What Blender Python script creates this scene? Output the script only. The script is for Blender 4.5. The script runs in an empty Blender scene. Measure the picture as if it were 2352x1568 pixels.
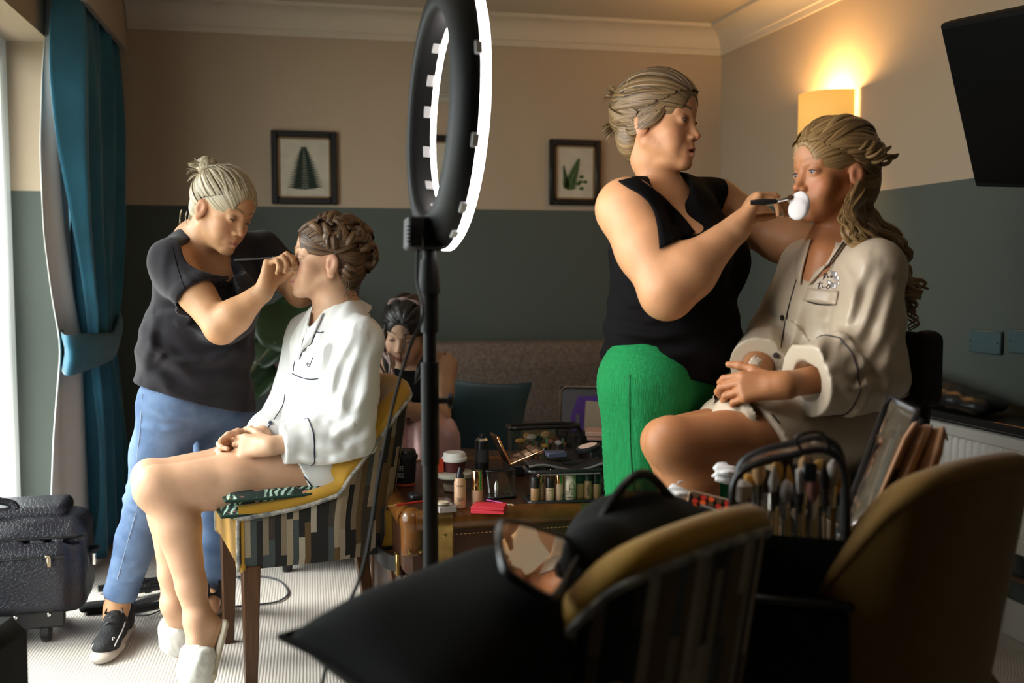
import bpy, math, random
import numpy as np
from mathutils import Vector, Matrix
from mathutils.bvhtree import BVHTree

# ------------------------------------------------------------------ camera, sky, light, exposure
sc = bpy.context.scene
COL = sc.collection
FPX = 2300.0
YAW, PITCH, CAMH = math.radians(11.40), math.radians(3.83), 1.15
vec = lambda *a: np.array(a, float)
CAM = vec(0, 0, CAMH)
RT = vec(math.cos(YAW), -math.sin(YAW), 0)
FH = vec(math.sin(YAW), math.cos(YAW), 0)
FW = FH*math.cos(PITCH) + vec(0, 0, -math.sin(PITCH))
UP = FH*math.sin(PITCH) + vec(0, 0, math.cos(PITCH))
cd = bpy.data.cameras.new('camera'); co = bpy.data.objects.new('camera', cd); COL.objects.link(co)
co.matrix_world = Matrix(((RT[0], UP[0], -FW[0], CAM[0]), (RT[1], UP[1], -FW[1], CAM[1]), (RT[2], UP[2], -FW[2], CAM[2]), (0, 0, 0, 1)))
cd.sensor_width = 36; cd.lens = FPX/2352*36; cd.clip_start = .05
cd.dof.use_dof = True; cd.dof.focus_distance = 2.72; cd.dof.aperture_fstop = 2.4
sc.camera = co
sc.view_settings.view_transform = 'Standard'; sc.view_settings.look = 'None'
sc.view_settings.gamma = 1; sc.view_settings.use_curve_mapping = False
sc.view_settings.exposure = 0.0
w = bpy.data.worlds.new('World'); sc.world = w; w.use_nodes = True
w.node_tree.nodes['Background'].inputs[0].default_value = (.93, .97, 1, 1)
w.node_tree.nodes['Background'].inputs[1].default_value = 8.5
sc.cycles.max_bounces = 6; sc.cycles.use_adaptive_sampling = True; sc.cycles.adaptive_threshold = .025; sc.cycles.diffuse_bounces = 2; sc.cycles.transparent_max_bounces = 16
sc.cycles.caustics_reflective = False; sc.cycles.caustics_refractive = False
sc.cycles.sample_clamp_indirect = 6
WX, WY0, WY1, WZ0, WZ1 = -.96, 1.55, 4.17, .06, 2.04       # the window opening
pl = bpy.data.lights.new('window_portal', 'AREA'); po = bpy.data.objects.new('window_portal', pl); COL.objects.link(po)
pl.shape = 'RECTANGLE'; pl.size = WZ1-WZ0; pl.size_y = WY1-WY0; pl.cycles.is_portal = True
po.location = (-1.22, (WY0+WY1)/2, (WZ0+WZ1)/2); po.rotation_euler = (0, math.radians(-90), 0)

sl_ = bpy.data.lights.new('hazy_sun', 'SUN'); so_ = bpy.data.objects.new('hazy_sun', sl_); COL.objects.link(so_)
sl_.energy = 6.5; sl_.angle = math.radians(28); sl_.color = (1, .97, .92)
so_.rotation_euler = Vector((.72, -.12, -.68)).to_track_quat('-Z', 'Y').to_euler()

def W(px, py, d):            # a point of the place from where it is seen and how far it stands
    return CAM + FW*d + RT*((px-1176)/FPX*d) + UP*((784-py)/FPX*d)
def G(px, py, z=0.0):        # on a level plane
    r = FW + RT*((px-1176)/FPX) + UP*((784-py)/FPX)
    return CAM + r*((z-CAMH)/r[2])
def H(x, dd, z=0.0): return RT*x + FH*dd + vec(0, 0, z)
def V(r, u, f):              # a direction: right, up, away
    v = RT*r + UP*u + FW*f
    return v/np.linalg.norm(v)
def nrm(v): v = np.asarray(v, float); return v/(np.linalg.norm(v)+1e-12)
def proj(P):
    q = np.asarray(P)-CAM; d = q@FW
    return (1176+FPX*(q@RT)/d, 784-FPX*(q@UP)/d, d)

# ------------------------------------------------------------------ materials
MATS = {}
def mat(name, col=(.5, .5, .5), rough=.6, metal=0.0, var=0.0, vscale=8.0, bump=0.0, bscale=60.0, sheen=0.0, coat=0.0, emit=None, estr=0.0,
        trans=0.0, sss=0.0, vcol=False, spec=.5, ior=1.45, stretch=None, var2=None):
    if name in MATS: return MATS[name]
    m = bpy.data.materials.new(name); m.use_nodes = True; MATS[name] = m
    nt = m.node_tree; N, L = nt.nodes, nt.links; b = N['Principled BSDF']
    b.inputs['Base Color'].default_value = (*col, 1); b.inputs['Roughness'].default_value = rough
    b.inputs['Metallic'].default_value = metal; b.inputs['Specular IOR Level'].default_value = spec; b.inputs['IOR'].default_value = ior
    b.inputs['Sheen Weight'].default_value = sheen; b.inputs['Coat Weight'].default_value = coat
    b.inputs['Transmission Weight'].default_value = trans
    if sss: b.inputs['Subsurface Weight'].default_value = sss; b.inputs['Subsurface Radius'].default_value = (.012, .005, .003); b.inputs['Subsurface Scale'].default_value = 1.0
    if emit: b.inputs['Emission Color'].default_value = (*emit, 1); b.inputs['Emission Strength'].default_value = estr
    tc = N.new('ShaderNodeTexCoord')
    src = tc.outputs['Object']
    if stretch:
        mp = N.new('ShaderNodeMapping'); mp.inputs['Scale'].default_value = stretch; L.new(src, mp.inputs[0]); src = mp.outputs[0]
    base = None
    if vcol:
        at = N.new('ShaderNodeAttribute'); at.attribute_name = 'col'; base = at.outputs['Color']; L.new(base, b.inputs['Base Color'])
    if var:
        n = N.new('ShaderNodeTexNoise'); n.inputs['Scale'].default_value = vscale; n.inputs['Detail'].default_value = 5; L.new(src, n.inputs[0])
        mx = N.new('ShaderNodeMix'); mx.data_type = 'RGBA'; mx.blend_type = 'MIX' if var2 else 'MULTIPLY'
        cr = N.new('ShaderNodeMapRange'); cr.inputs['From Min'].default_value = .3; cr.inputs['From Max'].default_value = .7
        L.new(n.outputs[0], cr.inputs[0])
        if var2:
            L.new(cr.outputs[0], mx.inputs[0]); mx.inputs[7].default_value = (*var2, 1)
        else:
            cr.inputs['To Min'].default_value = 1-var; cr.inputs['To Max'].default_value = 1
            mx.inputs[0].default_value = 1; L.new(cr.outputs[0], mx.inputs[7])
        if base: L.new(base, mx.inputs[6])
        else: mx.inputs[6].default_value = (*col, 1)
        L.new(mx.outputs[2], b.inputs['Base Color'])
    if bump:
        n = N.new('ShaderNodeTexNoise'); n.inputs['Scale'].default_value = bscale; n.inputs['Detail'].default_value = 4; L.new(src, n.inputs[0])
        bp = N.new('ShaderNodeBump'); bp.inputs['Strength'].default_value = min(1, bump); bp.inputs['Distance'].default_value = .004*max(1, bump)
        L.new(n.outputs[0], bp.inputs['Height']); L.new(bp.outputs[0], b.inputs['Normal'])
    return m

def clear_mat(name, tint=(1, 1, 1), gloss=.12, rough=.08):      # thin clear plastic or glass sheet
    if name in MATS: return MATS[name]
    m = bpy.data.materials.new(name); m.use_nodes = True; MATS[name] = m
    N, L = m.node_tree.nodes, m.node_tree.links
    N.remove(N['Principled BSDF']); out = N['Material Output']
    t = N.new('ShaderNodeBsdfTransparent'); t.inputs[0].default_value = (*tint, 1)
    g = N.new('ShaderNodeBsdfGlossy'); g.inputs['Roughness'].default_value = rough
    fr = N.new('ShaderNodeLayerWeight'); fr.inputs[0].default_value = .5
    pw_ = N.new('ShaderNodeMath'); pw_.operation = 'POWER'; pw_.inputs[1].default_value = 5; L.new(fr.outputs['Facing'], pw_.inputs[0])
    ma = N.new('ShaderNodeMath'); ma.operation = 'MULTIPLY_ADD'; ma.inputs[1].default_value = .9; ma.inputs[2].default_value = .03+gloss*.4; L.new(pw_.outputs[0], ma.inputs[0])
    tc = N.new('ShaderNodeTexCoord'); n = N.new('ShaderNodeTexNoise'); n.inputs['Scale'].default_value = 14; L.new(tc.outputs['Object'], n.inputs[0])
    bp = N.new('ShaderNodeBump'); bp.inputs['Strength'].default_value = .35; bp.inputs['Distance'].default_value = .02; L.new(n.outputs[0], bp.inputs['Height'])
    L.new(bp.outputs[0], g.inputs['Normal'])
    mx = N.new('ShaderNodeMixShader'); L.new(ma.outputs[0], mx.inputs[0]); L.new(t.outputs[0], mx.inputs[1]); L.new(g.outputs[0], mx.inputs[2])
    L.new(mx.outputs[0], out.inputs[0])
    return m

def wall_mat(name, hi, lo, split):
    m = mat(name, hi, .85); N, L = m.node_tree.nodes, m.node_tree.links; b = N['Principled BSDF']
    g = N.new('ShaderNodeNewGeometry'); s = N.new('ShaderNodeSeparateXYZ'); L.new(g.outputs['Position'], s.inputs[0])
    c = N.new('ShaderNodeMath'); c.operation = 'GREATER_THAN'; c.inputs[1].default_value = split; L.new(s.outputs[2], c.inputs[0])
    mx = N.new('ShaderNodeMix'); mx.data_type = 'RGBA'; mx.inputs[6].default_value = (*lo, 1); mx.inputs[7].default_value = (*hi, 1)
    L.new(c.outputs[0], mx.inputs[0]); L.new(mx.outputs[2], b.inputs['Base Color'])
    n = N.new('ShaderNodeTexNoise'); n.inputs['Scale'].default_value = 220; L.new(g.outputs['Position'], n.inputs[0])
    bp = N.new('ShaderNodeBump'); bp.inputs['Strength'].default_value = .12; bp.inputs['Distance'].default_value = .002
    L.new(n.outputs[0], bp.inputs['Height']); L.new(bp.outputs[0], b.inputs['Normal'])
    return m

# ------------------------------------------------------------------ mesh building
class MB:
    def __init__(s): s.v = []; s.f = []; s.n = 0
    def add(s, v, f):
        v = np.asarray(v, float).reshape(-1, 3); s.v.append(v); s.f += [tuple(int(i)+s.n for i in q) for q in f]; s.n += len(v); return s
    def box(s, c, size, M=None, bev=0.0):
        hx, hy, hz = np.asarray(size, float)/2; b = min(bev, hx*.98, hy*.98, hz*.98)
        if b <= 0:
            v = [(x, y, z) for x in (-hx, hx) for y in (-hy, hy) for z in (-hz, hz)]
            f = [(0, 1, 3, 2), (4, 6, 7, 5), (0, 4, 5, 1), (2, 3, 7, 6), (0, 2, 6, 4), (1, 5, 7, 3)]
        else:
            bmv = {}; v = []
            for sx in (-1, 1):
                for sy in (-1, 1):
                    for sz in (-1, 1):
                        for ax in range(3):
                            p = [sx*(hx-b), sy*(hy-b), sz*(hz-b)]; p[ax] = (sx*hx, sy*hy, sz*hz)[ax]
                            bmv[(sx, sy, sz, ax)] = len(v); v.append(p)
            f = []
            g = lambda *k: bmv[k]
            for ax in range(3):
                o = [i for i in range(3) if i != ax]
                for sg in (-1, 1):
                    q = []
                    for (a, c2) in ((-1, -1), (1, -1), (1, 1), (-1, 1)):
                        k = [0, 0, 0]; k[ax] = sg; k[o[0]] = a; k[o[1]] = c2; q.append(g(*k, ax))
                    f.append(q)
                for a in (-1, 1):
                    for c2 in (-1, 1):
                        k1 = [0, 0, 0]; k1[ax] = -1; k1[o[0]] = a; k1[o[1]] = c2; k2 = list(k1); k2[ax] = 1
                        f.append([g(*k1, o[0]), g(*k2, o[0]), g(*k2, o[1]), g(*k1, o[1])])
            for sx in (-1, 1):
                for sy in (-1, 1):
                    for sz in (-1, 1): f.append([g(sx, sy, sz, 0), g(sx, sy, sz, 1), g(sx, sy, sz, 2)])
            va = np.array(v); ff = []
            for q in f:
                pts = va[list(q)]; nn = np.cross(pts[1]-pts[0], pts[2]-pts[0])
                ff.append(q if nn@pts.mean(0) > 0 else q[::-1])
            f = ff
        v = np.array(v)
        if M is not None: v = v@np.asarray(M, float).T
        return s.add(v+np.asarray(c, float), f)
    def lathe(s, prof, c=(0, 0, 0), n=24, M=None, squash=(1, 1)):
        a = np.linspace(0, 2*np.pi, n, endpoint=False); v = []
        for r, z in prof: v += [(r*math.cos(t)*squash[0], r*math.sin(t)*squash[1], z) for t in a]
        f = []
        for i in range(len(prof)-1):
            for j in range(n): f.append((i*n+j, i*n+(j+1) % n, (i+1)*n+(j+1) % n, (i+1)*n+j))
        f.append(tuple(range(n))[::-1]); m = len(prof)-1; f.append(tuple(m*n+j for j in range(n)))
        v = np.array(v)
        if M is not None: v = v@np.asarray(M, float).T
        return s.add(v+np.asarray(c, float), f)
    def tube(s, pts, r, n=8, closed=False, flat=None):
        P = np.array([np.asarray(p, float) for p in pts]); m = len(P)
        R = np.broadcast_to(np.asarray(r, float), (m,)) if np.ndim(r) < 2 else None
        T = np.gradient(P, axis=0) if not closed else np.roll(P, -1, 0)-np.roll(P, 1, 0)
        T /= np.linalg.norm(T, axis=1)[:, None]+1e-12
        u = np.cross(T[0], (0, 0, 1)); u = u if np.linalg.norm(u) > .1 else np.cross(T[0], (0, 1, 0)); u /= np.linalg.norm(u)
        v = []
        for i in range(m):
            u = u-T[i]*(u@T[i]); u /= np.linalg.norm(u)+1e-12; w_ = np.cross(T[i], u)
            for j in range(n):
                a = 2*np.pi*j/n; k1, k2 = (1, 1) if flat is None else flat
                v.append(P[i]+R[i]*(math.cos(a)*u*k1+math.sin(a)*w_*k2))
        f = []
        for i in range(m if closed else m-1):
            i2 = (i+1) % m
            for j in range(n): f.append((i*n+j, i*n+(j+1) % n, i2*n+(j+1) % n, i2*n+j))
        if not closed: f.append(tuple(range(n))[::-1]); f.append(tuple((m-1)*n+j for j in range(n)))
        return s.add(v, f)
    def grid(s, P, thick=0.0, closed_u=False):
        P = np.asarray(P, float); a, b = P.shape[:2]; f = []
        for i in range(a if closed_u else a-1):
            for j in range(b-1): f.append((i*b+j, ((i+1) % a)*b+j, ((i+1) % a)*b+j+1, i*b+j+1))
        if thick:
            gu = np.gradient(P, axis=0); gv = np.gradient(P, axis=1); nn = np.cross(gu, gv); nn /= np.linalg.norm(nn, axis=2)[..., None]+1e-12
            v = np.concatenate([(P+nn*thick/2).reshape(-1, 3), (P-nn*thick/2).reshape(-1, 3)]); o = a*b
            f2 = list(f)+[tuple(i+o for i in q[::-1]) for q in f]
            for j in range(b-1):
                if not closed_u: f2 += [(j, j+1, o+j+1, o+j), ((a-1)*b+j, o+(a-1)*b+j, o+(a-1)*b+j+1, (a-1)*b+j+1)]
            for i in range(a-1): f2 += [(i*b, o+i*b, o+(i+1)*b, (i+1)*b), (i*b+b-1, (i+1)*b+b-1, o+(i+1)*b+b-1, o+i*b+b-1)]
            return s.add(v, f2)
        return s.add(P.reshape(-1, 3), f)
    def prism(s, poly, z0, z1, M=None, c=(0, 0, 0)):
        n = len(poly); v = [(x, y, z0) for x, y in poly]+[(x, y, z1) for x, y in poly]
        f = [tuple(range(n))[::-1], tuple(range(n, 2*n))]+[(i, (i+1) % n, n+(i+1) % n, n+i) for i in range(n)]
        v = np.array(v, float)
        if M is not None: v = v@np.asarray(M, float).T
        return s.add(v+np.asarray(c, float), f)
    def build(s, name, m, parent=None, smooth=True, angle=40, sub=0, bevel=0.0):
        v = np.concatenate(s.v)
        me = bpy.data.meshes.new(name); me.from_pydata(v.tolist(), [], s.f); me.update()
        return link(name, me, m, parent, smooth, angle, sub, bevel)
def link(name, me, m, parent=None, smooth=True, angle=40, sub=0, bevel=0.0):
    o = bpy.data.objects.new(name, me); COL.objects.link(o)
    if m is not None: me.materials.append(m)
    if smooth:
        me.polygons.foreach_set('use_smooth', np.ones(len(me.polygons), bool))
        if angle is not None and hasattr(me, 'set_sharp_from_angle'): me.set_sharp_from_angle(angle=math.radians(angle))
    if bevel:
        b = o.modifiers.new('bevel', 'BEVEL'); b.width = bevel; b.segments = 2; b.limit_method = 'ANGLE'
    if sub:
        q = o.modifiers.new('sub', 'SUBSURF'); q.levels = q.render_levels = sub
    if parent is not None: attach(o, parent)
    return o
def attach(o, parent):
    o.parent = parent; o.matrix_parent_inverse = parent.matrix_basis.inverted()
def thing(name, label, cat, loc=(0, 0, 0), group=None, rot=None):
    o = bpy.data.objects.new(name, None); COL.objects.link(o); o.empty_display_size = .05
    o.location = Vector([float(x) for x in loc])
    if rot is not None: o.rotation_euler = rot
    return tag(o, label, cat, group)
def tag(o, label, cat, group=None):
    o['label'] = label; o['category'] = cat
    if group: o['group'] = group
    return o
def struct(o, label=None):
    o['kind'] = 'structure'
    if label: o['label'] = label
    return o
def frame_from(fwd, up):      # columns: left, forward, up
    f = nrm(fwd); l = nrm(np.cross(up, f)); u = np.cross(f, l)
    return np.stack([l, f, u], 1)
def rotz(a): c, s_ = math.cos(a), math.sin(a); return np.array([[c, -s_, 0], [s_, c, 0], [0, 0, 1]])
def bez(pts, n=24):           # smooth curve through points (Catmull-Rom)
    P = [np.asarray(p, float) for p in pts]; P = [2*P[0]-P[1]]+P+[2*P[-1]-P[-2]]; out = []
    k = len(P)-3
    for t in np.linspace(0, k-1e-9, n):
        i = int(t); u = t-i; a, b, c, d = P[i:i+4]
        out.append(.5*((2*b)+(-a+c)*u+(2*a-5*b+4*c-d)*u*u+(-a+3*b-3*c+d)*u**3))
    return np.array(out)
rnd = random.Random(7); nrs = np.random.RandomState(5)
# ------------------------------------------------------------------ the room
D, CEIL, DADO = 4.90, 2.40, 1.47
M_wallhi, M_walllo = (.47, .36, .252), (.084, .098, .084)
m_wall = wall_mat('painted_wall', M_wallhi, M_walllo, DADO)
m_reveal = m_wall
m_white = mat('white_gloss_paint', (.62, .58, .52), .45)
m_frame = mat('white_window_frame', (.8, .8, .78), .4)
m_ceil = mat('ceiling_paint', (.58, .48, .37), .9, bump=.1, bscale=200)
# right wall: leans a little off square
a_r = math.radians(2.6)
RC = vec(2.085, D, 0)                                    # back right corner
rdir = vec(math.sin(a_r), -math.cos(a_r), 0)             # along the right wall towards the viewer
rnorm = vec(-rdir[1], rdir[0], 0)*-1
if rnorm[0] > 0: rnorm = -rnorm
RM = np.stack([rdir, rnorm, vec(0, 0, 1)], 1)            # local x along wall, y into room, z up
def RW(s, y, z): return RC + rdir*s + rnorm*y + vec(0, 0, z)

m_carpet = mat('ribbed_carpet', (.62, .57, .51), .95, var=.25, vscale=3)
def carpet_nodes():
    N, L = m_carpet.node_tree.nodes, m_carpet.node_tree.links; b = N['Principled BSDF']
    g = N.new('ShaderNodeNewGeometry'); s = N.new('ShaderNodeSeparateXYZ'); L.new(g.outputs['Position'], s.inputs[0])
    def sn(o, k):
        m1 = N.new('ShaderNodeMath'); m1.operation = 'MULTIPLY'; m1.inputs[1].default_value = k; L.new(o, m1.inputs[0])
        m2 = N.new('ShaderNodeMath'); m2.operation = 'SINE'; L.new(m1.outputs[0], m2.inputs[0]); return m2.outputs[0]
    sx, sy = sn(s.outputs[0], 2*math.pi/.0095), sn(s.outputs[1], 2*math.pi/.007)
    ad = N.new('ShaderNodeMath'); ad.operation = 'MULTIPLY_ADD'; L.new(sy, ad.inputs[0]); ad.inputs[1].default_value = .35; L.new(sx, ad.inputs[2])
    bp = N.new('ShaderNodeBump'); bp.inputs['Strength'].default_value = .35; bp.inputs['Distance'].default_value = .002
    L.new(ad.outputs[0], bp.inputs['Height']); L.new(bp.outputs[0], b.inputs['Normal'])
carpet_nodes()
XL, XR, YF = -3.0, 3.2, -3.6
struct(MB().box((.1, .7, -.03), (6.4, 9.0, .06)).build('floor', m_carpet, smooth=False), 'pale ribbed loop carpet')
struct(MB().box((.6, .7, CEIL+.05), (5.2, 9.0, .1)).build('ceiling', m_ceil, smooth=False), 'cream ceiling')
struct(MB().box((.5, D+.05, CEIL/2), (3.6, .1, CEIL)).build('wall_back', m_wall, smooth=False), 'two-tone wall, beige above and teal below')
struct(MB().box(RW(4.3, -.05, CEIL/2), (8.8, .1, CEIL), RM).build('wall_right', m_wall, smooth=False), 'two-tone wall, beige above and teal below')
struct(MB().box((.6, YF-.05, CEIL/2), (5.4, .1, CEIL)).build('wall_front', m_wall, smooth=False))
wl = MB()
T = .16
def lw(y0, y1, z0, z1): wl.box((WX-T/2, (y0+y1)/2, (z0+z1)/2), (T, y1-y0, z1-z0))
lw(YF-.1, WY0, 0, CEIL); lw(WY1, D+.1, 0, CEIL); lw(WY0, WY1, WZ1, CEIL); lw(WY0, WY1, -.02, WZ0)
struct(wl.build('wall_left', m_wall, smooth=False))
# reveal linings of the window recess
rv = MB(); rv.box((WX-.10, WY1-.004, (WZ0+WZ1)/2), (.21, .008, WZ1-WZ0)); rv.box((WX-.10, (WY0+WY1)/2, WZ1-.004), (.21, WY1-WY0, .008))
struct(rv.build('trim_1', m_reveal, smooth=False), 'painted window reveal')
# glazed doors in the recess
wn = thing('window_1', 'white framed glazed garden doors in the window recess', 'window', (WX-.18, WY0, 0)); wn['kind'] = 'structure'
del wn['category']
X0 = WX-.19
fm = MB()
for y in (WY0+.035, 2.42, 3.29, WY1-.04): fm.box((X0, y, (WZ0+WZ1)/2), (.07, .07, WZ1-WZ0), bev=.008)
for z in (WZ0+.05, WZ1-.035): fm.box((X0, (WY0+WY1)/2, z), (.068, WY1-WY0, .09), bev=.008)
fm.build('window_frame', m_frame, wn)
m_pane = clear_mat('window_glass', (.97, .99, .98), .02, .01)
for y0, y1 in ((WY0, 2.42), (2.42, 3.29), (3.29, WY1)):
    MB().box((X0, (y0+y1)/2, (WZ0+WZ1)/2), (.006, y1-y0-.04, WZ1-WZ0-.06)).build('pane', m_pane, wn, smooth=False)
m_lawn = mat('lawn', (.16, .20, .08), .95, var=.4, vscale=6)
go = MB().box((-6.2, 2.8, -.25), (10, 14, .1)).build('ground', m_lawn, smooth=False); struct(go, 'lawn outside the window')

# coving
m_cov = mat('coving_paint', (.62, .52, .41), .7)
def coving(name, p0, p1, inn):
    p0, p1, inn = map(lambda q: np.asarray(q, float), (p0, p1, inn)); pr = [(0, -.135), (.010, -.135), (.012, -.108), (.020, -.104)]
    for t in np.linspace(0, 1, 9): pr.append((.020+.085*(1-math.cos(t*math.pi/2)), -.104+.085*math.sin(t*math.pi/2)))
    pr += [(.112, -.016), (.114, 0), (0, 0)]
    P = [[p+inn*a+vec(0, 0, CEIL+b-.001) for a, b in pr] for p in (p0, p1)]
    struct(MB().grid(np.array(P)).build(name, m_cov), 'curved plaster coving')
coving('trim_2', (-.80, D, 0), (2.2, D, 0), (0, -1, 0))
coving('trim_3', RW(-.02, 0, 0), RW(5.5, 0, 0), rnorm)
# skirting
m_skirt = mat('skirting_paint', (.55, .50, .44), .5)
struct(MB().box((.55, D-.009, .06), (3.2, .018, .12), bev=.004).build('baseboard_back', m_skirt))
struct(MB().box(RW(2.8, .009, .06), (5.4, .018, .12), RM, bev=.004).build('baseboard_right', m_skirt))
struct(MB().box((WX+.009, (WY1+D)/2, .06), (.018, D-WY1, .12), bev=.004).build('baseboard_left', m_skirt))
# pelmet over the curtain
m_pel = mat('pelmet_paint', (.50, .42, .34), .7)
pe = MB(); pe.box((-.815, (1.4+D)/2, 2.285), (.022, D-1.4, .23)); pe.box((-.885, (1.4+D)/2, 2.388), (.14, D-1.4, .022)); pe.box((-.885, 1.41, 2.285), (.14, .02, .23))
struct(pe.build('trim_4', m_pel, smooth=False), 'boxed pelmet above the curtain')

# ------------------------------------------------------------------ curtain
m_vel = mat('teal_velvet', (.018, .15, .235), .75, sheen=.3, var=.3, vscale=5)
m_lin = mat('curtain_lining', (.80, .79, .76), .9)
def curtain():
    root = thing('curtain', 'teal velvet curtain with white lining held back beside the window', 'curtain', (-.88, 4.3, 0))
    zs = [0.03, .25, .55, .80, .86, .92, 1.05, 1.3, 1.6, 1.9, 2.1, 2.26]
    y0 = [4.12, 4.13, 4.14, 4.16, 4.17, 4.15, 4.06, 3.97, 3.93, 3.95, 3.99, 4.02]
    y1 = [4.86, 4.86, 4.84, 4.74, 4.70, 4.74, 4.82, 4.86, 4.87, 4.87, 4.86, 4.86]
    am = [.085, .08, .07, .04, .035, .04, .06, .075, .08, .07, .055, .035]
    l0 = [3.84, 3.86, 3.92, 4.03, 4.07, 4.05, 3.97, 3.89, 3.91, 4.00, 4.10, 4.12]
    Z = np.linspace(zs[0], zs[-1], 60); U = np.linspace(0, 1, 150)
    itp = lambda q: np.interp(Z, zs, q)
    # smooth the profiles
    def sm(q):
        q = itp(q)
        for _ in range(3): q[1:-1] = (q[:-2]+2*q[1:-1]+q[2:])/4
        return q
    A, B, C, LL = sm(y0), sm(y1), sm(am), sm(l0)
    P = np.zeros((150, 60, 3))
    for j, z in enumerate(Z):
        ph = 2*np.pi*(U*3.6+.12*math.sin(z*2.1)+.25*U*math.sin(z*1.3+1))
        x = -.865+C[j]*np.sin(ph)*(1-.35*U)+.012*np.sin(2.3*ph+z*3)-.02*(U > .9)*(U-.9)
        P[:, j] = np.stack([np.minimum(x, -.835+.03), A[j]+(B[j]-A[j])*U+.010*np.sin(2*ph), np.full(150, z)], 1)
    P[:, :, 0] = np.maximum(P[:, :, 0], WX+.012)
    MB().grid(P, .005).build('velvet_drape', m_vel, root, angle=None)
    Q = np.zeros((40, 60, 3)); U2 = np.linspace(0, 1, 40)
    for j, z in enumerate(Z):
        y = LL[j]+(A[j]+.12-LL[j])*U2
        x = -.945+.06*U2+.012*np.sin(9*U2+z*2)
        Q[:, j] = np.stack([np.maximum(x, np.where(y > WY1-.06, WX+.006, -1.08)), y, np.full(40, z)], 1)
    MB().grid(Q, .004).build('lining', m_lin, root, angle=None)
    # tie-back band
    t = np.linspace(0, 2*np.pi, 60, endpoint=False); Bn = np.zeros((60, 6, 3))
    for i, a in enumerate(t):
        cy = 4.40+.45*math.cos(a); cx = -.876+.075*math.sin(a)*(.7+.3*abs(math.sin(a))); cz = .905+.055*math.cos(a)-.05*max(0, math.sin(a))*(1-abs(math.cos(a)))
        hw = .055+.02*max(0, -math.cos(a))
        for k in range(6):
            u = k/5*2-1; Bn[i, k] = (cx+.006*math.cos(u*3), cy, cz+hw*u)
    Bn[:, :, 0] = np.maximum(Bn[:, :, 0], WX+.008)
    tb = MB().grid(Bn, .006, closed_u=True).build('tie_back', m_vel, root, angle=None)
curtain()

# ------------------------------------------------------------------ pictures, vent, switches, television, wall lamp
m_blk = mat('black_lacquer', (.012, .011, .011), .35)
m_paper = mat('picture_paper', (.62, .55, .43), .9, var=.15, vscale=20)
m_slip = mat('gilt_slip', (.22, .12, .04), .5)
m_fern = [mat('fern_dark', (.018, .032, .020), .8), mat('fern_mid', (.04, .075, .022), .8), mat('fern_light', (.05, .10, .025), .8)]
def frond(mb, base, tip, width, n, dr=0.0, lean=.55, taper=1.2, y=0.0):
    base, tip = np.array(base, float), np.array(tip, float); ax = tip-base; Ln = np.linalg.norm(ax); ax /= Ln; sd = np.array([ax[1], -ax[0]])
    mb.prism([tuple(base-sd*.0015), tuple(tip), tuple(base+sd*.0015)], 0, .0012)
    for i in range(n):
        t = .04+.94*i/n; wv = width*(math.sin(math.pi*min(1, t*taper+.12))**.6 if taper > 1 else (1-t)**.75+.04)
        for s_ in (-1, 1):
            o = base+ax*Ln*t; d_ = nrm(sd*s_+ax*lean); e = o+d_*wv; w2 = Ln/n*.95
            q = o+d_*wv*.45
            pp = [o-ax*w2*.35, q-ax*w2*.6, e, q+ax*w2*.6, o+ax*w2*.35]
            if s_ < 0: pp = pp[::-1]
            mb.prism([tuple(p) for p in pp][::-1], 0, .001)
def picture(px, py, w_, h_, label, kind):
    d = D/(math.cos(YAW)-(px-1176)/FPX*math.sin(YAW)); c = CAM+(FW+RT*((px-1176)/FPX)+UP*((784-py)/FPX))*1.0
    r = FW+RT*((px-1176)/FPX)+UP*((784-py)/FPX); c = CAM+r*((D-.001)/r[1])
    root = thing('framed_picture', label, 'picture', c, 'framed fern prints on the back wall')
    b = .030
    fr = MB()
    for sx in (-1, 1): fr.box(c+vec(sx*(w_/2-b/2), -.014, 0), (b, .026, h_), bev=.005)
    for sz in (-1, 1): fr.box(c+vec(0, -.014, sz*(h_/2-b/2)), (w_-2*b+.004, .026, b), bev=.005)
    fr.build('frame', m_blk, root)
    sl = MB()
    for sx in (-1, 1): sl.box(c+vec(sx*(w_/2-b-.004), -.011, 0), (.008, .014, h_-2*b))
    for sz in (-1, 1): sl.box(c+vec(0, -.011, sz*(h_/2-b-.004)), (w_-2*b, .014, .008))
    sl.build('slip', m_slip, root, smooth=False)
    MB().box(c+vec(0, -.006, 0), (w_-2*b+.004, .006, h_-2*b+.004)).build('print', m_paper, root, smooth=False)
    Mx = np.array([[1, 0, 0], [0, 0, -1], [0, 1, 0]]); o = c+vec(0, -.0095, 0)
    def leaf(args, m):
        mb = MB(); frond(mb, *args[0], **args[1]); mb.v = [v@Mx.T+o for v in mb.v]; mb.build('fern_leaf', m, root, smooth=False)
    if kind == 0: leaf((((0.004, -.105), (-.002, .108), .088, 17), dict(taper=.5, lean=.12)), m_fern[0])
    elif kind == 1:
        leaf((((-.045, -.10), (-.055, .06), .035, 16), dict(taper=.5, lean=.5)), m_fern[1]); leaf((((.0, -.09), (.05, .05), .025, 14), dict(taper=1.1, lean=.6)), m_fern[1])
    else:
        leaf((((-.035, -.09), (.024, .075), .046, 18), dict(taper=.6, lean=.55)), m_fern[2]); leaf((((-.04, -.085), (-.058, .04), .024, 14), dict(taper=.6, lean=.6)), m_fern[1])
        for (x, z) in ((.035, -.02), (.03, -.045), (.055, -.045), (.018, -.055), (.035, -.078)):
            mb = MB(); mb.prism([(x+.013*math.cos(t), z+.009*math.sin(t)) for t in np.linspace(0, 2*math.pi, 9)[:-1]], 0, .001)
            mb.v = [v@Mx.T+o for v in mb.v]; mb.build('leaflet', m_fern[2], root, smooth=False)
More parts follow.
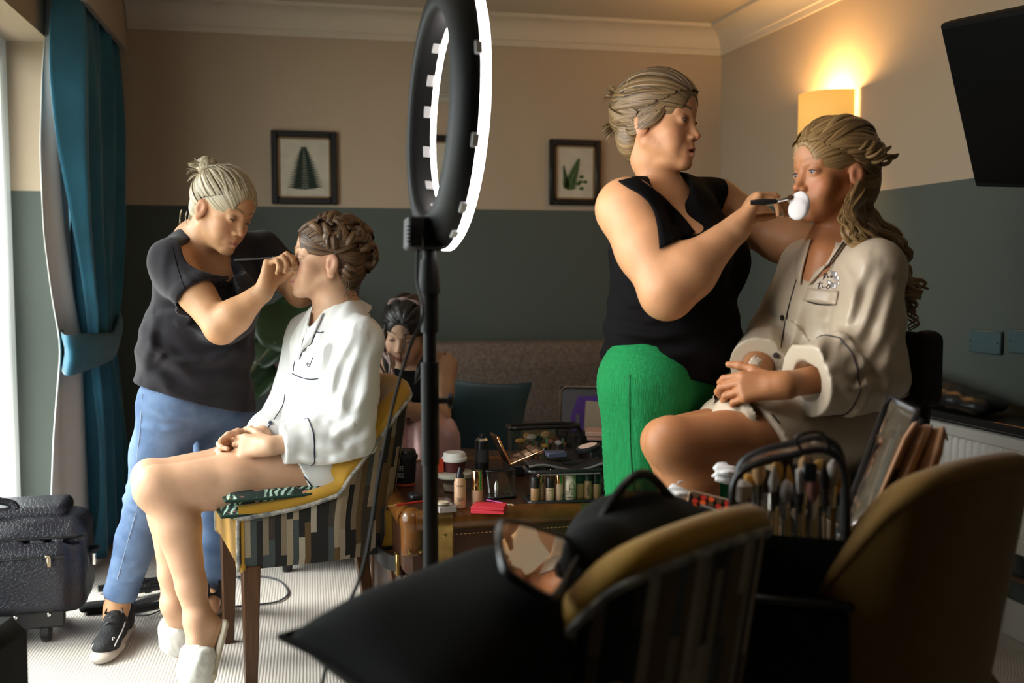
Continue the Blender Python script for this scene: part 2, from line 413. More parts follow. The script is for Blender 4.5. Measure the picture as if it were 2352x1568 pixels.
picture(699, 386, .305, .345, 'black framed print of one broad dark fern frond, left of the ring light', 0)
picture(1012, 391, .275, .335, 'black framed fern print seen through the ring light', 1)
picture(1319, 397, .265, .325, 'black framed print of a bright green fern with leaflets, beside the standing woman in black', 2)

m_vent = mat('vent_plastic', (.46, .42, .35), .6)
def vent():
    r = FW+RT*((1010-1176)/FPX)+UP*((784-172)/FPX); c = CAM+r*((D-.001)/r[1])
    root = thing('air_vent', 'beige louvred air vent high on the back wall', 'vent', c)
    MB().box(c+vec(0, -.008, 0), (.235, .014, .265), bev=.004).build('grille_frame', m_vent, root)
    for i in range(15): MB().box(c+vec(0, -.018, -.105+.0150*i), (.195, .010, .004), np.array([[1, 0, 0], [0, .85, -.5], [0, .5, .85]])).build('slat', m_vent, root, smooth=False)
    MB().prism([(-.014, .012), (.014, .012), (0, -.012)], 0, .008, np.array([[1, 0, 0], [0, 0, -1], [0, 1, 0]]), c+vec(0, -.018, .045)).build('badge', mat('vent_badge', (.25, .22, .18), .5), root, smooth=False)
vent()
m_sw = mat('switch_plate', (.07, .115, .12), .3)
def on_right(px, py):       # s along the right wall and height there
    r = FW+RT*((px-1176)/FPX)+UP*((784-py)/FPX)
    t = ((RC-CAM)@rnorm)/(r@rnorm); p = CAM+r*t; return float((p-RC)@rdir), float(p[2])
for px0, px1, lab in ((2232, 2307, 'teal painted blank socket plate on the right wall, whole in view'), (2322, 2398, 'teal painted blank socket plate on the right wall, cut by the frame edge')):
    s0, z0 = on_right(px0, 812); s1, z1 = on_right(px1, 757); 
    c = RW((s0+s1)/2, .008, (z0+z1)/2)
    root = thing('socket_plate', lab, 'wall plate', RW((s0+s1)/2, .001, (z0+z1)/2), 'socket plates on the right wall')
    MB().box(c, (abs(s1-s0), .014, .075), RM, bev=.004).build('face_plate', m_sw, root)
    for k in (-1, 1): MB().lathe([(.003, 0), (.003, .002)], c+rdir*(k*(abs(s1-s0)/2-.012))+rnorm*.006, 10, np.stack([rdir, vec(0, 0, 1), rnorm], 1)).build('screw', m_blk, root)
def television():
    s0, zt = on_right(2185, 55)
    cz, hgt, wid = 1.63, .56, .95
    # bottom far corner of the screen as seen in the room, tilted forward at the top
    bl = W(2241, 429, 2.92); tl = W(2158, 56, 2.80)
    up = nrm(tl-bl); al = rdir; al = nrm(al-up*(al@up)); nn = nrm(np.cross(up, al));
    if nn@rnorm < 0: nn = -nn
    hgt = np.linalg.norm(tl-bl); M = np.stack([al, nn, up], 1)
    c = bl+up*hgt/2+al*wid/2
    root = thing('television', 'black flat television tilted out from the right wall', 'television', c-nn*.03)
    MB().box(c-nn*.02, (wid, .045, hgt), M, bev=.006).build('casing', mat('tv_plastic', (.004, .004, .004), .7, spec=.2), root)
    MB().box(c+nn*.0045, (wid-.03, .004, hgt-.03), M).build('screen', mat('tv_screen', (.003, .003, .003), .25), root, smooth=False)
    w0 = RC+rdir*((c-RC)@rdir)+vec(0, 0, c[2]); b_ = MB(); b_.box(w0+rnorm*.012, (.22, .022, .26), RM)
    b_.tube([w0+rnorm*.01, c-nn*.045], .025, 8); b_.build('wall_bracket', m_blk, root)
television()
def sconce():
    s, z = on_right(1925, 268)
    cpos = RW(s, 0, z); root = thing('wall_lamp', 'lit half-drum wall lamp with amber fabric shade', 'lamp', cpos)
    m_sh = mat('lamp_shade_fabric', (.85, .52, .16), .9, emit=(1, .50, .10), estr=.60)
    R_, hh = .135, .088
    a = np.linspace(0, math.pi, 28); P = np.zeros((28, 2, 3))
    for i, t in enumerate(a):
        for j, zz in enumerate((-hh, hh)): P[i, j] = cpos+rdir*(R_*math.cos(t))+rnorm*(.012+.150*math.sin(t))+vec(0, 0, zz)
    MB().grid(P, .003).build('lamp_shade', m_sh, root, angle=None)
    MB().box(cpos+rnorm*.008, (.06, .014, .11), RM, bev=.004).build('wall_plate', mat('brass_dark', (.25, .15, .05), .4, .9), root)
    MB().tube([cpos+rnorm*.01, cpos+rnorm*.06, cpos+rnorm*.07+vec(0, 0, .02)], .007, 8).build('arm', MATS['brass_dark'], root)
    MB().lathe([(.004, -.03), (.018, -.012), (.024, .010), (.016, .030), (.004, .036)], cpos+rnorm*.075+vec(0, 0, -.012), 14).build('bulb', mat('bulb_glow', (1, .8, .5), .4, emit=(1, .62, .25), estr=20), root)
    l = bpy.data.lights.new('lamp_light', 'POINT'); l.energy = 20; l.color = (1, .60, .24); l.shadow_soft_size = .04
    lo = bpy.data.objects.new('lamp_light', l); COL.objects.link(lo); lo.location = Vector(cpos+rnorm*.098+vec(0, 0, .05)); attach(lo, root)
sconce()
def radiator():
    s0, _ = on_right(2120, 1000); s1 = s0+1.5; z0, z1 = .30, .655
    root = thing('radiator', 'white ribbed panel radiator on the right wall under the black shelf', 'radiator', RW(s0+.7, 0, 0))
    m_r = mat('radiator_enamel', (.58, .52, .45), .35)
    U = np.linspace(0, 1.5, 361); Z = [z0+.05, z0+.06, z1-.05, z1-.04]; P = np.zeros((361, 4, 3))
    for i, u in enumerate(U):
        k = .010*max(0, min(1, 1.6*math.sin(2*math.pi*u/.0336)+.3))
        for j, z in enumerate(Z): P[i, j] = RW(s0+u, .085+(k if j in (1, 2) else 0), z)
    MB().grid(P).build('ribbed_panel', m_r, root, angle=60)
    MB().box(RW(s0+.75, .07, z0+.025), (1.5, .05, .05), RM, bev=.006).build('bottom_rail', m_r, root)
    MB().box(RW(s0+.75, .07, z1-.02), (1.5, .05, .042), RM, bev=.006).build('top_rail', m_r, root)
    MB().box(RW(s0+.75, .055, (z0+z1)/2), (1.48, .02, z1-z0-.04), RM).build('back_panel', m_r, root, smooth=False)
    MB().tube([RW(s0-.2, .03, .20), RW(s0+1.5, .03, .20)], .011, 10).build('pipe', mat('copper_pipe', (.20, .12, .07), .5, .3), root)
    for q in (.12, 1.3): MB().tube([RW(s0+q, .03, .20), RW(s0+q, .05, z0+.01)], .009, 8).build('valve_tail', m_r, root)
    sh = thing('radiator_shelf', 'black shelf board above the white radiator', 'shelf', RW(s0+.75, 0, .69))
    MB().box(RW(s0+.70, .09, .695), (1.75, .18, .028), RM, bev=.004).build('board', m_blk, sh)
    for q in (.1, 1.3): MB().box(RW(s0+q, .04, .672), (.02, .075, .03), RM).build('bracket', m_blk, sh, smooth=False)
radiator()
# ------------------------------------------------------------------ soft solids: distance fields meshed as one continuous surface
F32 = np.float32
class Field:
    def __init__(s): s.P = []; s.post = []
    def _add(s, fn, lo, hi, k, op): s.P.append((fn, np.asarray(lo, float), np.asarray(hi, float), k, op)); return s
    def cone(s, a, b, ra, rb, k=.012, op='+', sq=None):
        a, b = np.asarray(a, float), np.asarray(b, float); R_ = max(ra, rb)
        ba = (b-a).astype(F32); a_ = a.astype(F32)
        if sq is not None:
            n_ = nrm(sq[0]).astype(F32); g = F32(1/sq[1]-1); ba2 = ba+n_*(ba@n_)*g; R_ *= max(1, sq[1])
        else: ba2 = ba
        l2 = F32(max(float(ba2@ba2), 1e-12)); dr = F32(rb-ra); r0 = F32(ra)
        def fn(X):
            pa = X-a_
            if sq is not None: pa = pa+(pa@n_)[..., None]*(n_*g)
            t = np.clip((pa@ba2)/l2, 0, 1); q = pa-t[..., None]*ba2
            return np.sqrt(np.einsum('...i,...i', q, q))-(r0+dr*t)
        return s._add(fn, np.minimum(a, b)-R_, np.maximum(a, b)+R_, k, op)
    def ell(s, c, r, M=None, k=.012, op='+'):
        c = np.asarray(c, float); r = np.asarray(r, float); Mm = (np.eye(3) if M is None else np.asarray(M)); c_ = c.astype(F32)
        A = (Mm/r).astype(F32); B = (Mm/(r*r)).astype(F32); e = np.abs(Mm)@r
        def fn(X):
            p = X-c_; k0 = np.linalg.norm(p@A, axis=-1); k1 = np.linalg.norm(p@B, axis=-1)
            return k0*(k0-1)/(k1+1e-9)
        return s._add(fn, c-e, c+e, k, op)
    def box(s, c, hs, M=None, r=.005, k=.01, op='+'):
        c = np.asarray(c, float); hs = np.asarray(hs, float); Mm = (np.eye(3) if M is None else np.asarray(M)); c_ = c.astype(F32); Mf = Mm.astype(F32); h_ = (hs-r).astype(F32)
        def fn(X):
            q = np.abs((X-c_)@Mf)-h_
            return np.linalg.norm(np.maximum(q, 0), axis=-1)+np.minimum(q.max(-1), 0)-F32(r)
        e = np.abs(Mm)@hs
        return s._add(fn, c-e, c+e, k, op)
    def chain(s, pts, rs, k=.012, op='+', sq=None):
        for i in range(len(pts)-1): s.cone(pts[i], pts[i+1], rs[i], rs[i+1], k, op, sq)
        return s
    def ev(s, X, blo=None, bhi=None, h=0):
        d = np.full(X.shape[:-1], 9.0, F32)
        for fn, lo, hi, k, op in s.P:
            if blo is None: m = slice(None)
            else:
                e = 1.7*k+3*h; m = np.nonzero(((blo < hi+e) & (bhi > lo-e)).all(1))[0]
                if len(m) == 0: continue
            v = fn(X[m]); o = d[m]; k = F32(max(k, 1e-5))
            if op == '+':
                t = np.clip(.5+.5*(v-o)/k, 0, 1); d[m] = v+(o-v)*t-k*t*(1-t)
            else:
                t = np.clip(.5-.5*(-v-o)/k, 0, 1); d[m] = -v+(o+v)*t+k*t*(1-t)
        for f in s.post: d = f(X, d)
        return d
    def mesh(s, h, region=None, lo=None, hi=None):
        B = 8
        ps = [p for p in s.P if p[4] == '+']
        L0 = np.min([p[1] for p in ps], 0) if lo is None else np.asarray(lo, float); H0 = np.max([p[2] for p in ps], 0) if hi is None else np.asarray(hi, float)
        L0 = L0-3*h; H0 = H0+3*h
        nb = np.ceil((H0-L0)/(h*B)).astype(int); I = np.stack(np.meshgrid(*[np.arange(n) for n in nb], indexing='ij'), -1).reshape(-1, 3)
        C = (L0+(I+.5)*B*h).astype(F32); d = s.ev(C)
        if region is not None:
            rr = B*h*.9; keepr = region(C, rr)
        else: keepr = True
        I = I[(np.abs(d) < B*h*1.35) & keepr]
        g = np.arange(B+1); loc = np.stack(np.meshgrid(g, g, g, indexing='ij'), -1).reshape(1, -1, 3)
        X = (L0+(I[:, None, :]*B+loc)*h).astype(F32)
        blo = L0+I*B*h; bhi = blo+B*h
        d = s.ev(X, blo, bhi, h).reshape(-1, B+1, B+1, B+1)
        cs = [(i, j, k) for i in (0, 1) for j in (0, 1) for k in (0, 1)]
        V8 = np.stack([d[:, i:B+i, j:B+j, k:B+k] for i, j, k in cs], -1); neg = V8 < 0
        act = neg.any(-1) & ~neg.all(-1); b, x, y, z = np.nonzero(act); v8 = V8[act]
        cell = I[b]*B+np.stack([x, y, z], 1)
        acc = np.zeros((len(b), 3), F32); cnt = np.zeros(len(b), F32)
        for a_ in range(8):
            for ax in range(3):
                if cs[a_][ax] == 0:
                    c2 = list(cs[a_]); c2[ax] = 1; b_ = cs.index(tuple(c2)); va, vb = v8[:, a_], v8[:, b_]
                    cr = (va < 0) != (vb < 0); t = np.where(cr, va/np.where(cr, va-vb, 1), 0)
                    p = np.tile(np.array(cs[a_], F32), (len(b), 1)); p[:, ax] += t; acc += p*cr[:, None]; cnt += cr
        P = L0+(cell+acc/cnt[:, None])*h
        N3 = nb*B+4; key = ((cell[:, 0]+1)*N3[1]+cell[:, 1]+1)*N3[2]+cell[:, 2]+1; od = np.argsort(key); sk = key[od]
        st = np.array([N3[1]*N3[2], N3[2], 1]); quads = []
        def look(kk):
            i = np.clip(np.searchsorted(sk, kk), 0, len(sk)-1); return np.where(sk[i] == kk, od[i], -1)
        for ax in range(3):
            e = 1 << (2-ax); s0, s1 = v8[:, 0] < 0, v8[:, e] < 0; w_ = np.nonzero(s0 != s1)[0]
            o1, o2 = [q for q in range(3) if q != ax]
            kk = key[w_]; q = np.stack([w_, look(kk-st[o1]), look(kk-st[o1]-st[o2]), look(kk-st[o2])], 1); ok = (q >= 0).all(1); q = q[ok]; f = s0[w_][ok]
            if ax == 1: f = ~f
            q[f] = q[f][:, ::-1]; quads.append(q)
        Q = np.concatenate(quads)[:, ::-1]
        if region is not None:
            ok = region(P[Q[:, 0]].astype(F32), 0); Q = Q[ok]; u, inv = np.unique(Q, return_inverse=True); P = P[u]; Q = inv.reshape(-1, 4)
        return P, Q
def relax(P, Q, n=1, lam=.5):
    for _ in range(n):
        A = np.zeros_like(P); c = np.zeros(len(P))
        for i in range(4):
            j = Q[:, (i+1) % 4]; np.add.at(A, Q[:, i], P[j]); np.add.at(c, Q[:, i], 1); np.add.at(A, j, P[Q[:, i]]); np.add.at(c, j, 1)
        P = P+lam*(A/np.maximum(c, 1)[:, None]-P)
    return P
def fast_mesh(name, P, Q, m, parent, cols=None, att=None):
    me = bpy.data.meshes.new(name); Q = np.ascontiguousarray(Q, dtype=np.int32); k = Q.shape[1]
    me.vertices.add(len(P)); me.vertices.foreach_set('co', np.ascontiguousarray(P, dtype=np.float32).ravel())
    me.loops.add(Q.size); me.loops.foreach_set('vertex_index', Q.ravel()); me.polygons.add(len(Q))
    me.polygons.foreach_set('loop_start', np.arange(0, Q.size, k, dtype=np.int32)); me.polygons.foreach_set('loop_total', np.full(len(Q), k, np.int32))
    me.update(); me.validate()
    if cols is not None:
        ca = me.color_attributes.new('col', 'FLOAT_COLOR', 'POINT'); ca.data.foreach_set('color', np.concatenate([cols, np.ones((len(cols), 1))], 1).astype(np.float32).ravel())
    if att is not None:
        for k_, v in att.items():
            aa = me.attributes.new(k_, 'FLOAT_VECTOR', 'POINT'); aa.data.foreach_set('vector', np.ascontiguousarray(v, dtype=np.float32).ravel())
    return link(name, me, m, parent, True, None)
def biggest(P, Q):
    lab = np.arange(len(P))
    for _ in range(200):
        m_ = lab[Q].min(1); new = lab.copy()
        for i in range(4): np.minimum.at(new, Q[:, i], m_)
        new = new[new]
        if (new == lab).all(): break
        lab = new
    k = np.bincount(lab[Q[:, 0]]).argmax(); Q = Q[lab[Q[:, 0]] == k]; u, inv = np.unique(Q, return_inverse=True); return P[u], inv.reshape(-1, 4)
def solid(name, field, h, m, parent, n=1, cols=None, one=False, **kw):
    P, Q = field.mesh(h, **kw)
    if one: P, Q = biggest(P, Q)
    P = relax(P, Q, n)
    return fast_mesh(name, P, Q, m, parent, None if cols is None else cols(P))
def join_parts(parts):
    P = []; Q = []; n = 0
    for p, q in parts: P.append(p); Q.append(q+n); n += len(p)
    return np.concatenate(P), np.concatenate(Q)
def sstep(a, b, x): t = np.clip((x-a)/(b-a), 0, 1); return t*t*(3-2*t)
def wob(X, f, seed=0):          # cheap smooth noise
    r = np.random.RandomState(seed); out = np.zeros(X.shape[:-1], F32)
    for i in range(4):
        k = (r.randn(3)*f*(1+.5*i)).astype(F32); out += np.sin(X@k+F32(r.rand()*6.3))/(1+.4*i)
    return out/2.2
def cut_plane(p, n_, k=.004):     # keep the side that n_ points away from
    p = np.asarray(p, F32); n_ = nrm(n_).astype(F32); kk = F32(k)
    def f(X, d):
        v = (X-p)@n_; t = np.clip(.5-.5*(v-d)/kk, 0, 1); return v+(d-v)*t+kk*t*(1-t)
    return f

# ------------------------------------------------------------------ people
SKIN = {'fair': (.66, .38, .235), 'tan': (.46, .235, .125), 'warm': (.58, .30, .15), 'deep': (.42, .24, .15)}
def skin_mat(): return mat('skin', vcol=True, rough=.45, sss=.10, bump=.06, bscale=420, var=.10, vscale=30, spec=.4)
class Head:
    """Head solid in its own axes (left, forward, up); scale 1 is 0.228 m chin to crown."""
    def __init__(s, c, fwd, up, sc_=1.0, eyes='closed', jaw=1.0, cheek=1.0, nose=1.0, lips=1.0, mouth=0.0):
        s.c = np.asarray(c, float); s.M = frame_from(fwd, up); s.s = sc_; s.eyes = eyes; s.o = (jaw, cheek, nose, lips, mouth)
    def w(s, x, y, z): return s.c+s.M@(vec(x, y, z)*s.s)
    def loc(s, P): return (P-s.c)@s.M/s.s
    def build(s, F):
        k = s.s; w_ = s.w; M = s.M; jaw, cheek, nose, lips, mouth = s.o
        E = lambda c, r, kk=.014, op='+', MM=None: F.ell(w_(*c), np.asarray(r)*k, M if MM is None else MM, kk*k, op)
        Cn = lambda a, b, ra, rb, kk=.01, op='+': F.cone(w_(*a), w_(*b), ra*k, rb*k, kk*k, op)
        E((0, -.016, .036), (.073, .094, .082)); E((0, .030, .040), (.064, .062, .062), .02); E((0, .028, -.030), (.058*jaw, .060, .078), .02)
        for t in (-1, 1):
            Cn((t*.050*jaw, -.004, -.052), (t*.012, .070, -.099), .018, .0145, .022); E((t*.040, .052, -.032), (.023*cheek, .024, .024), .018)
            E((t*.030*cheek, .058, -.060), (.020, .018, .022), .02)
            Cn((t*.042, .066, .021), (t*.010, .083, .017), .009, .009, .012)
            E((t*.031, .104, -.001), (.021, .022, .0135), .012, '-')
        E((0, .073, -.100), (.018, .015, .013), .014); E((0, .040, -.093), (.030*jaw, .030, .016), .02)
        Cn((0, .083, .006), (0, .096, -.028), .0065, .0085, .012); E((0, .0985+.003*nose, -.035), (.0108, .0105, .0095), .008)
        for t in (-1, 1):
            E((t*.0118, .091, -.0400), (.0078, .0105, .0072), .006); E((t*.0062, .099, -.0450), (.0034, .005, .0028), .002, '-')
        Cn((0, .087, -.050), (0, .0885, -.060), .006, .0055, .008)
        E((0, .078, -.070), (.027, .016, .020), .014)
        for t in (-1, 1):
            Cn((t*.021, .0815, -.0705), (t*.006, .0935, -.0668), .0030, .0050*lips, .005); Cn((t*.021, .0812, -.0722), (0, .0925, -.0775), .0030, .0062*lips, .005)
        if mouth: E((0, .094, -.0722), (.014, .012, .0022+.003*mouth), .002, '-')
        for t in (-1, 1): Cn((t*.022, .086, -.0715), (0, .099, -.0718), .0011, .0014, .002, '-')
        # eyes: lids over the ball
        for t in (-1, 1):
            e = (t*.031, .0725, -.001)
            E(e, (.0150, .0142, .0132), .006)
            if s.eyes == 'closed': pass
            else:
                op = {'open': .0042, 'down': .0028}[s.eyes]; zc = -.002 if s.eyes == 'open' else -.0045
                E((t*.032, .0885, zc), (.0125, .008, op), .002, '-')
        # ears
        for t in (-1, 1):
            A = frame_from(M@vec(-t*.35, 1, .1), M@vec(0, -.25, 1))
            E((t*.0745, -.012, -.012), (.0085, .0185, .030), .006, '+', A); E((t*.0690, -.016, -.038), (.007, .010, .012), .008, '+', A)
            E((t*.085, -.006, -.010), (.008, .010, .018), .004, '-', A)
        Cn((0, -.030, -.030), (0, -.020, -.085), .052, .050, .02)
    def tint(s, P, base, o):
        q = s.loc(P); x, y, z = np.abs(q[:, 0]), q[:, 1], q[:, 2]; C = np.tile(np.array(base), (len(P), 1)); inh = (np.abs(q).max(1) < .16) & (y > -.05)
        def blend(m_, c): C[:] = C*(1-m_[:, None])+np.array(c)*m_[:, None]
        g = lambda cx, cy, cz, rx, ry, rz: np.exp(-(((x-cx)/rx)**2+((y-cy)/ry)**2+((z-cz)/rz)**2))
        blush = o.get('blush', (.60, .20, .14)); blend(inh*.45*g(.042, .06, -.032, .02, .03, .018), blush); blend(inh*.35*g(0, .11, -.038, .012, .02, .012), blush)
        blend(inh*.5*g(.075, -.012, -.012, .012, .03, .04), (.60, .22, .14))
        lz = np.where(z > -.0718, (z+.0718)/.0085, (-.0718-z)/.0105); lm = np.clip(1.6*(1-np.maximum(lz, (x/.0235)**2)), 0, 1)*(y > .076)
        blend(inh*lm*.85, o.get('lips', (.46, .13, .11)))
        bz = .0255+.006*np.sin(np.clip((x-.012)/.036, 0, 1)*2.6); bm = np.clip(1.3-np.abs(z-bz)/.0034, 0, 1)*np.clip((x-.011)/.004, 0, 1)*np.clip((.053-x)/.008, 0, 1)*(y > .05)
        blend(inh*bm*o.get('browk', .8), o.get('brow', (.10, .06, .035)))
        blend(inh*.55*g(.031, .085, .004, .014, .02, .009), o.get('lid', (.36, .19, .13)))
        lash = np.clip(1.4-np.abs(z+.0045+.18*(x-.031)**2/.014)/.0017, 0, 1)*np.clip((.0145-np.abs(x-.031))/.003, 0, 1)*(y > .06)
        if s.eyes == 'closed': blend(inh*lash*.9, (.03, .02, .016))
        nm = np.clip(1.3-np.sqrt(((x-.0062)/.004)**2+((z+.046)/.003)**2), 0, 1)*(y > .095); blend(inh*nm*.8, (.12, .04, .03))
        if 'extra' in o: o['extra'](q, C)
        return C
    def eyeballs(s, root, iris=(.12, .16, .17), look=(0, 1, -.1)):
        mw = mat('eye_white', (.72, .68, .64), .15); mi = mat('iris_'+'_'.join('%d' % (100*q) for q in iris), iris, .1); mp = mat('pupil', (.006, .006, .006), .08)
        for t in (-1, 1):
            c = s.w(t*.031, .0715, -.001); r = .0132*s.s; a = np.linspace(0, math.pi, 9)
            e = MB().lathe([(max(1e-4, r*math.sin(q)), -r*math.cos(q)) for q in a], c, 14).build('eyeball', mw, root)
            A = frame_from(s.M@nrm(look), s.M@vec(0, 0, 1)); Mx = np.stack([A[:, 0], A[:, 2], A[:, 1]], 1)
            i_ = MB().lathe([(.0058*s.s, r*.895), (.0052*s.s, r*.94), (.0022*s.s, r*.985)], c, 14, Mx).build('iris', mi, e); MB().lathe([(.0026*s.s, r*.965), (.0020*s.s, r*.995)], c, 12, Mx).build('pupil', mp, e)
            lm = MB(); pts = [s.w(t*(.031+.0135*math.cos(q)), .0715+.0145*math.sqrt(max(0, 1-.75*math.cos(q)**2)), (.0035 if s.eyes == 'open' else -.0012)-.0035*math.cos(q)**2) for q in np.linspace(.25, math.pi-.25, 9)]
            lm.tube(pts, .0011*s.s, 5); lm.build('eyelashes', mat('lashes', (.012, .009, .008), .6), e)
    def cap_r(s, dirs, grow=0.0):   # skull radius along directions in head axes, measured from the cranium centre
        c = np.array([0, -.012, .036]); r = np.array([.077, .106, .086])+grow
        return c, 1/np.sqrt(((dirs/r)**2).sum(-1))

def hand(F, wrist, d, pn, side, curl, spread=.10, thumb=(.5, .3, .25), s=1.0, wr=.0235):
    """d: towards fingers; pn: palm faces there; side: direction of the thumb side. curl: per finger (index..little) of 3 bends in radians."""
    d = nrm(d); side = nrm(np.asarray(side)-d*(d@np.asarray(side))); pn_ = np.asarray(pn, float); pn_ = nrm(pn_-d*(d@pn_)-side*(side@pn_)); w_ = np.asarray(wrist, float)
    P = lambda a, b, c: w_+(d*a+side*b+pn_*c)*s
    # palm
    F.cone(P(-.01, 0, 0), P(.022, 0, 0), wr*s, .023*s, .012*s, sq=(side, 1.12))
    for b0, b1 in ((.012, .024), (.004, .008), (-.006, -.009), (-.013, -.025)): F.cone(P(.015, b0, 0), P(.083-abs(b1)*.25, b1, -.003), .0145*s, .0115*s, .012*s)
    F.cone(P(.020, .020, .008), P(.055, .026, .012), .0145*s, .012*s, .012*s)
    L = [(.042, .025, .021), (.046, .029, .022), (.042, .027, .021), (.034, .020, .019)]; off = [.026, .009, -.009, -.025]; ln = [.084, .088, .084, .076]; rr = [.0088, .0090, .0086, .0076]
    def rot(v, ax, a): return v*math.cos(a)+np.cross(ax, v)*math.sin(a)+ax*(ax@v)*(1-math.cos(a))
    tips = []
    for i in range(4):
        sp = spread*(1.3-i*.9) if np.ndim(spread) == 0 else spread[i]
        dd = rot(d, pn_, 0) ; dd = nrm(d+side*sp); ax = nrm(np.cross(dd, pn_)); p = P(ln[i], off[i], -.003)
        for j in range(3):
            dd = rot(dd, ax, curl[i][j]); q = p+dd*L[i][j]*s
            r0, r1 = rr[i]*(1-.07*j)*s, rr[i]*(1-.07*(j+1)-.05*(j == 2))*s
            F.cone(p, q, r0, r1, .004*s); p = q
        tips.append(p)
    a0, a1, a2 = thumb
    td = nrm(d*math.cos(.75)+side*math.sin(.75)*.8+pn_*a0); p = P(.030, .024, .006)
    tax = nrm(np.cross(td, nrm(-side+d*.3+pn_*.3)));
    for j, (l_, r0, r1, a) in enumerate(((.034, .0125, .0105, 0), (.031, .0102, .0092, a1), (.026, .0092, .0072, a2))):
        td = rot(td, tax, a); q = p+td*l_*s; F.cone(p, q, r0*s, r1*s, .006*s); p = q
    tips.append(p)
    return tips

# hair ----------------------------------------------------------------------------------------------------
def hair_mat(name, dark, light, k=.5, gloss=.36):
    if name in MATS: return MATS[name]
    m = bpy.data.materials.new(name); m.use_nodes = True; MATS[name] = m; N, L = m.node_tree.nodes, m.node_tree.links; b = N['Principled BSDF']
    at = N.new('ShaderNodeAttribute'); at.attribute_name = 'flow'
    mp = N.new('ShaderNodeMapping'); mp.inputs['Scale'].default_value = (1, .05, 1); L.new(at.outputs['Vector'], mp.inputs[0])
    n = N.new('ShaderNodeTexNoise'); n.inputs['Scale'].default_value = 1.5; n.inputs['Detail'].default_value = 4; n.inputs['Roughness'].default_value = .65; L.new(mp.outputs[0], n.inputs[0])
    cr = N.new('ShaderNodeValToRGB'); e = cr.color_ramp.elements; e[0].position = k-.16; e[0].color = (*dark, 1); e[1].position = k+.18; e[1].color = (*light, 1); L.new(n.outputs[0], cr.inputs[0])
    L.new(cr.outputs[0], b.inputs['Base Color']); b.inputs['Roughness'].default_value = gloss; b.inputs['Specular IOR Level'].default_value = .5
    n2 = N.new('ShaderNodeTexNoise'); n2.inputs['Scale'].default_value = 3.0; n2.inputs['Detail'].default_value = 3; L.new(mp.outputs[0], n2.inputs[0])
    bp = N.new('ShaderNodeBump'); bp.inputs['Strength'].default_value = .7; bp.inputs['Distance'].default_value = .003; L.new(n2.outputs[0], bp.inputs['Height']); L.new(bp.outputs[0], b.inputs['Normal'])
    return m
class Locks:
    def __init__(s, seed=1): s.V = []; s.Q = []; s.A = []; s.n = 0; s.r = np.random.RandomState(seed); s.k = 0
    def lock(s, path, r0, n=10, flat=.55, up=None, prof=None, groove=.18, twist=0.0):
        P = np.asarray(path, float); m = len(P); T = np.gradient(P, axis=0); T /= np.linalg.norm(T, axis=1)[:, None]+1e-9
        if prof is None: prof = np.sin(np.linspace(.25, math.pi-.12, m))**.6
        gr = 1+groove*(s.r.rand(n)*2-1); u = np.asarray(up if up is not None else (0, 0, 1), float)
        V = np.zeros((m, n, 3)); A = np.zeros((m, n, 3)); s.k += 1; o = s.r.rand()*50
        lng = np.concatenate([[0], np.cumsum(np.linalg.norm(np.diff(P, axis=0), axis=1))])
        for i in range(m):
            uu = u[i] if u.ndim == 2 else u
            nn = uu-T[i]*(uu@T[i]); nn /= np.linalg.norm(nn)+1e-9; bb = np.cross(T[i], nn)
            a = 2*np.pi*np.arange(n)/n+twist*i/m; rad = r0*prof[i]*gr
            V[i] = P[i]+(np.cos(a)*rad)[:, None]*bb+(np.sin(a)*rad*flat)[:, None]*nn
            A[i, :, 0] = o+np.arange(n)*(r0*2*np.pi/n)*110; A[i, :, 1] = lng[i]*60; A[i, :, 2] = s.k*3.7
        q = []
        for i in range(m-1):
            for j in range(n): q.append((i*n+j, i*n+(j+1) % n, (i+1)*n+(j+1) % n, (i+1)*n+j))
        s.V.append(V.reshape(-1, 3)); s.A.append(A.reshape(-1, 3)); s.Q.append(np.array(q)+s.n); s.n += m*n
    def solid(s, F, h, flow, n=1):
        P, Q = F.mesh(h); P = relax(P, Q, n); s.V.append(P); s.A.append(flow(P)); s.Q.append(Q+s.n); s.n += len(P)
    def build(s, name, m, parent):
        return fast_mesh(name, np.concatenate(s.V), np.concatenate(s.Q), m, parent, att={'flow': np.concatenate(s.A)})
def skull_path(hd, a, b, n=14, grow=.004, lift=0.0):   # a, b: directions in head axes from the cranium centre
    a, b = nrm(a), nrm(b); om = math.acos(max(-1, min(1, a@b))); t = np.linspace(0, 1, n); D_ = (np.sin((1-t)*om)[:, None]*a+np.sin(t*om)[:, None]*b)/math.sin(om)
    c, R_ = hd.cap_r(D_, grow); q = c+D_*(R_+lift*np.sin(t*math.pi))[:, None]
    P = hd.c+(q*hd.s)@hd.M.T; U_ = D_@hd.M.T
    return P, U_
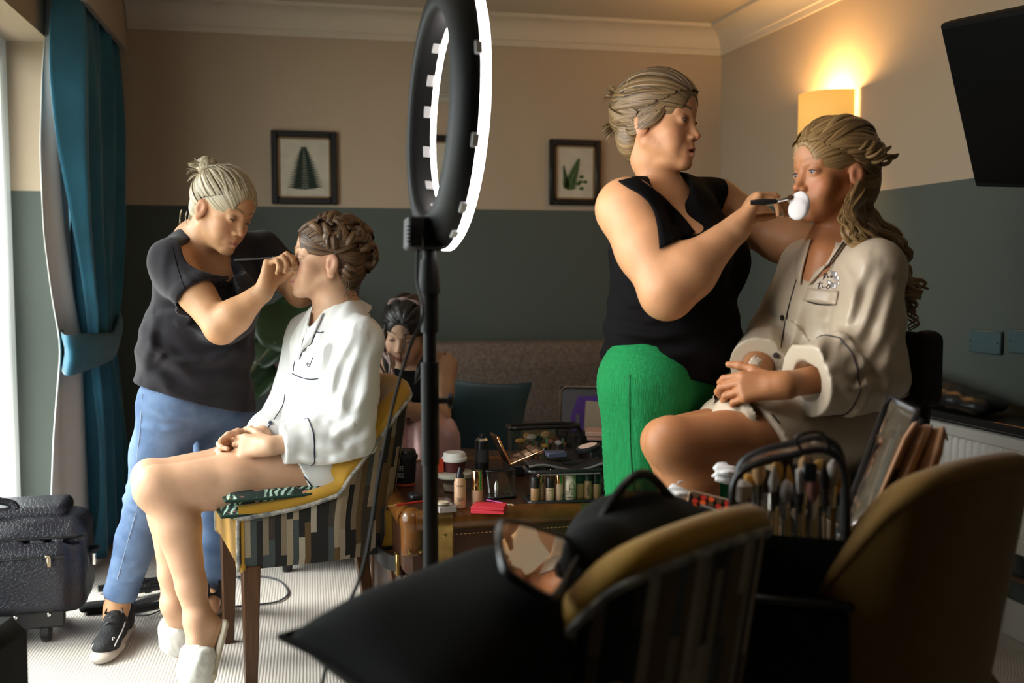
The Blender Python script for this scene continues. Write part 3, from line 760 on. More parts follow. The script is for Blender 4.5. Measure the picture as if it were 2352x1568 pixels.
# ------------------------------------------------------------------ sofa
m_sofa = mat('brown_tweed', (.105, .072, .055), .95, var=.8, vscale=70, var2=(.19, .14, .11), bump=.4, bscale=350)
def sofa():
    x0, x1 = -.20, 1.72; yb = 4.70; root = thing('sofa', 'long brown tweed sofa against the teal wall', 'sofa', ((x0+x1)/2, 4.3, 0)); cx = (x0+x1)/2
    MB().box((cx, 4.28, .20), (x1-x0, .84, .28), bev=.03).build('base', m_sofa, root, sub=1)
    n = 3
    for i in range(n):
        w_ = (x1-x0)/n
        MB().box((x0+w_*(i+.5), 4.18, .40), (w_-.008, .68, .14), bev=.035).build('seat_cushion', m_sofa, root, sub=1)
    MB().box((cx, 4.63, .565), (x1-x0, .16, .57), np.array([[1, 0, 0], [0, .985, -.17], [0, .17, .985]]), bev=.05).build('backrest', m_sofa, root, sub=1)
    for x in (x0+.1, x1-.1):
        for y in (3.92, 4.64): MB().lathe([(.018, 0), (.026, .07)], (x, y, 0), 12).build('foot', m_blk, root)
sofa()
def pillow(name, label, c, fwd, up, w_, h_, t_, m, piping=None, seed=0, group=None):
    A = frame_from(fwd, up); n = 22; u = np.linspace(-1, 1, n); root = thing(name, label, 'cushion', c, group)
    P = np.zeros((n, n, 3)); Q = np.zeros((n, n, 3)); r = np.random.RandomState(seed); ph = r.rand(4)*6
    for i, a in enumerate(u):
        for j, b in enumerate(u):
            e = (1-abs(a)**2.6)*(1-abs(b)**2.6); k = 1-.10*(1-abs(a)**2)*(abs(b)**3); k2 = 1-.10*(1-abs(b)**2)*(abs(a)**3)
            th = t_/2*e**.55*(1+.08*math.sin(3*a+ph[0])*math.sin(4*b+ph[1])); x, z = a*w_/2*k2, b*h_/2*k
            P[i, j] = c+A@vec(x, th, z); Q[i, j] = c+A@vec(x, -th, z)
    mb = MB(); mb.grid(P[::-1]); mb.grid(Q); mb.build('cover', m, root, angle=None)
    ed = np.concatenate([P[:, 0], P[-1, 1:], P[-2::-1, -1], P[0, -2:0:-1]]); MB().tube(ed, .005, 6, closed=True).build('piping', piping or m, root)
    return root
m_teal = mat('teal_cushion_cloth', (.018, .055, .065), .85, sheen=.3)
pillow('scatter_cushion', 'dark teal cushion leaning on the sofa beside the seated woman', W(1100, 972, 4.08), V(-.25, .25, -.95), V(.12, .95, .25), .40, .36, .13, m_teal)

# ------------------------------------------------------------------ tub dining chair: mustard inside, striped outside, walnut legs
m_must = mat('mustard_velvet', (.47, .245, .012), .8, sheen=.3, var=.2, vscale=9)
m_walnut = mat('walnut_leg', (.13, .052, .017), .4, var=.5, vscale=10, stretch=(20, 20, 1.5))
def stripe_mat():
    m = mat('striped_weave', (.2, .17, .12), .9, bump=.5, bscale=500); N, L = m.node_tree.nodes, m.node_tree.links; b = N['Principled BSDF']
    at = N.new('ShaderNodeAttribute'); at.attribute_name = 'flow'; sp = N.new('ShaderNodeSeparateXYZ'); L.new(at.outputs['Vector'], sp.inputs[0])
    n = N.new('ShaderNodeTexNoise'); n.noise_dimensions = '2D'; n.inputs['Scale'].default_value = 6; n.inputs['Detail'].default_value = 0
    # long vertical streaks, stepped
    def math_(op, a, v=None, b2=None):
        q = N.new('ShaderNodeMath'); q.operation = op; L.new(a, q.inputs[0])
        if b2 is not None: L.new(b2, q.inputs[1])
        elif v is not None: q.inputs[1].default_value = v
        return q.outputs[0]
    col = math_('FLOOR', math_('MULTIPLY', sp.outputs[0], 62.0)); wn = N.new('ShaderNodeTexWhiteNoise'); wn.noise_dimensions = '1D'; L.new(col, wn.inputs['W'])
    row = math_('FLOOR', math_('ADD', math_('MULTIPLY', sp.outputs[2], 5.0), None, math_('MULTIPLY', wn.outputs[0], 7.0)))
    pair = math_('FLOOR', math_('MULTIPLY', sp.outputs[0], 31.0))
    cb = N.new('ShaderNodeCombineXYZ'); L.new(pair, cb.inputs[0]); L.new(row, cb.inputs[1])
    w2 = N.new('ShaderNodeTexWhiteNoise'); w2.noise_dimensions = '2D'; L.new(cb.outputs[0], w2.inputs['Vector'])
    cr = N.new('ShaderNodeValToRGB'); cr.color_ramp.interpolation = 'CONSTANT'; e = cr.color_ramp.elements
    e[0].position = 0; e[0].color = (.016, .015, .014, 1); e[1].position = .28; e[1].color = (.34, .27, .18, 1)
    for p_, c_ in ((.45, (.06, .072, .070)), (.58, (.125, .078, .028)), (.72, (.42, .36, .27)), (.84, (.05, .040, .028)), (.93, (.22, .17, .11))): q = e.new(p_); q.color = (*c_, 1)
    L.new(w2.outputs[0], cr.inputs[0]); L.new(cr.outputs[0], b.inputs['Base Color'])
    return m
m_stripe = stripe_mat(); m_cord = mat('woven_cord', (.50, .45, .38), .9, var=.8, vscale=45, var2=(.08, .09, .10))
def tub_chair(label, c, fwd, seat=.47, back=.83, wid=.50, dep=.50, plain=False, cords=True):
    f = nrm(vec(fwd[0], fwd[1], 0)); l = vec(-f[1], f[0], 0); zu = vec(0, 0, 1); c = np.asarray(c, float)
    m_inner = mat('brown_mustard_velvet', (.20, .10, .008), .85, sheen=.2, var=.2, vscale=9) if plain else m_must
    P = lambda x, y, z: c+l*x+f*y+zu*z
    root = thing('tub_chair', label, 'chair', c, 'mustard and striped tub chairs')
    # plan of the shell: U from front left, round the back, to front right
    def plan(t, off=0.0):     # t in [0,1]
        hw, hd_ = wid/2+off, dep/2+off; r = .15
        seg = [(hw*.96, hd_-off*1.0), (hw, 0), (hw*.99, -hd_+r+.03), (hw*.86, -hd_+.065), (hw*.60, -hd_+.012), (0, -hd_)]
        pts = [(x, y) for x, y in seg]+[(-x, y) for x, y in seg[-2::-1]]
        return pts
    def curve(off, n=61):
        q = bez([(x, y, 0) for x, y in plan(0, off)], n); return q
    n = 61; out, inn = curve(.0, n), curve(-.055, n)
    yy = out[:, 1]; rim = np.interp(-yy, [-dep/2, -.10, .02, .10, .17, dep/2], [seat+.045, seat+.055, seat+.085, seat+.20, back-.045, back])
    for _ in range(4): rim[1:-1] = (rim[:-2]+2*rim[1:-1]+rim[2:])/4
    zb = seat-.12; lean = lambda z, y: -.055*max(0, (z-seat)/.35)*(1 if y < 0 else .2)
    G_ = np.zeros((n, 8, 3)); A_ = np.zeros((n, 8, 3)); arc = np.concatenate([[0], np.cumsum(np.linalg.norm(np.diff(out[:, :2], axis=0), axis=1))])
    for i in range(n):
        for j in range(8):
            z = zb+(rim[i]-.022-zb)*j/7; G_[i, j] = P(out[i, 0]*(1-.05*(j < 1)), out[i, 1]+lean(z, out[i, 1]), z); A_[i, j] = (arc[i], 0, z)
    q = [(i*8+j, i*8+j+1, (i+1)*8+j+1, (i+1)*8+j) for i in range(n-1) for j in range(7)]
    fast_mesh('outer_shell', G_.reshape(-1, 3), np.array(q), m_inner if plain else m_stripe, root, att={'flow': A_.reshape(-1, 3)})
    # padded mustard inside with rolled rim
    R_ = np.zeros((n, 9, 3))
    for i in range(n):
        ox, oy = out[i, :2]; ix, iy = inn[i, :2]; zr = rim[i]
        for j, (k, dz) in enumerate(((0.0, -.024), (-.06, -.010), (.10, .006), (.40, .014), (.75, .008), (1.0, -.018), (1.08, -.06), (1.02, -.12), (.98, -(zr-seat)-.02))):
            z = zr+dz if j < 6 else max(zr+dz, seat-.02); R_[i, j] = P(ox+(ix-ox)*k, oy+(iy-oy)*k+lean(z, oy), z)
    MB().grid(R_).build('padded_rim', m_inner, root, angle=None)
    # front faces of the arms and the seat
    for s_, i in ((1, 0), (-1, n-1)):
        ox, ix = out[i, 0], inn[i, 0]; MB().box(P((ox+ix)/2, dep/2-.012, (zb+rim[i])/2-.002), (abs(ox-ix)+.004, .028, rim[i]-zb+.01), np.stack([l, f, zu], 1), bev=.011).build('arm_front', m_inner, root)
    MB().box(P(0, .004, seat-.052), (wid-.085, dep-.004, .135), np.stack([l, f, zu], 1), bev=.016).build('seat', m_inner, root)
    MB().box(P(0, .0, zb+.008), (wid-.06, dep-.08, .016), np.stack([l, f, zu], 1)).build('underframe', m_blk, root, smooth=False)
    if cords and not plain:
        pts = [G_[i, 7]+(G_[i, 7]-P(0, 0, G_[i, 7][2]-c[2]))*.012 for i in range(n)]; MB().tube(pts, .0065, 7).build('cord_trim', m_cord, root)
        for i in (0, n-1): MB().tube([G_[i, j] for j in range(8)], .0055, 7).build('cord_trim', m_cord, root)
    for sx in (-1, 1):
        for sy in (-1, 1):
            t, b = P(sx*(wid/2-.035), sy*(dep/2-.035), zb+.01), P(sx*(wid/2-.03), sy*(dep/2-.03)-(.05 if sy < 0 else 0), 0)
            lg = MB(); A = np.stack([l, f, zu], 1); v = []
            for q_, s2 in ((b, .015), (t, .024)): v += [q_+A@vec(a*s2, d_*s2, 0) for a, d_ in ((-1, -1), (1, -1), (1, 1), (-1, 1))]
            lg.add(v, [(3, 2, 1, 0), (4, 5, 6, 7)]+[(k, (k+1) % 4, 4+(k+1) % 4, 4+k) for k in range(4)]); lg.build('leg', m_walnut, root, bevel=.003)
    return root
bf = V(-.92, 0, -.40); bf = nrm(vec(bf[0], bf[1], 0)); bl = vec(-bf[1], bf[0], 0)
BC = H(-.742, 2.62)-bl*.25-bf*.25                       # bride's chair centre from its near front corner
tub_chair('mustard tub chair with striped back that the bride sits on', BC, bf, seat=.475, dep=.47)
def flat_up(o): return o
nf = RT*-.72+FH*.70
tub_chair('mustard tub chair with striped back in the foreground, holding bags and a mirror', H(.070, 1.46), nf, seat=.47, back=.83, wid=.42, dep=.46)
af = RT*-.57+FH*.82
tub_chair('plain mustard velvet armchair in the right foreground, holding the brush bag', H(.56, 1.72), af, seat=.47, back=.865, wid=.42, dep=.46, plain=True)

# floral seat cushion under the bride, folded in two
m_flor = mat('tropical_print', (.012, .035, .022), .8, var=1, vscale=16, var2=(.16, .32, .22), bump=.3, bscale=60)
def flor():
    N, L = m_flor.node_tree.nodes, m_flor.node_tree.links; b = N['Principled BSDF']; old = b.inputs['Base Color'].links[0].from_socket
    tc = N.new('ShaderNodeTexCoord'); v = N.new('ShaderNodeTexNoise'); v.inputs['Scale'].default_value = 11; v.inputs['Distortion'].default_value = 2.5; L.new(tc.outputs['Object'], v.inputs[0])
    cr = N.new('ShaderNodeValToRGB'); cr.color_ramp.elements[0].position = .60; cr.color_ramp.elements[1].position = .64; L.new(v.outputs[0], cr.inputs[0])
    wv = N.new('ShaderNodeTexWave'); wv.inputs['Scale'].default_value = 16; wv.inputs['Distortion'].default_value = 9; wv.inputs['Detail'].default_value = 2; wv.inputs['Detail Scale'].default_value = 1.4; L.new(tc.outputs['Object'], wv.inputs[0])
    c2 = N.new('ShaderNodeValToRGB'); c2.color_ramp.elements[0].position = .42; c2.color_ramp.elements[0].color = (.006, .018, .012, 1); c2.color_ramp.elements[1].position = .62; c2.color_ramp.elements[1].color = (.16, .34, .25, 1); e3 = c2.color_ramp.elements.new(.85); e3.color = (.42, .55, .46, 1); L.new(wv.outputs[0], c2.inputs[0])
    mz = N.new('ShaderNodeMix'); mz.data_type = 'RGBA'; nz = N.new('ShaderNodeTexNoise'); nz.inputs['Scale'].default_value = 9; L.new(tc.outputs['Object'], nz.inputs[0]); c3 = N.new('ShaderNodeValToRGB'); c3.color_ramp.elements[0].position = .44; c3.color_ramp.elements[1].position = .50; L.new(nz.outputs[0], c3.inputs[0]); L.new(c3.outputs[0], mz.inputs[0]); mz.inputs[6].default_value = (.006, .016, .011, 1); L.new(c2.outputs[0], mz.inputs[7]); old = mz.outputs[2]
    mx = N.new('ShaderNodeMix'); mx.data_type = 'RGBA'; L.new(cr.outputs[0], mx.inputs[0]); L.new(old, mx.inputs[6]); mx.inputs[7].default_value = (.50, .22, .17, 1); L.new(mx.outputs[2], b.inputs['Base Color'])
flor()
m_dkgreen = mat('dark_green_piping', (.006, .03, .018), .7)
def floral():
    root = thing('seat_cushion', 'folded tropical print cushion in green and pink under the bride', 'cushion', BC+vec(0, 0, .475))
    A = np.stack([bl, bf, vec(0, 0, 1)], 1)
    for k, (z, t_) in enumerate(((.508, .056), (.548, .050))):
        n = 26; u = np.linspace(-1, 1, n); P = np.zeros((n, n, 3)); Q = np.zeros((n, n, 3))
        for i, a in enumerate(u):
            for j, b in enumerate(u):
                e = ((1-abs(a)**7)*(1-abs(b)**7))**.5; th = t_/2*e; y = .03+b*(.245-.012*k); x = (a*.218+.022)*(1-.30*max(0, -b))
                rise = .0 if y > -.13 else (-.13-y)*(.9 if k else .5); zz = z+rise+.006*math.sin(9*a+k*2)*math.sin(7*b+1)*e-(.018*(1-abs(a)**2)*(1-abs(b)**2))*(k)
                P[i, j] = BC+A@vec(x, y, 0)+vec(0, 0, zz+th); Q[i, j] = BC+A@vec(x, y, 0)+vec(0, 0, zz-th)
        mb = MB(); mb.grid(P); mb.grid(Q[::-1]); o = mb.build('cushion_fold', m_flor, root, angle=None)
        ed = np.concatenate([P[:, 0], P[-1, 1:], P[-2::-1, -1], P[0, -2:0:-1]]); MB().tube(ed, .005, 6, closed=True).build('piping', m_dkgreen, o)
    MB().box(BC+A@vec(.225, .245, 0)+vec(0, 0, .548), (.004, .02, .012), A).build('care_tag', m_must, root, smooth=False)
floral()

# high makeup chair under the older woman
def high_chair():
    fw_ = V(-.98, 0, -.20); fw_ = nrm(vec(fw_[0], fw_[1], 0)); l = vec(-fw_[1], fw_[0], 0); c = W(1872, 1010, 2.42); c = vec(c[0], c[1], 0); A = np.stack([l, fw_, vec(0, 0, 1)], 1)
    P = lambda x, y, z: c+A@vec(x, y, z); sz = .655
    root = thing('makeup_chair', 'high black folding chair under the older woman', 'chair', c); m_c = mat('black_chair_cloth', (.008, .008, .008), .7)
    MB().box(P(0, -.01, sz), (.44, .42, .03), A, bev=.01).build('seat', m_c, root)
    bk = Field(); z0 = .885
    bk.box(P(0, -.205, z0+.045), (.16, .022, .085), A, .02); bk.box(P(.15, -.195, z0+.05), (.03, .028, .085), A, .02, .02); bk.box(P(-.15, -.195, z0+.05), (.03, .028, .085), A, .02, .02); solid('backrest', bk, .006, m_c, root)
    for sx in (-1, 1):
        MB().tube([P(sx*.15, -.185, sz-.02), P(sx*.15, -.20, z0+.12)], .012, 8).build('back_post', m_blk, root)
        for a, b in ((-1, 1), (1, -1)): MB().tube([P(sx*.21, a*.19, sz-.015), P(sx*.21, b*.21, .012)], .012, 8).build('leg', m_blk, root)
    MB().box(P(0, .20, .24), (.40, .09, .02), A, bev=.005).build('footrest', m_blk, root)
    MB().tube([P(-.21, 0.005, .335), P(.21, .005, .335)], .009, 8).build('cross_bar', m_blk, root)
high_chair()

# ------------------------------------------------------------------ trunk used as a table
TZ = .52
tF, tR = nrm(vec(0, 1, 0)*.995+vec(1, 0, 0)*-.06), None
tR = vec(tF[1], -tF[0], 0)
T0 = H(-.283, 2.60)                                     # near left corner on the floor
TWd, TDp = .58, .75
def TP(x, y, z): return T0+tR*x+tF*y+vec(0, 0, z)
TM = np.stack([tR, tF, vec(0, 0, 1)], 1)
m_tan = mat('tan_leather', (.17, .060, .010), .3, var=.55, vscale=18, bump=.35, bscale=45, coat=.2)
m_brownl = mat('dark_brown_leather', (.060, .022, .010), .35, var=.5, vscale=10, bump=.2, bscale=60)
m_brass = mat('aged_brass', (.42, .27, .09), .32, .95, var=.4, vscale=30)
m_stitch = mat('pale_stitching', (.45, .26, .10), .8)
def trunk():
    root = thing('trunk_table', 'brown leather steamer trunk used as a table, with tan trim and brass straps', 'trunk', TP(TWd/2, TDp/2, 0))
    lid = MB().box(TP(TWd/2, TDp/2, TZ-.09), (TWd, TDp, .18), TM, bev=.022).build('lid', m_brownl, root)
    MB().box(TP(TWd/2, TDp/2, .17), (TWd-.006, TDp-.006, .33), TM, bev=.012).build('body', m_brownl, root)
    def rail(a, b, r, name='edge_rail'): MB().tube([a, b], r, 14).build(name, m_tan, lid)
    for y in (.010, TDp-.016): rail(TP(.03, y, TZ-.022), TP(TWd-.03, y, TZ-.022), .028)
    for x in (.012, TWd-.012): rail(TP(x, .03, TZ-.022), TP(x, TDp-.03, TZ-.022), .027)
    for (x, y) in ((.024, .024), (TWd-.024, .024), (.024, TDp-.024), (TWd-.024, TDp-.024)):
        cc = Field(); cc.ell(TP(x, y, TZ-.022), (.032, .032, .030), TM); cc.cone(TP(x, y, TZ-.02), TP(x, y, TZ-.115), .031, .030, .01); cc.post.append(cut_plane(TP(x, y, TZ-.115), (0, 0, -1))); co_ = solid('corner_cap', cc, .004, m_tan, lid)
        sx, sy = (-1 if x < .3 else 1), (-1 if y < .4 else 1)
        for k in (-.012, .016): MB().lathe([(.0055, 0), (.005, .003), (.001, .005)], TP(x+k, y+sy*.030, TZ-.10), 10, np.stack([tR, vec(0, 0, 1), -tF*1.0 if sy < 0 else tF], 1)).build('rivet', m_brass, lid)
    for x in (.105, TWd-.075):     # straps over the front edge
        st = MB(); prof = [(.14, TZ+.003), (.045, TZ+.005), (.020, TZ+.0085), (0, TZ+.006), (-.014, TZ-.004), (-.0205, TZ-.020), (-.018, TZ-.040), (-.0095, TZ-.060), (-.0085, TZ-.135), (-.0085, TZ-.15)]
        g = np.array([[TP(x+dx, y, z) for dx in (-.021, -.019, .019, .021)] for y, z in prof]); MB().grid(g, .004).build('strap', m_brass, lid)
        g2 = np.array([[TP(x+dx, -.0055, z) for dx in (-.026, .026)] for z in (TZ-.03, TZ-.155)]); MB().grid(g2, .004).build('strap_backing', m_tan, lid)
        for z in (TZ-.06, TZ-.138): MB().lathe([(.007, 0), (.0065, .003), (.002, .006)], TP(x, -.0105, z), 12, np.stack([tR, vec(0, 0, 1), -tF], 1)).build('rivet', m_brass, lid)
        tg = MB(); tg.prism([(-.022, -.16), (.022, -.16), (.022, -.02), (.014, -.004), (0, 0), (-.014, -.004), (-.022, -.02)], 0, .006, np.stack([tR, vec(0, 0, 1), -tF], 1), TP(x, .0015, TZ-.205)); tg.build('strap', m_tan, root)
        MB().lathe([(.007, 0), (.0065, .003), (.002, .006)], TP(x, -.006, TZ-.228), 12, np.stack([tR, vec(0, 0, 1), -tF], 1)).build('rivet', m_brass, root)
    for x in (.024, TWd-.024): MB().tube([TP(x, .012, .02), TP(x, .012, .325)], .020, 12).build('corner_post', m_tan, root)
    for x in (.024,): MB().tube([TP(x-.012, TDp-.03, .02), TP(x-.012, TDp-.03, .325)], .018, 12).build('corner_post', m_tan, root)
    stt = MB()
    for i in range(42): stt.box(TP(.06+i*.0115, -.0012, TZ-.062), (.007, .0016, .0022), TM)
    so = stt.build('stitching', m_stitch, lid, smooth=False); so['kind'] = 'stuff'
    # handle on the left end
    g = np.array([[TP(-.006-.035*math.sin(t*math.pi)**.6, .10+.24*t, .36+dz) for dz in (-.022, .022)] for t in np.linspace(0, 1, 16)]); MB().grid(g, .008).build('handle', m_blk, root)
    for y in (.10, .34): MB().box(TP(-.006, y, .36), (.012, .035, .06), TM, bev=.003).build('handle_plate', m_brass, root)
trunk()
fc = thing('flight_case', 'black equipment case standing between the trunk and the sofa', 'case', H(.365, 3.24)); Afc = np.stack([RT, FH, vec(0, 0, 1)], 1)
MB().box(H(.365, 3.24, .26), (.33, .34, .515), Afc, bev=.012).build('case_body', mat('black_case', (.012, .012, .012), .5), fc); MB().tube([H(.20, 3.066, .40), H(.53, 3.066, .40)], .005, 6).build('lid_seam', m_brass, fc)

# ------------------------------------------------------------------ ring light on its stand
def ring_light():
    c = W(1021, 262, 1.95); nn = V(.958, -.02, .28); up = UP-nn*(UP@nn); up = nrm(up); sd = np.cross(nn, up)
    base = vec(*(W(986, 900, 1.93)[:2]), 0); root = thing('ring_light', 'lit ring light on a black stand in the middle of the room', 'ring light', base)
    Ro, Ri, hb = .263, .190, .030
    m_b = mat('ring_black', (.005, .005, .005), .55, spec=.25); m_g = mat('ring_grey', (.035, .036, .038), .5)
    m_glow = mat('ring_glow', (1, 1, 1), .4, emit=(1, .92, .90), estr=21)
    a = np.linspace(0, 2*np.pi, 97)[:-1]
    def rev(prof, name, m, parent=root, th=0):
        g = np.array([[c+(up*math.cos(t)+sd*math.sin(t))*r_+nn*z for r_, z in prof] for t in a]); return MB().grid(g, th, closed_u=True).build(name, m, parent, angle=50)
    rev([(Ro, .006), (Ro, -.004), (Ro-.010, -.020), (Ro-.028, -.032), (Ri+.014, -.036), (Ri+.004, -.032), (Ri, -.020), (Ri-.001, 0), (Ri-.001, .012)], 'housing', m_b)
    rev([(Ro-.001, .005), (Ro+.001, .007), (Ro+.001, .019), (Ro-.006, .024), (Ri+.006, .024), (Ri-.001, .021), (Ri-.001, .011)], 'diffuser', m_glow)
    for t, r_ in [(x, Ro+.001) for x in (.75, 1.35, 1.95, 2.45, 2.75, 4, 5)]+[(x, Ri-.001) for x in (3.6, 4.05, 4.5, 4.95, 5.3, 5.7, 1, 2)]:
        q = c+(up*math.cos(t)+sd*math.sin(t))*r_+nn*.002; MB().box(q, (.004, .024, .014), np.stack([up*math.cos(t)+sd*math.sin(t), -up*math.sin(t)+sd*math.cos(t), nn], 1), bev=.001).build('clip', mat('clip_white', (.8, .8, .8), .4), root)
    # control box and bracket below
    bc = W(978, 537, 1.93); A = np.stack([nn, -sd, up], 1)
    MB().box(bc, (.065, .060, .062), A, bev=.004).build('bracket', m_b, root)
    bx = MB().box(W(950, 536, 1.90), (.030, .055, .062), A, bev=.004).build('control_box', m_g, root)
    for i in range(5):
        for j in range(3): MB().box(W(940+12*j, 520+8.5*i, 1.868), (.0085, .004, .0025), frame_from(-FW, UP)).build('vent_slot', m_b, bx, smooth=False)
    MB().lathe([(.004, 0), (.004, .006)], c-up*(Ri-.004)+nn*.02, 8).build('screw', MATS['chrome'] if 'chrome' in MATS else mat('chrome', (.8, .8, .8), .15, 1.0), root)
    # stand
    x0 = W(986, 620, 1.93); zz = lambda z: vec(x0[0], x0[1], z); zt = x0[2]
    def cyl(z0, z1, r_, name, m=m_b, r2=None): MB().lathe([(r_, z0), (r2 or r_, z1)], vec(x0[0], x0[1], 0), 18).build(name, m, root)
    cyl(zt-.02, zt+.09, .013, 'tilt_post'); cyl(zt-.045, zt+.02, .022, 'ball_joint', m_b, .017); cyl(zt-.12, zt-.045, .017, 'adaptor')
    cyl(.62, zt-.10, .0125, 'upper_pole'); cyl(.78, .98, .0175, 'clamp_collar'); cyl(.14, .80, .0150, 'lower_pole')
    MB().tube([zz(.905), zz(.905)+RT*.034], .006, 8).build('clamp_screw', m_b, root); MB().lathe([(.010, -.006), (.015, -.004), (.015, .004), (.010, .006)], zz(.905)+RT*.040, 12, np.stack([FH, vec(0, 0, 1), RT], 1)).build('clamp_knob', m_b, root)
    cyl(.10, .16, .022, 'leg_hub')
    for k in range(3):
        an = .5+k*2*math.pi/3; e = zz(.012)+vec(math.cos(an), math.sin(an), 0)*.30; MB().tube([zz(.14), e], .008, 8).build('leg', m_b, root)
    # hanging lead
    P = bez([W(962, 545, 1.90), W(958, 640, 1.88), W(972, 720, 1.84), W(940, 800, 1.80), W(905, 920, 1.78), W(872, 1080, 1.74), W(835, 1300, 1.66), W(770, 1450, 1.60), W(735, 1590, 1.55)], 60); MB().tube(P, .0032, 7).build('power_lead', m_b, root)
    l = None
ring_light()
# ------------------------------------------------------------------ shared pieces for the people
def mean(*a): return sum(np.asarray(q, float) for q in a)/len(a)
def lerp(a, b, t): return np.asarray(a, float)*(1-t)+np.asarray(b, float)*t
def near_any(X, S, pad):
    m = np.zeros(X.shape[:-1], bool)
    for c, r in S: m |= ((X-np.asarray(c, F32))**2).sum(-1) < (r+pad)**2
    return m
def body_mesh(root, F, fine, tint, h=.006, hf=.0026, n=1):
    """one surface: fine where face and hands are, coarser elsewhere"""
    A = F.mesh(hf, region=lambda X, p: near_any(X, fine, p)); A = (relax(A[0], A[1], n), A[1])
    if h: B = F.mesh(h, region=lambda X, p: ~near_any(X, fine, -.035-p)); B = (relax(B[0], B[1], n), B[1]); P, Q = join_parts([A, B])
    else: P, Q = A
    return fast_mesh('body', P, Q, skin_mat(), root, tint(P))
def leg(F, hip, knee, ank, r=(.082, .056, .037), calf=.054, k=.02, back=None):
    F.cone(hip, lerp(hip, knee, .55), r[0], r[0]*.82, k); F.cone(lerp(hip, knee, .55), knee, r[0]*.82, r[1], k)
    d_ = nrm(np.asarray(ank)-knee); bk = np.zeros(3) if back is None else nrm(back)*.018
    F.cone(knee, lerp(knee, ank, .30)+bk, r[1]*.94, calf, k); F.cone(lerp(knee, ank, .30)+bk, lerp(knee, ank, .75)+bk*.4, calf, r[2]*1.12, k); F.cone(lerp(knee, ank, .75)+bk*.4, ank, r[2]*1.12, r[2], k)
def arm(F, sh, el, wr, r=(.046, .038, .024), k=.02):
    F.cone(sh, lerp(sh, el, .5), r[0], r[0]*.92, k); F.cone(lerp(sh, el, .5), el, r[0]*.92, r[1], k)
    F.cone(el, lerp(el, wr, .3), r[1], r[1]*1.04, k); F.cone(lerp(el, wr, .3), wr, r[1]*1.04, r[2], k)
def on_surface(objs):         # finds where a line of sight meets finished cloth, to lay seams and piping on it
    V_, T_ = [], []; n = 0
    for o in objs:
        me = o.data; co_ = np.empty(len(me.vertices)*3, np.float32); me.vertices.foreach_get('co', co_); co_ = co_.reshape(-1, 3)
        V_ += [tuple(v) for v in co_.tolist()]; li = np.empty(len(me.loops), np.int32); me.loops.foreach_get('vertex_index', li)
        T_ += [tuple(int(i)+n for i in q) for q in li.reshape(-1, 4)]; n += len(co_)
    bv = BVHTree.FromPolygons(V_, T_)
    def hit(px, py, off=.0015):
        r = nrm(FW+RT*((px-1176)/FPX)+UP*((784-py)/FPX)); h_ = bv.ray_cast(Vector(CAM), Vector(r))
        if h_[0] is None: return None
        nn = np.array(h_[1]); nn = nn if nn@r < 0 else -nn
        return np.array(h_[0])+nn*off, nn
    hit.bv = bv
    return hit
def ring_seam(hit, p, ax, r, m, parent, name='cuff_piping', R_=.16, lo=0.0, hi=6.283):
    ax = nrm(ax); u = nrm(np.cross(ax, (0, 0, 1))); v = np.cross(ax, u); Q = []
    for t in np.linspace(lo, hi, 40):
        d_ = u*math.cos(t)+v*math.sin(t); h_ = hit.bv.ray_cast(Vector(np.asarray(p)+d_*R_), Vector(-d_))
        if h_[0] is not None and (np.array(h_[0])-p)@d_ > .02: Q.append(np.array(h_[0])+d_*.0008)
    runs = [[]]
    for q in Q:
        if runs[-1] and np.linalg.norm(q-runs[-1][-1]) > .022: runs.append([])
        runs[-1].append(q)
    Q = max(runs, key=len)
    if len(Q) > 5: MB().tube(np.array(Q), r, 6).build(name, m, parent)
def seam(hit, pts, r, m, parent, name='piping', n=None, off=.001):
    P = bez([(a, b, 0) for a, b in pts], n or max(6, 5*len(pts))) if len(pts) > 2 else np.array([lerp((*pts[0], 0), (*pts[1], 0), t) for t in np.linspace(0, 1, n or 8)])
    Q = [hit(p[0], p[1], off) for p in P]; Q = [q[0] for q in Q if q is not None]
    if len(Q) < 2: return None
    Q = np.array(Q)
    for _ in range(2): Q[1:-1] = (Q[:-2]+2*Q[1:-1]+Q[2:])/4
    return MB().tube(Q, r, 6).build(name, m, parent)
def patch(hit, poly_rows, m, parent, name, off=.004, thick=.003):
    """a cloth patch laid on finished cloth; rows of picture points"""
    G_ = []
    last = None
    for row in poly_rows:
        g = []
        for a, b in row:
            h_ = hit(a, b, off); last = h_[0] if h_ is not None else last; g.append(last)
        G_.append(g)
    G_ = np.array(G_)
    return MB().grid(G_, thick).build(name, m, parent, angle=None)
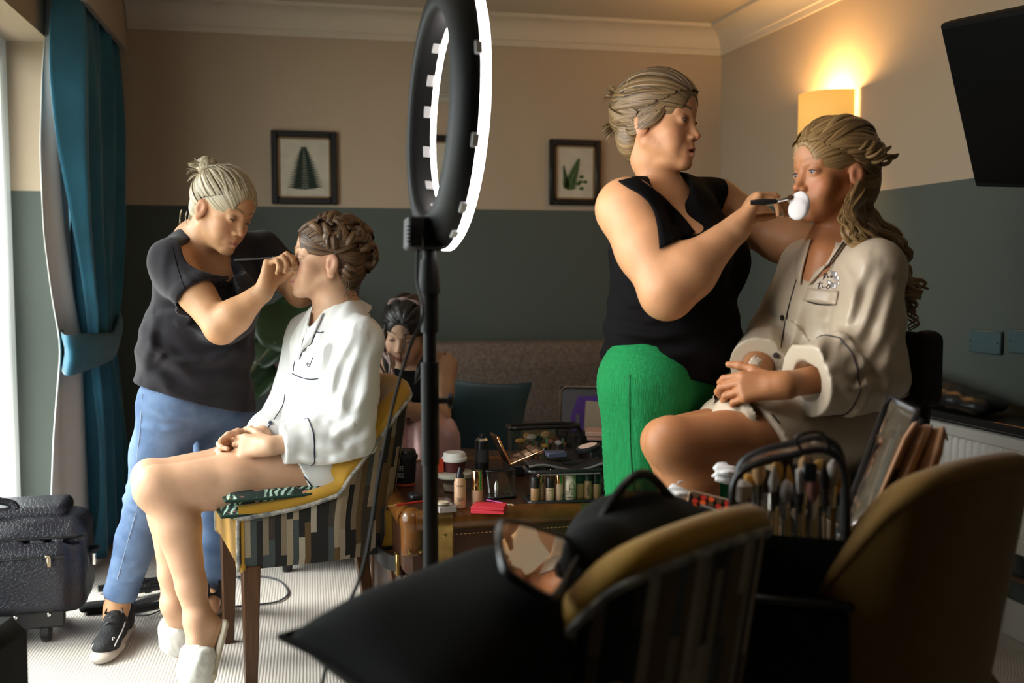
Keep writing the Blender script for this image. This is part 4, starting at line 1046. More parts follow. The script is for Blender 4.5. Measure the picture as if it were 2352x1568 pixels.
def creases(lines, k=1.0):
    '''drawn folds in cloth: each line is a chain of picture points with ridge height (m) and width (m); a valley runs beside each ridge'''
    segs = [(np.array(p, F32), a, w_) for p, a, w_ in lines]
    def f(X, d):
        m = np.abs(d) < .035; Y = X[m]
        if len(Y) == 0: return d
        q = Y-CAM.astype(F32); z = q@FW.astype(F32); px = 1176+F32(FPX)*(q@RT.astype(F32))/z; py = 784-F32(FPX)*(q@UP.astype(F32))/z; out = np.zeros(len(Y), F32); ppm = F32(FPX)/z
        for P, a, w_ in segs:
            best = np.full(len(Y), 1e6, F32); sg = np.zeros(len(Y), F32); tt = np.zeros(len(Y), F32); n = len(P)-1
            for i in range(n):
                e = P[i+1]-P[i]; l2 = float(e@e); ux, uy = px-P[i][0], py-P[i][1]; t = np.clip((ux*e[0]+uy*e[1])/l2, 0, 1); dx, dy = ux-t*e[0], uy-t*e[1]; dd = np.sqrt(dx*dx+dy*dy); b = dd < best
                best = np.where(b, dd, best); sg = np.where(b, np.sign(ux*e[1]-uy*e[0]), sg); tt = np.where(b, (i+t)/n, tt)
            r = best/ppm/F32(w_)*sg; out += F32(a)*(np.exp(-r*r)-.75*np.exp(-((r-1.7)/1.0)**2))*np.sin(np.pi*np.clip(tt*.9+.05, 0, 1))**.7
        d = d.copy(); d[m] = d[m]-out*F32(k); return d
    return f
def patch_grid(c00, c01, c11, c10, nu=7, nv=5):
    return [[lerp(lerp(c00, c01, u), lerp(c10, c11, u), v) for u in np.linspace(0, 1, nu)] for v in np.linspace(0, 1, nv)]

def face_cut(B, hd, hi=0.0, side=0.0, grow=0.0):  # the face stays clear of hair
    k = hd.s; B.ell(hd.w(0, .028, .043), np.array((.069, .069, .070))*k, hd.M, .02)
    B.ell(hd.w(0, .140, -.012+hi), np.array((.066, .075, .104))*k, hd.M, .008, '-'); B.ell(hd.w(0, .10, -.066), np.array((.092, .078-side, .080))*k, hd.M, .010, '-'); B.ell(hd.w(0, .02, -.10), np.array((.10, .04, .06))*k, hd.M, .010, '-')
def hairline(a):         # where hair starts, by angle from the face
    return vec(math.sin(a), math.cos(a)*.97, np.interp(abs(a), [0, .45, .85, 1.2, 1.55, 1.9, 2.4, 3.2], [.37, .36, .16, .0, -.12, -.55, -.85, -.9]))
def collar3d(hd, parent, m, mp, lf, c, ax, r0, r1, span, name='collar', drop=.035):
    ax = nrm(ax); fr = hd.M[:, 1]; fr = nrm(fr-ax*(fr@ax)); bk = -fr; sd = np.cross(ax, bk); T_ = np.linspace(-span, span, 41); P = np.zeros((41, 8, 3))
    for i, t in enumerate(T_):
        f = abs(t)/span; dr_ = bk*math.cos(t)+sd*math.sin(t)*1.12
        hgt = .040*(1-f*1.1)-.012
        for j in range(8):
            u = j/7
            rr = r0+(r1-r0)*max(0, (u-.28)/.72)*(1-.25*f)-.004*(u < .2); zz = hgt+(.014 if u > .12 else 0)-max(0, (u-.25)/.75)**1.2*(.05+.035*f)
            P[i, j] = c+dr_*rr+ax*zz
    o = MB().grid(P, .004).build(name, m, parent, angle=None)
    MB().tube(P[:, 7], .0016, 5).build('piping', mp, o)
    return o

# ------------------------------------------------------------------ seated bride in white satin pyjamas
m_satin = mat('white_satin', (.80, .79, .77), .38, sheen=.2, bump=.05, bscale=500)
m_navy = mat('navy_piping', (.015, .02, .05), .5)
def bride():
    root = thing('person', 'woman in white satin pyjamas with curled updo, sitting eyes closed on the striped chair', 'person', G(700, 1500))
    fw_, lf = V(-.92, 0, -.39), V(.39, 0, -.92); zu = vec(0, 0, 1)
    hd = Head(W(751, 599, 2.93), V(-.965, .10, -.24), V(.10, 1, -.02), .985, eyes='closed', lips=.95)
    F = Field(); hd.build(F)
    nb = W(776, 718, 2.97); F.cone(hd.w(0, -.022, -.07), nb, .050, .055, .02)
    chest = W(760, 810, 2.98); waist = W(735, 950, 3.0); pel = W(722, 1055, 3.02)
    shN, shF = W(826, 784, 2.83), W(712, 768, 3.12); elN, wrN = W(803, 1000, 2.84), W(618, 1024, 2.745); elF, wrF = W(655, 955, 3.06), W(596, 1002, 2.86)
    F.cone(nb, chest, .07, .095, .04, sq=(lf, 1.35)); F.cone(chest, waist, .098, .085, .04, sq=(lf, 1.35)); F.cone(waist, pel, .085, .11, .04, sq=(lf, 1.35))
    F.cone(nb, shN, .045, .038, .03); F.cone(nb, shF, .045, .038, .03)
    arm(F, shN, elN, wrN, (.038, .034, .024)); arm(F, shF, elF, wrF, (.038, .034, .024))
    hpN, hpF = W(742, 1086, 2.90), W(705, 1050, 3.12); knN, knF = W(368, 1122, 2.70), W(360, 1100, 2.90)
    anN, anF = W(455, 1420, 2.70), W(400, 1385, 2.92)
    leg(F, hpN, knN, anN, (.100, .061, .034), .058, back=-fw_); leg(F, hpF, knF, anF, (.083, .056, .034), .054, back=-fw_)
    F.ell(W(345, 1118, 2.69), (.042, .042, .05), k=.03); F.ell(W(335, 1098, 2.89), (.04, .04, .05), k=.03)
    # feet on tiptoe
    toN, toF = G(448, 1612, .022), G(408, 1500, .022); feet = []
    for an, to, hl in ((anN, toN, W(487, 1438, 2.71)), (anF, toF, W(425, 1410, 2.94))):
        F.cone(an, hl, .034, .026, .02); ball = lerp(an, to, .78); F.cone(an, ball, .033, .027, .02, sq=(lf, 1.25)); F.cone(hl, ball, .024, .022, .02, sq=(lf, 1.35)); F.cone(ball, to, .024, .013, .015, sq=(lf, 1.7)); feet.append((an, hl, ball, to))
    # folded hands
    c1 = [(.55, .8, .5), (.6, .85, .5), (.65, .85, .5), (.7, .85, .5)]
    hand(F, wrN, V(-.93, -.03, .30), V(.15, -.55, .8), V(-.1, .9, .35), c1, .04, (.25, .25, .2), .98)
    hand(F, wrF, V(-.80, -.22, -.25), V(.25, -.6, -.6), V(-.3, .8, -.5), [(.75, 1.0, .6)]*4, .03, (.3, .4, .3), .98)
    fine = [(hd.c, .165), (W(545, 1020, 2.78), .14)]
    base = SKIN['fair']
    def tint(P):
        C = hd.tint(P, base, dict(lips=(.52, .20, .18), brow=(.16, .09, .05), lid=(.42, .24, .18), browk=.7))
        return C
    body_mesh(root, F, fine, tint, h=.0055)
    # lashes
    for t in (-1, 1):
        lm = MB()
        for q in np.linspace(-.011, .011, 9): lm.tube([hd.w(t*(.031+q), .0865-.25*q*q/.011, -.0045), hd.w(t*(.031+q*1.25), .0945-.3*q*q/.011, -.0085)], [.0006, .0002], 4)
        lm.build('eyelashes', mat('lashes', (.012, .009, .008), .6), root)
    # shirt
    S = Field(); c2 = W(768, 800, 2.98)
    S.cone(W(780, 745, 2.97), c2, .082, .112, .04, sq=(lf, 1.42)); S.cone(c2, W(752, 920, 3.0), .118, .118, .04, sq=(lf, 1.38)); S.cone(W(752, 920, 3.0), W(728, 1050, 3.02), .118, .135, .04, sq=(lf, 1.32))
    S.cone(nb, shN, .062, .062, .03); S.cone(nb, shF, .062, .062, .03)
    S.cone(shN, lerp(shN, elN, .5), .066, .068, .03); S.cone(lerp(shN, elN, .5), elN, .068, .074, .03); S.cone(elN, lerp(elN, wrN, .9), .074, .056, .035); S.ell(W(790, 1020, 2.83), (.075, .075, .06), k=.04)
    S.cone(shF, elF, .064, .064, .03); S.cone(elF, lerp(elF, wrF, .95), .064, .052, .03)
    S.cone(W(700, 1050, 2.93), W(590, 1052, 2.83), .082, .060, .05); S.cone(W(690, 1040, 3.08), W(600, 1020, 2.98), .08, .06, .05)
    pw, nw = lerp(elN, wrN, .84).astype(F32), nrm(wrN-elN).astype(F32); pf, nf = lerp(elF, wrF, .9).astype(F32), nrm(wrF-elF).astype(F32)
    neck_c, neck_ax = W(735, 730, 2.95).astype(F32), None
    hem = W(640, 1066, 2.9).astype(F32); hn = nrm(V(.17, -1, .1)).astype(F32); el_, wr_ = elN.astype(F32), wrN.astype(F32)
    fN, sN = nrm(elN-shN).astype(F32), shN.astype(F32)
    vA, vB, vn = W(722, 715, 2.90), W(648, 905, 2.88), None
    ax_v = nrm(vB-vA)
    def folds(X, d):
        d = d-F32(.0045)*wob(X, 16, 3)-F32(.003)*wob(X, 34, 8)
        # drawn folds: down the sleeve from the shoulder and round the elbow
        t = (X-sN)@fN; a = ((X-sN)@(RT.astype(F32)))*60+t*35
        return d
    def openings(X, d):
        s_ = np.maximum((X-pw)@nw, -(.12-np.linalg.norm(X-pw, axis=-1))); d = np.maximum(d, np.where(np.linalg.norm(X-pw, axis=-1) < .12, (X-pw)@nw, -9))
        d = np.maximum(d, np.where(np.linalg.norm(X-pf, axis=-1) < .11, (X-pf)@nf, -9))
        q = (X-hem)@hn; d = np.maximum(d, q)
        # neck opening: a narrow V round the throat
        m = (X-hd.w(0, -.02, -.12).astype(F32)); U_ = hd.M[:, 2].astype(F32)
        return d
    cr_ = creases([([(808, 768), (770, 845), (748, 935)], .009, .014), ([(828, 775), (800, 865), (775, 962)], .010, .016), ([(845, 800), (842, 890), (806, 985)], .009, .018), ([(775, 752), (745, 800), (735, 850)], .006, .012),
        ([(702, 870), (690, 930), (660, 985)], .006, .014), ([(690, 990), (760, 1005), (850, 950)], .009, .016), ([(720, 1020), (790, 1035), (850, 1000)], .009, .016), ([(765, 900), (800, 950), (858, 905)], .007, .016), ([(650, 960), (630, 1000), (600, 1030)], .005, .012), ([(700, 1055), (760, 1062), (810, 1045)], .006, .012)])
    S.post += [folds, cr_, openings]
    S.cone(hd.w(0, -.012, -.06), W(764, 738, 2.965), .054, .056, .004, '-'); S.cone(W(742, 725, 2.93), W(700, 800, 2.86), .040, .012, .006, '-')
    so = solid('pyjama_shirt', S, .0042, m_satin, root, 1, one=True)
    # shorts
    T_ = Field(); T_.cone(pel, hpN, .10, .10, .03); T_.cone(hpN, lerp(hpN, knN, .4), .103, .098, .03); T_.cone(hpF, lerp(hpF, knF, .4), .10, .095, .03); T_.cone(pel, hpF, .11, .10, .03)
    pN, nN = lerp(hpN, knN, .17), nrm(knN-hpN+V(0, -.25, 0)*.2)
    T_.post += [cut_plane(pN, nN), lambda X, d: d-F32(.003)*wob(X, 30, 4)]
    sh = solid('pyjama_shorts', T_, .005, m_satin, root, 1)
    hit = on_surface([so]); hit2 = on_surface([so, sh])
    seam(hit, [(672, 858), (690, 866), (712, 871), (731, 869)], .0016, m_navy, so)
    seam(hit, [(688, 825), (697, 805), (714, 790), (720, 778), (726, 762)], .0015, m_navy, so); seam(hit, [(726, 762), (736, 764), (743, 762)], .0014, m_navy, so)
    seam(hit, [(674, 852), (675, 840), (678, 828)], .0012, m_navy, so)
    seam(hit, [(655, 905), (650, 930), (628, 965), (604, 994)], .0015, m_navy, so)
    ring_seam(hit, lerp(elN, wrN, .52), wrN-elN, .0017, m_navy, so, R_=.13)
    seam(hit2, [(694, 1087), (708, 1105), (719, 1122)], .0018, m_navy, sh)
    seam(hit, [(712, 838), (707, 832), (705, 838), (711, 841), (716, 828), (719, 820)], .0008, m_navy, so, 'monogram', 24)
    for (x, y) in ((622, 970),): 
        h_ = hit(x, y, .002); MB().lathe([(.0002, .003), (.0055, .0028), (.006, .001), (.006, 0)], h_[0], 14, frame_from(vec(0, 0, 1), h_[1])).build('button', m_navy, so)
    collar3d(hd, so, m_satin, m_navy, lf, W(773, 722, 2.965), V(-.35, 1, .0), .056, .105, 2.3)
    def collar(poly, nm='collar'): patch(hit, poly, m_satin, so, nm, .006, .004)
    collar([[(722, 725), (706, 770), (690, 822)], [(733, 722), (718, 764), (697, 806)], [(745, 722), (728, 760), (716, 790)]])
    # hair: base cap and pinned curls
    Lk = Locks(3); B = Field()
    B.ell(hd.w(0, -.022, .045), np.array((.078, .094, .080))*hd.s, hd.M); B.ell(hd.w(0, -.062, -.005), np.array((.07, .055, .085))*hd.s, hd.M, .02)
    face_cut(B, hd)
    for t in (-1, 1): B.ell(hd.w(t*.078, .0, -.022), np.array((.03, .028, .036))*hd.s, hd.M, .006, '-')
    Lk.solid(B, .004, lambda P: np.stack([hd.loc(P)[:, 2]*110+hd.loc(P)[:, 0]*60, hd.loc(P)[:, 1]*60, P[:, 0]*0], 1))
    r = np.random.RandomState(11)
    for t in (-1, 1):       # sides swept back
        for i in range(16):
            a = hairline(t*(.08+1.5*i/15)); z = a[2]; b = (t*.6*r.rand(), -.9, .3+.5*r.rand())
            P, U_ = skull_path(hd, a, b, 16, .006+.004*r.rand(), .006); Lk.lock(P, .012, 10, .5, U_)
    for i in range(130):     # pinned barrel curls over the crown, back and nape
        th = r.uniform(-2.5, 2.5); ph = r.uniform(-.95, 1.2); dl = vec(math.sin(th)*math.cos(ph), -math.cos(th)*math.cos(ph), math.sin(ph))
        if dl[1] > .55 or (dl[1] > .10 and dl[2] < .30) or (abs(dl[0]) > .6 and dl[1] > -.42 and dl[2] < .12): continue
        c, R_ = hd.cap_r(dl[None], .010); o = c+dl*R_[0]; ax = nrm(np.cross(dl, r.randn(3))); e2 = np.cross(dl, ax); rr = r.uniform(.013, .021); tt = np.linspace(0, 2*np.pi*1.6, 30)
        q = o+ (np.cos(tt)*rr)[:, None]*dl*.8+(np.sin(tt)*rr)[:, None]*e2+((tt/tt[-1]-.5)*.034)[:, None]*ax
        P = hd.c+(q*hd.s)@hd.M.T; Lk.lock(P, .0115, 9, .75, (o-q)@hd.M.T+1e-4, np.full(30, 1.0)*np.sin(np.linspace(.3, 2.9, 30))**.4, .15)
    for i in range(16):      # loose wisps at the nape and temple
        p0 = hd.w(.062-.006*i+.004*r.rand(), -.058-.003*i, -.045); P = bez([p0, p0+V(.25*r.randn(), -1, -.1)*.022, p0+V(.35*r.randn(), -1, .1)*.045, p0+V(.3*r.randn(), -1, .1)*.065], 14); Lk.lock(P, .0012, 5, .8)
    Lk.build('hair', hair_mat('brown_hair', (.030, .014, .007), (.24, .125, .055), .52), root)
    # slippers
    m_fur = mat('white_faux_fur', (.82, .80, .74), .95, sheen=.6, bump=.5, bscale=700); m_sole = mat('slipper_sole', (.66, .58, .45), .8)
    for (an, hl, ball, to) in feet:
        so_ = Field(); dn = nrm(np.cross(lf, to-hl)); dn = dn if dn@vec(0, 0, 1) < 0 else -dn
        fd = nrm(to-hl); lf2 = nrm(np.cross(fd, dn))
        e0 = hl+dn*.030-fd*.012; e1 = lerp(hl, to, .62)+dn*.026; e2 = to+dn*.016+fd*.01
        for a_, b_ in ((e0, e1), (e1, e2)): so_.cone(a_, b_, .012, .012, .01, sq=(lf2, 3.0))
        sl = thing('slipper', 'white fluffy open toed slipper on the nearer foot of the seated bride' if an is anN else 'white fluffy open toed slipper on the farther foot of the seated bride', 'slipper', (to[0], to[1], 0), 'fluffy slippers of the bride')
        so_.post.append(lambda X, d: np.maximum(d, F32(.001)-X[..., 2]))
        solid('sole', so_, .004, m_sole, sl, 1)
        u = Field()
        for tt, rr in ((.40, .052), (.55, .055), (.68, .050), (.78, .044)):
            c = lerp(an, to, tt)*.55+lerp(hl, to, tt)*.45; u.ell(c-dn*.006, (rr*1.08, .030, rr*.92), np.stack([lf2, fd, dn], 1), .02)
        u.post.append(lambda X, d: d-F32(.0016)*wob(X, 60, 2)-F32(.0008)*wob(X, 160, 6)); u.post.append(lambda X, d: np.maximum(d, F32(.004)-X[..., 2]))
        solid('fur_strap', u, .0038, m_fur, sl, 0)
bride()
# ------------------------------------------------------------------ makeup artist stooping over the bride
m_tee = mat('charcoal_cotton', (.017, .0145, .018), .9, sheen=.12, bump=.1, bscale=700, spec=.25)
m_denim = mat('blue_denim', (.070, .115, .215), .85, var=.6, vscale=9, bump=.15, bscale=900, var2=(.19, .275, .43), spec=.2)
m_blktop = mat('black_jersey', (.0045, .0042, .0045), .92, spec=.12)
def artist_one():
    root = thing('person', 'blonde woman in charcoal T-shirt and blue jeans stooping to apply eye makeup', 'person', G(300, 1460))
    fw_, lf = V(.78, -.10, -.62), V(.62, 0, .78); zu = vec(0, 0, 1)
    hd = Head(W(511, 484, 3.02), V(.80, -.42, -.43), V(.32, .88, -.08), .99, eyes='down', cheek=1.0, nose=1.0)
    F = Field(); hd.build(F); nb = W(462, 558, 3.12); F.cone(hd.w(0, -.028, -.06), nb, .050, .058, .02)
    shN, shF = W(398, 605, 2.98), W(598, 580, 3.26); elN, wrN = W(508, 752, 2.88), W(607, 666, 2.87); elF, wrF = W(690, 672, 3.18), W(702, 630, 3.07)
    ch, wa, pe_ = W(478, 640, 3.14), W(452, 790, 3.16), W(440, 915, 3.17)
    F.cone(nb, ch, .07, .10, .05, sq=(lf, 1.3)); F.cone(ch, wa, .10, .10, .05, sq=(lf, 1.25)); F.cone(wa, pe_, .10, .115, .05, sq=(lf, 1.25)); F.cone(nb, shN, .05, .05, .04); F.cone(nb, shF, .05, .05, .04)
    arm(F, shN, elN, wrN, (.056, .046, .026)); arm(F, shF, elF, wrF, (.052, .044, .026))
    hpN, hpF = W(395, 930, 3.08), W(512, 935, 3.25); knN, knF = W(338, 1150, 3.10), W(505, 1160, 3.35); anN, anF = W(268, 1395, 3.14), W(487, 1360, 3.42)
    leg(F, hpN, knN, anN, (.085, .055, .036), .05); leg(F, hpF, knF, anF, (.085, .055, .036), .05)
    F.cone(anN, G(258, 1445, .05), .035, .035, .02); F.cone(anF, G(480, 1395, .05), .035, .035, .02)
    tips = hand(F, wrN, V(.28, .95, .08), V(.75, -.35, .50), V(.35, .1, .9), [(.55, 1.15, .6), (.8, 1.3, .7), (1.0, 1.35, .7), (1.15, 1.35, .7)], .02, (.55, .45, .3), .98, .025)
    hand(F, wrF, V(.30, .6, -.25), V(.3, .2, -.6), V(-.6, .3, .3), [(1.2, 1.4, .8)]*4, .03, s=.8)
    body_mesh(root, F, [(hd.c, .165), (W(640, 605, 2.88), .12)], lambda P: hd.tint(P, SKIN['warm'], dict(brow=(.12, .07, .04), lips=(.40, .14, .11), lid=(.26, .13, .08))), h=.0055)
    hd.eyeballs(root, (.10, .13, .14), (0, .8, -.5))
    # T-shirt
    S = Field(); S.cone(W(470, 585, 3.13), ch, .092, .118, .05, sq=(lf, 1.38)); S.cone(ch, wa, .120, .136, .05, sq=(lf, 1.3)); S.cone(wa, W(445, 930, 3.17), .136, .164, .05, sq=(lf, 1.25))
    S.cone(nb, shN, .058, .066, .04); S.cone(nb, shF, .058, .064, .04); S.cone(shN, lerp(shN, elN, .62), .070, .073, .035); S.cone(shF, lerp(shF, elF, .6), .068, .07, .035)
    S.ell(W(520, 700, 3.02), (.10, .10, .12), k=.06)
    S.cone(hd.w(0, .02, -.10), W(488, 590, 3.00), .068, .100, .01, '-'); S.ell(W(480, 590, 3.04), (.075, .075, .04), k=.01, op='-'); S.cone(hd.w(0, -.02, -.06), nb, .066, .070, .01, '-'); 
    pN, nN = lerp(shN, elN, .52).astype(F32), nrm(elN-shN).astype(F32); pF, nF = lerp(shF, elF, .5).astype(F32), nrm(elF-shF).astype(F32)
    h0 = W(440, 925, 3.05).astype(F32); hn = nrm(np.cross(nrm(W(575, 962, 3.1)-W(308, 872, 3.08)), FW)).astype(F32); hn = hn if hn[2] < 0 else -hn
    twist = nrm(W(600, 760, 3.1)-W(340, 800, 3.1)).astype(F32); tu = np.cross(twist, FW.astype(F32)).astype(F32); tc_ = W(450, 830, 3.1).astype(F32)
    def post(X, d):
        q = X-tc_; v = q@tu; u = q@twist
        d = d-F32(.0075)*np.sin(v*62+2.0*np.sin(u*9+.6)+wob(X, 6, 4)*1.2)*np.exp(-((v)/.13)**2)*sstep(.25, -.1, np.abs(u)-.05)
        d = d-F32(.004)*wob(X, 18, 1)
        dn = np.linalg.norm(X-pN, axis=-1); d = np.maximum(d, np.where(dn < .115, (X-pN)@nN, -9)); dn = np.linalg.norm(X-pF, axis=-1); d = np.maximum(d, np.where(dn < .11, (X-pF)@nF, -9))
        # rolled sleeve edge
        q = (X-pN)@nN; d = d-F32(.004)*np.exp(-((q+.018)/.016)**2)*(np.linalg.norm(X-pN, axis=-1) < .13)
        return np.maximum(d, (X-h0)@hn+F32(.010)*np.sin(((X-h0)@twist)*7+1.2))
    S.post.append(creases([([(322, 800), (385, 838), (470, 838), (560, 800)], .013, .020), ([(318, 760), (360, 800), (440, 868), (560, 872)], .012, .020), ([(335, 830), (390, 900), (470, 938), (560, 925)], .012, .020), ([(375, 720), (420, 716), (470, 700)], .009, .013), ([(352, 735), (345, 790), (330, 850)], .008, .016),
        ([(470, 770), (540, 745), (600, 700)], .010, .018), ([(345, 795), (370, 815), (352, 835)], .008, .010), ([(410, 615), (432, 640), (455, 655)], .004, .010), ([(380, 570), (372, 620), (380, 670)], .004, .014), ([(520, 650), (560, 690), (590, 660)], .006, .014)]))
    S.post.append(post); S.cone(lerp(shN, elN, .44), lerp(shN, elN, .62), .055, .064, .004, '-')
    tee = solid('t_shirt', S, .0045, m_tee, root, 1, one=True)
    hit = on_surface([tee]); seam(hit, [(393, 548), (404, 600), (420, 650), (426, 662)], .0014, m_blktop, tee, 'sleeve_seam', off=.0)
    # jeans
    J = Field(); J.cone(W(440, 860, 3.17), pe_, .105, .120, .05, sq=(lf, 1.3)); J.cone(pe_, hpN, .11, .095, .04); J.cone(pe_, hpF, .11, .095, .04)
    for hp, kn, an in ((hpN, knN, anN), (hpF, knF, anF)):
        J.cone(hp, lerp(hp, kn, .5), .097, .083, .03); J.cone(lerp(hp, kn, .5), kn, .083, .066, .03); J.cone(kn, lerp(kn, an, .35), .064, .061, .03); J.cone(lerp(kn, an, .35), lerp(kn, an, .96), .061, .047, .02)
    cN, aN = lerp(knN, anN, .90).astype(F32), nrm(anN-knN).astype(F32); cF, aF = lerp(knF, anF, .93).astype(F32), nrm(anF-knF).astype(F32)
    kn_, xN = knN.astype(F32), nrm(knN-hpN).astype(F32)
    def jp(X, d):
        d = d-F32(.003)*wob(X, 22, 7); v = (X-kn_)@xN
        d = d-F32(.004)*np.sin(v*150+wob(X, 14, 2)*2)*np.exp(-(v/.07)**2)*np.exp(-(np.linalg.norm(X-kn_, axis=-1)/.12)**2)
        q = (X-cN)@aN; d = d-F32(.0035)*np.exp(-((q+.016)/.014)**2)*(np.linalg.norm(X-cN, axis=-1) < .1)
        d = np.maximum(d, np.where(np.linalg.norm(X-cN, axis=-1) < .16, q, -9)); return np.maximum(d, np.where(np.linalg.norm(X-cF, axis=-1) < .16, (X-cF)@aF, -9))
    J.post.append(creases([([(322, 930), (380, 962), (450, 965)], .007, .014), ([(318, 975), (370, 990), (420, 985)], .006, .012), ([(306, 1105), (340, 1118), (365, 1112)], .007, .010), ([(298, 1135), (335, 1146), (362, 1140)], .007, .010), ([(292, 1165), (330, 1178)], .006, .010), ([(262, 1325), (295, 1336), (320, 1330)], .005, .008), ([(268, 1290), (300, 1302), (325, 1296)], .004, .008), ([(470, 985), (455, 1030), (462, 1080)], .006, .012)]))
    J.post.append(jp); J.cone(lerp(knN, anN, .86), anN, .040, .040, .003, '-')
    je = solid('jeans', J, .005, m_denim, root, 1)
    hj = on_surface([je]); seam(hj, [(328, 905), (322, 990), (313, 1080), (318, 1150), (292, 1250), (270, 1330)], .0012, mat('denim_thread', (.30, .36, .46), .8), je, 'side_seam')
    # trainers
    m_up, m_so, m_mark = mat('trainer_mesh', (.012, .012, .014), .7, bump=.8, bscale=190), mat('trainer_sole', (.50, .44, .38), .7), mat('trainer_mark', (.75, .73, .72), .5)
    for (hx, hy), (tx, ty), an, lab in (((289, 1452), (222, 1536), anN, 'black lace-up trainer with pale sole and swoosh, in front on the carpet'), ((500, 1408), (468, 1425), anF, 'black trainer half hidden behind the legs of the seated bride')):
        h_, t_ = G(hx, hy), G(tx, ty); fd = nrm(t_-h_); t_ = h_+fd*.27; sd = vec(-fd[1], fd[0], 0); A = np.stack([sd, fd, zu], 1)
        tr = thing('trainer', lab, 'shoe', h_+fd*.13, 'trainers of the stooping makeup artist')
        P = lambda x, y, z: h_+sd*x+fd*y+zu*z
        s1 = Field()
        for y, w_, z in ((.03, .036, .020), (.10, .036, .018), (.17, .044, .016), (.225, .040, .016)): s1.ell(P(0, y, z), (w_, .06, .021), A, .015)
        s1.post.append(lambda X, d: np.maximum(np.maximum(d, F32(.001)-X[..., 2]), X[..., 2]-F32(.034))); so_ = solid('sole', s1, .0035, m_so, tr)
        u = Field(); u.ell(P(0, .20, .040), (.041, .062, .032), A, .02); u.ell(P(0, .12, .055), (.038, .07, .045), A, .02); u.ell(P(0, .04, .055), (.033, .045, .05), A, .02); u.cone(P(0, .045, .06), P(0, .035, .112), .036, .034, .02); u.cone(P(0, .12, .08), P(0, .072, .118), .028, .022, .02)
        u.cone(P(0, .05, .10), P(0, .04, .16), .030, .034, .004, '-'); u.post.append(lambda X, d: np.maximum(d, F32(.020)-X[..., 2])); up_ = solid('upper', u, .0032, m_up, tr)
        lc = MB()
        for i in range(5): y, z = .165-.022*i, .083+.009*i; lc.tube(bez([P(-.022, y, z-.006), P(0, y+.004, z+.010), P(.022, y, z-.006)], 7), .0030, 6)
        for k in (-1, 1): lc.tube(bez([P(0, .095, .116), P(k*.018, .108, .120), P(k*.026, .122, .104), P(k*.008, .108, .110)], 12), .0024, 6); lc.tube(bez([P(0, .095, .116), P(k*.012, .125, .108), P(k*.024, .15, .085)], 9), .0022, 6)
        lc.build('laces', m_blk, tr)
        hs = on_surface([up_])
        if an is anN:
            seam(hs, [(262, 1484), (270, 1468), (280, 1448), (287, 1428)], .0022, m_mark, up_, 'swoosh'); seam(hs, [(259, 1470), (258, 1466), (261, 1463), (263, 1466)], .0012, m_mark, up_, 'side_lettering')
            seam(hs, [(210, 1494), (212, 1484), (216, 1478)], .0016, m_mark, up_, 'toe_mark')
    # hair: pulled back into a high bun
    Lk = Locks(5); B = Field(); B.ell(hd.w(0, -.018, .040), np.array((.077, .096, .081))*hd.s, hd.M); B.ell(hd.w(0, -.06, -.01), np.array((.062, .05, .06))*hd.s, hd.M, .02); face_cut(B, hd, .012)
    for t in (-1, 1): B.ell(hd.w(t*.080, -.002, -.022), np.array((.03, .030, .036))*hd.s, hd.M, .006, '-')
    bun = vec(0, -.93, .48)
    def flow(P):
        q = hd.loc(P)-np.array([0, -.012, .036]); q /= np.linalg.norm(q, axis=1)[:, None]; b_ = nrm(bun); e1 = nrm(np.cross(b_, vec(1, 0, 0))); e2 = np.cross(b_, e1)
        return np.stack([np.arctan2(q@e2, q@e1)*9, np.arccos(np.clip(q@b_, -1, 1))*4, q[:, 0]*0], 1)
    Lk.solid(B, .004, flow); r = np.random.RandomState(4)
    for i in range(170):
        st = hairline(r.uniform(-2.9, 2.9)); st[2] += .13*max(0, st[1])
        P, U_ = skull_path(hd, st, bun+vec(*(r.randn(3)*.06)), 16, .002+.004*r.rand(), .003); Lk.lock(P, .0065, 8, .45, U_, groove=.3)
    bc = hd.w(0, -.112, .086)
    for i in range(26):     # the knot and its loose ends
        d0 = nrm(r.randn(3)); d1 = nrm(np.cross(d0, r.randn(3))); tt = np.linspace(0, 4.2, 16); o = bc+hd.M@vec(0, -.014, .014)
        P = o+(np.cos(tt)*.030)[:, None]*d0+(np.sin(tt)*.028)[:, None]*d1; Lk.lock(P, .0075, 8, .5, P-o)
    for i in range(22):
        d0 = nrm(V(-.75, .45, .0)+.55*r.randn(3)); p0 = bc+d0*.015; P = bez([p0, p0+d0*.030, p0+d0*.05+V(0, -1, 0)*.02*r.rand()], 8); Lk.lock(P, .004, 6, .5)
    for i in range(26):     # flyaways
        a = vec(r.randn()*.5, r.randn()*.6, 1.0); P, U_ = skull_path(hd, a, bun+vec(*(r.randn(3)*.3)), 10, .010, .012*r.rand()); Lk.lock(P, .0007, 4, 1)
    for i in range(9):
        p0 = hd.w(-.045+.012*r.randn(), -.085+.01*r.randn(), -.045); P = bez([p0, p0+V(-.25, -1, 0)*.02, p0+V(-.1*r.randn(), -1, 0)*.045], 6); Lk.lock(P, .0015, 5, 1)
    ho = Lk.build('hair', hair_mat('ash_blonde_hair', (.10, .068, .038), (.62, .50, .33), .47), root)
    MB().tube([hd.w(.021*math.cos(t), -.100+.010*math.sin(t), .076+.019*math.sin(t)) for t in np.linspace(0, 6.283, 20)[:-1]], .0055, 7, closed=True).build('hair_tie', m_blk, ho)
    # brush
    a, b = W(537, 597, 2.875), W(660, 590, 2.885)
    br = thing('makeup_brush', 'thin silver eye brush held at the closed eye of the bride', 'brush', a)
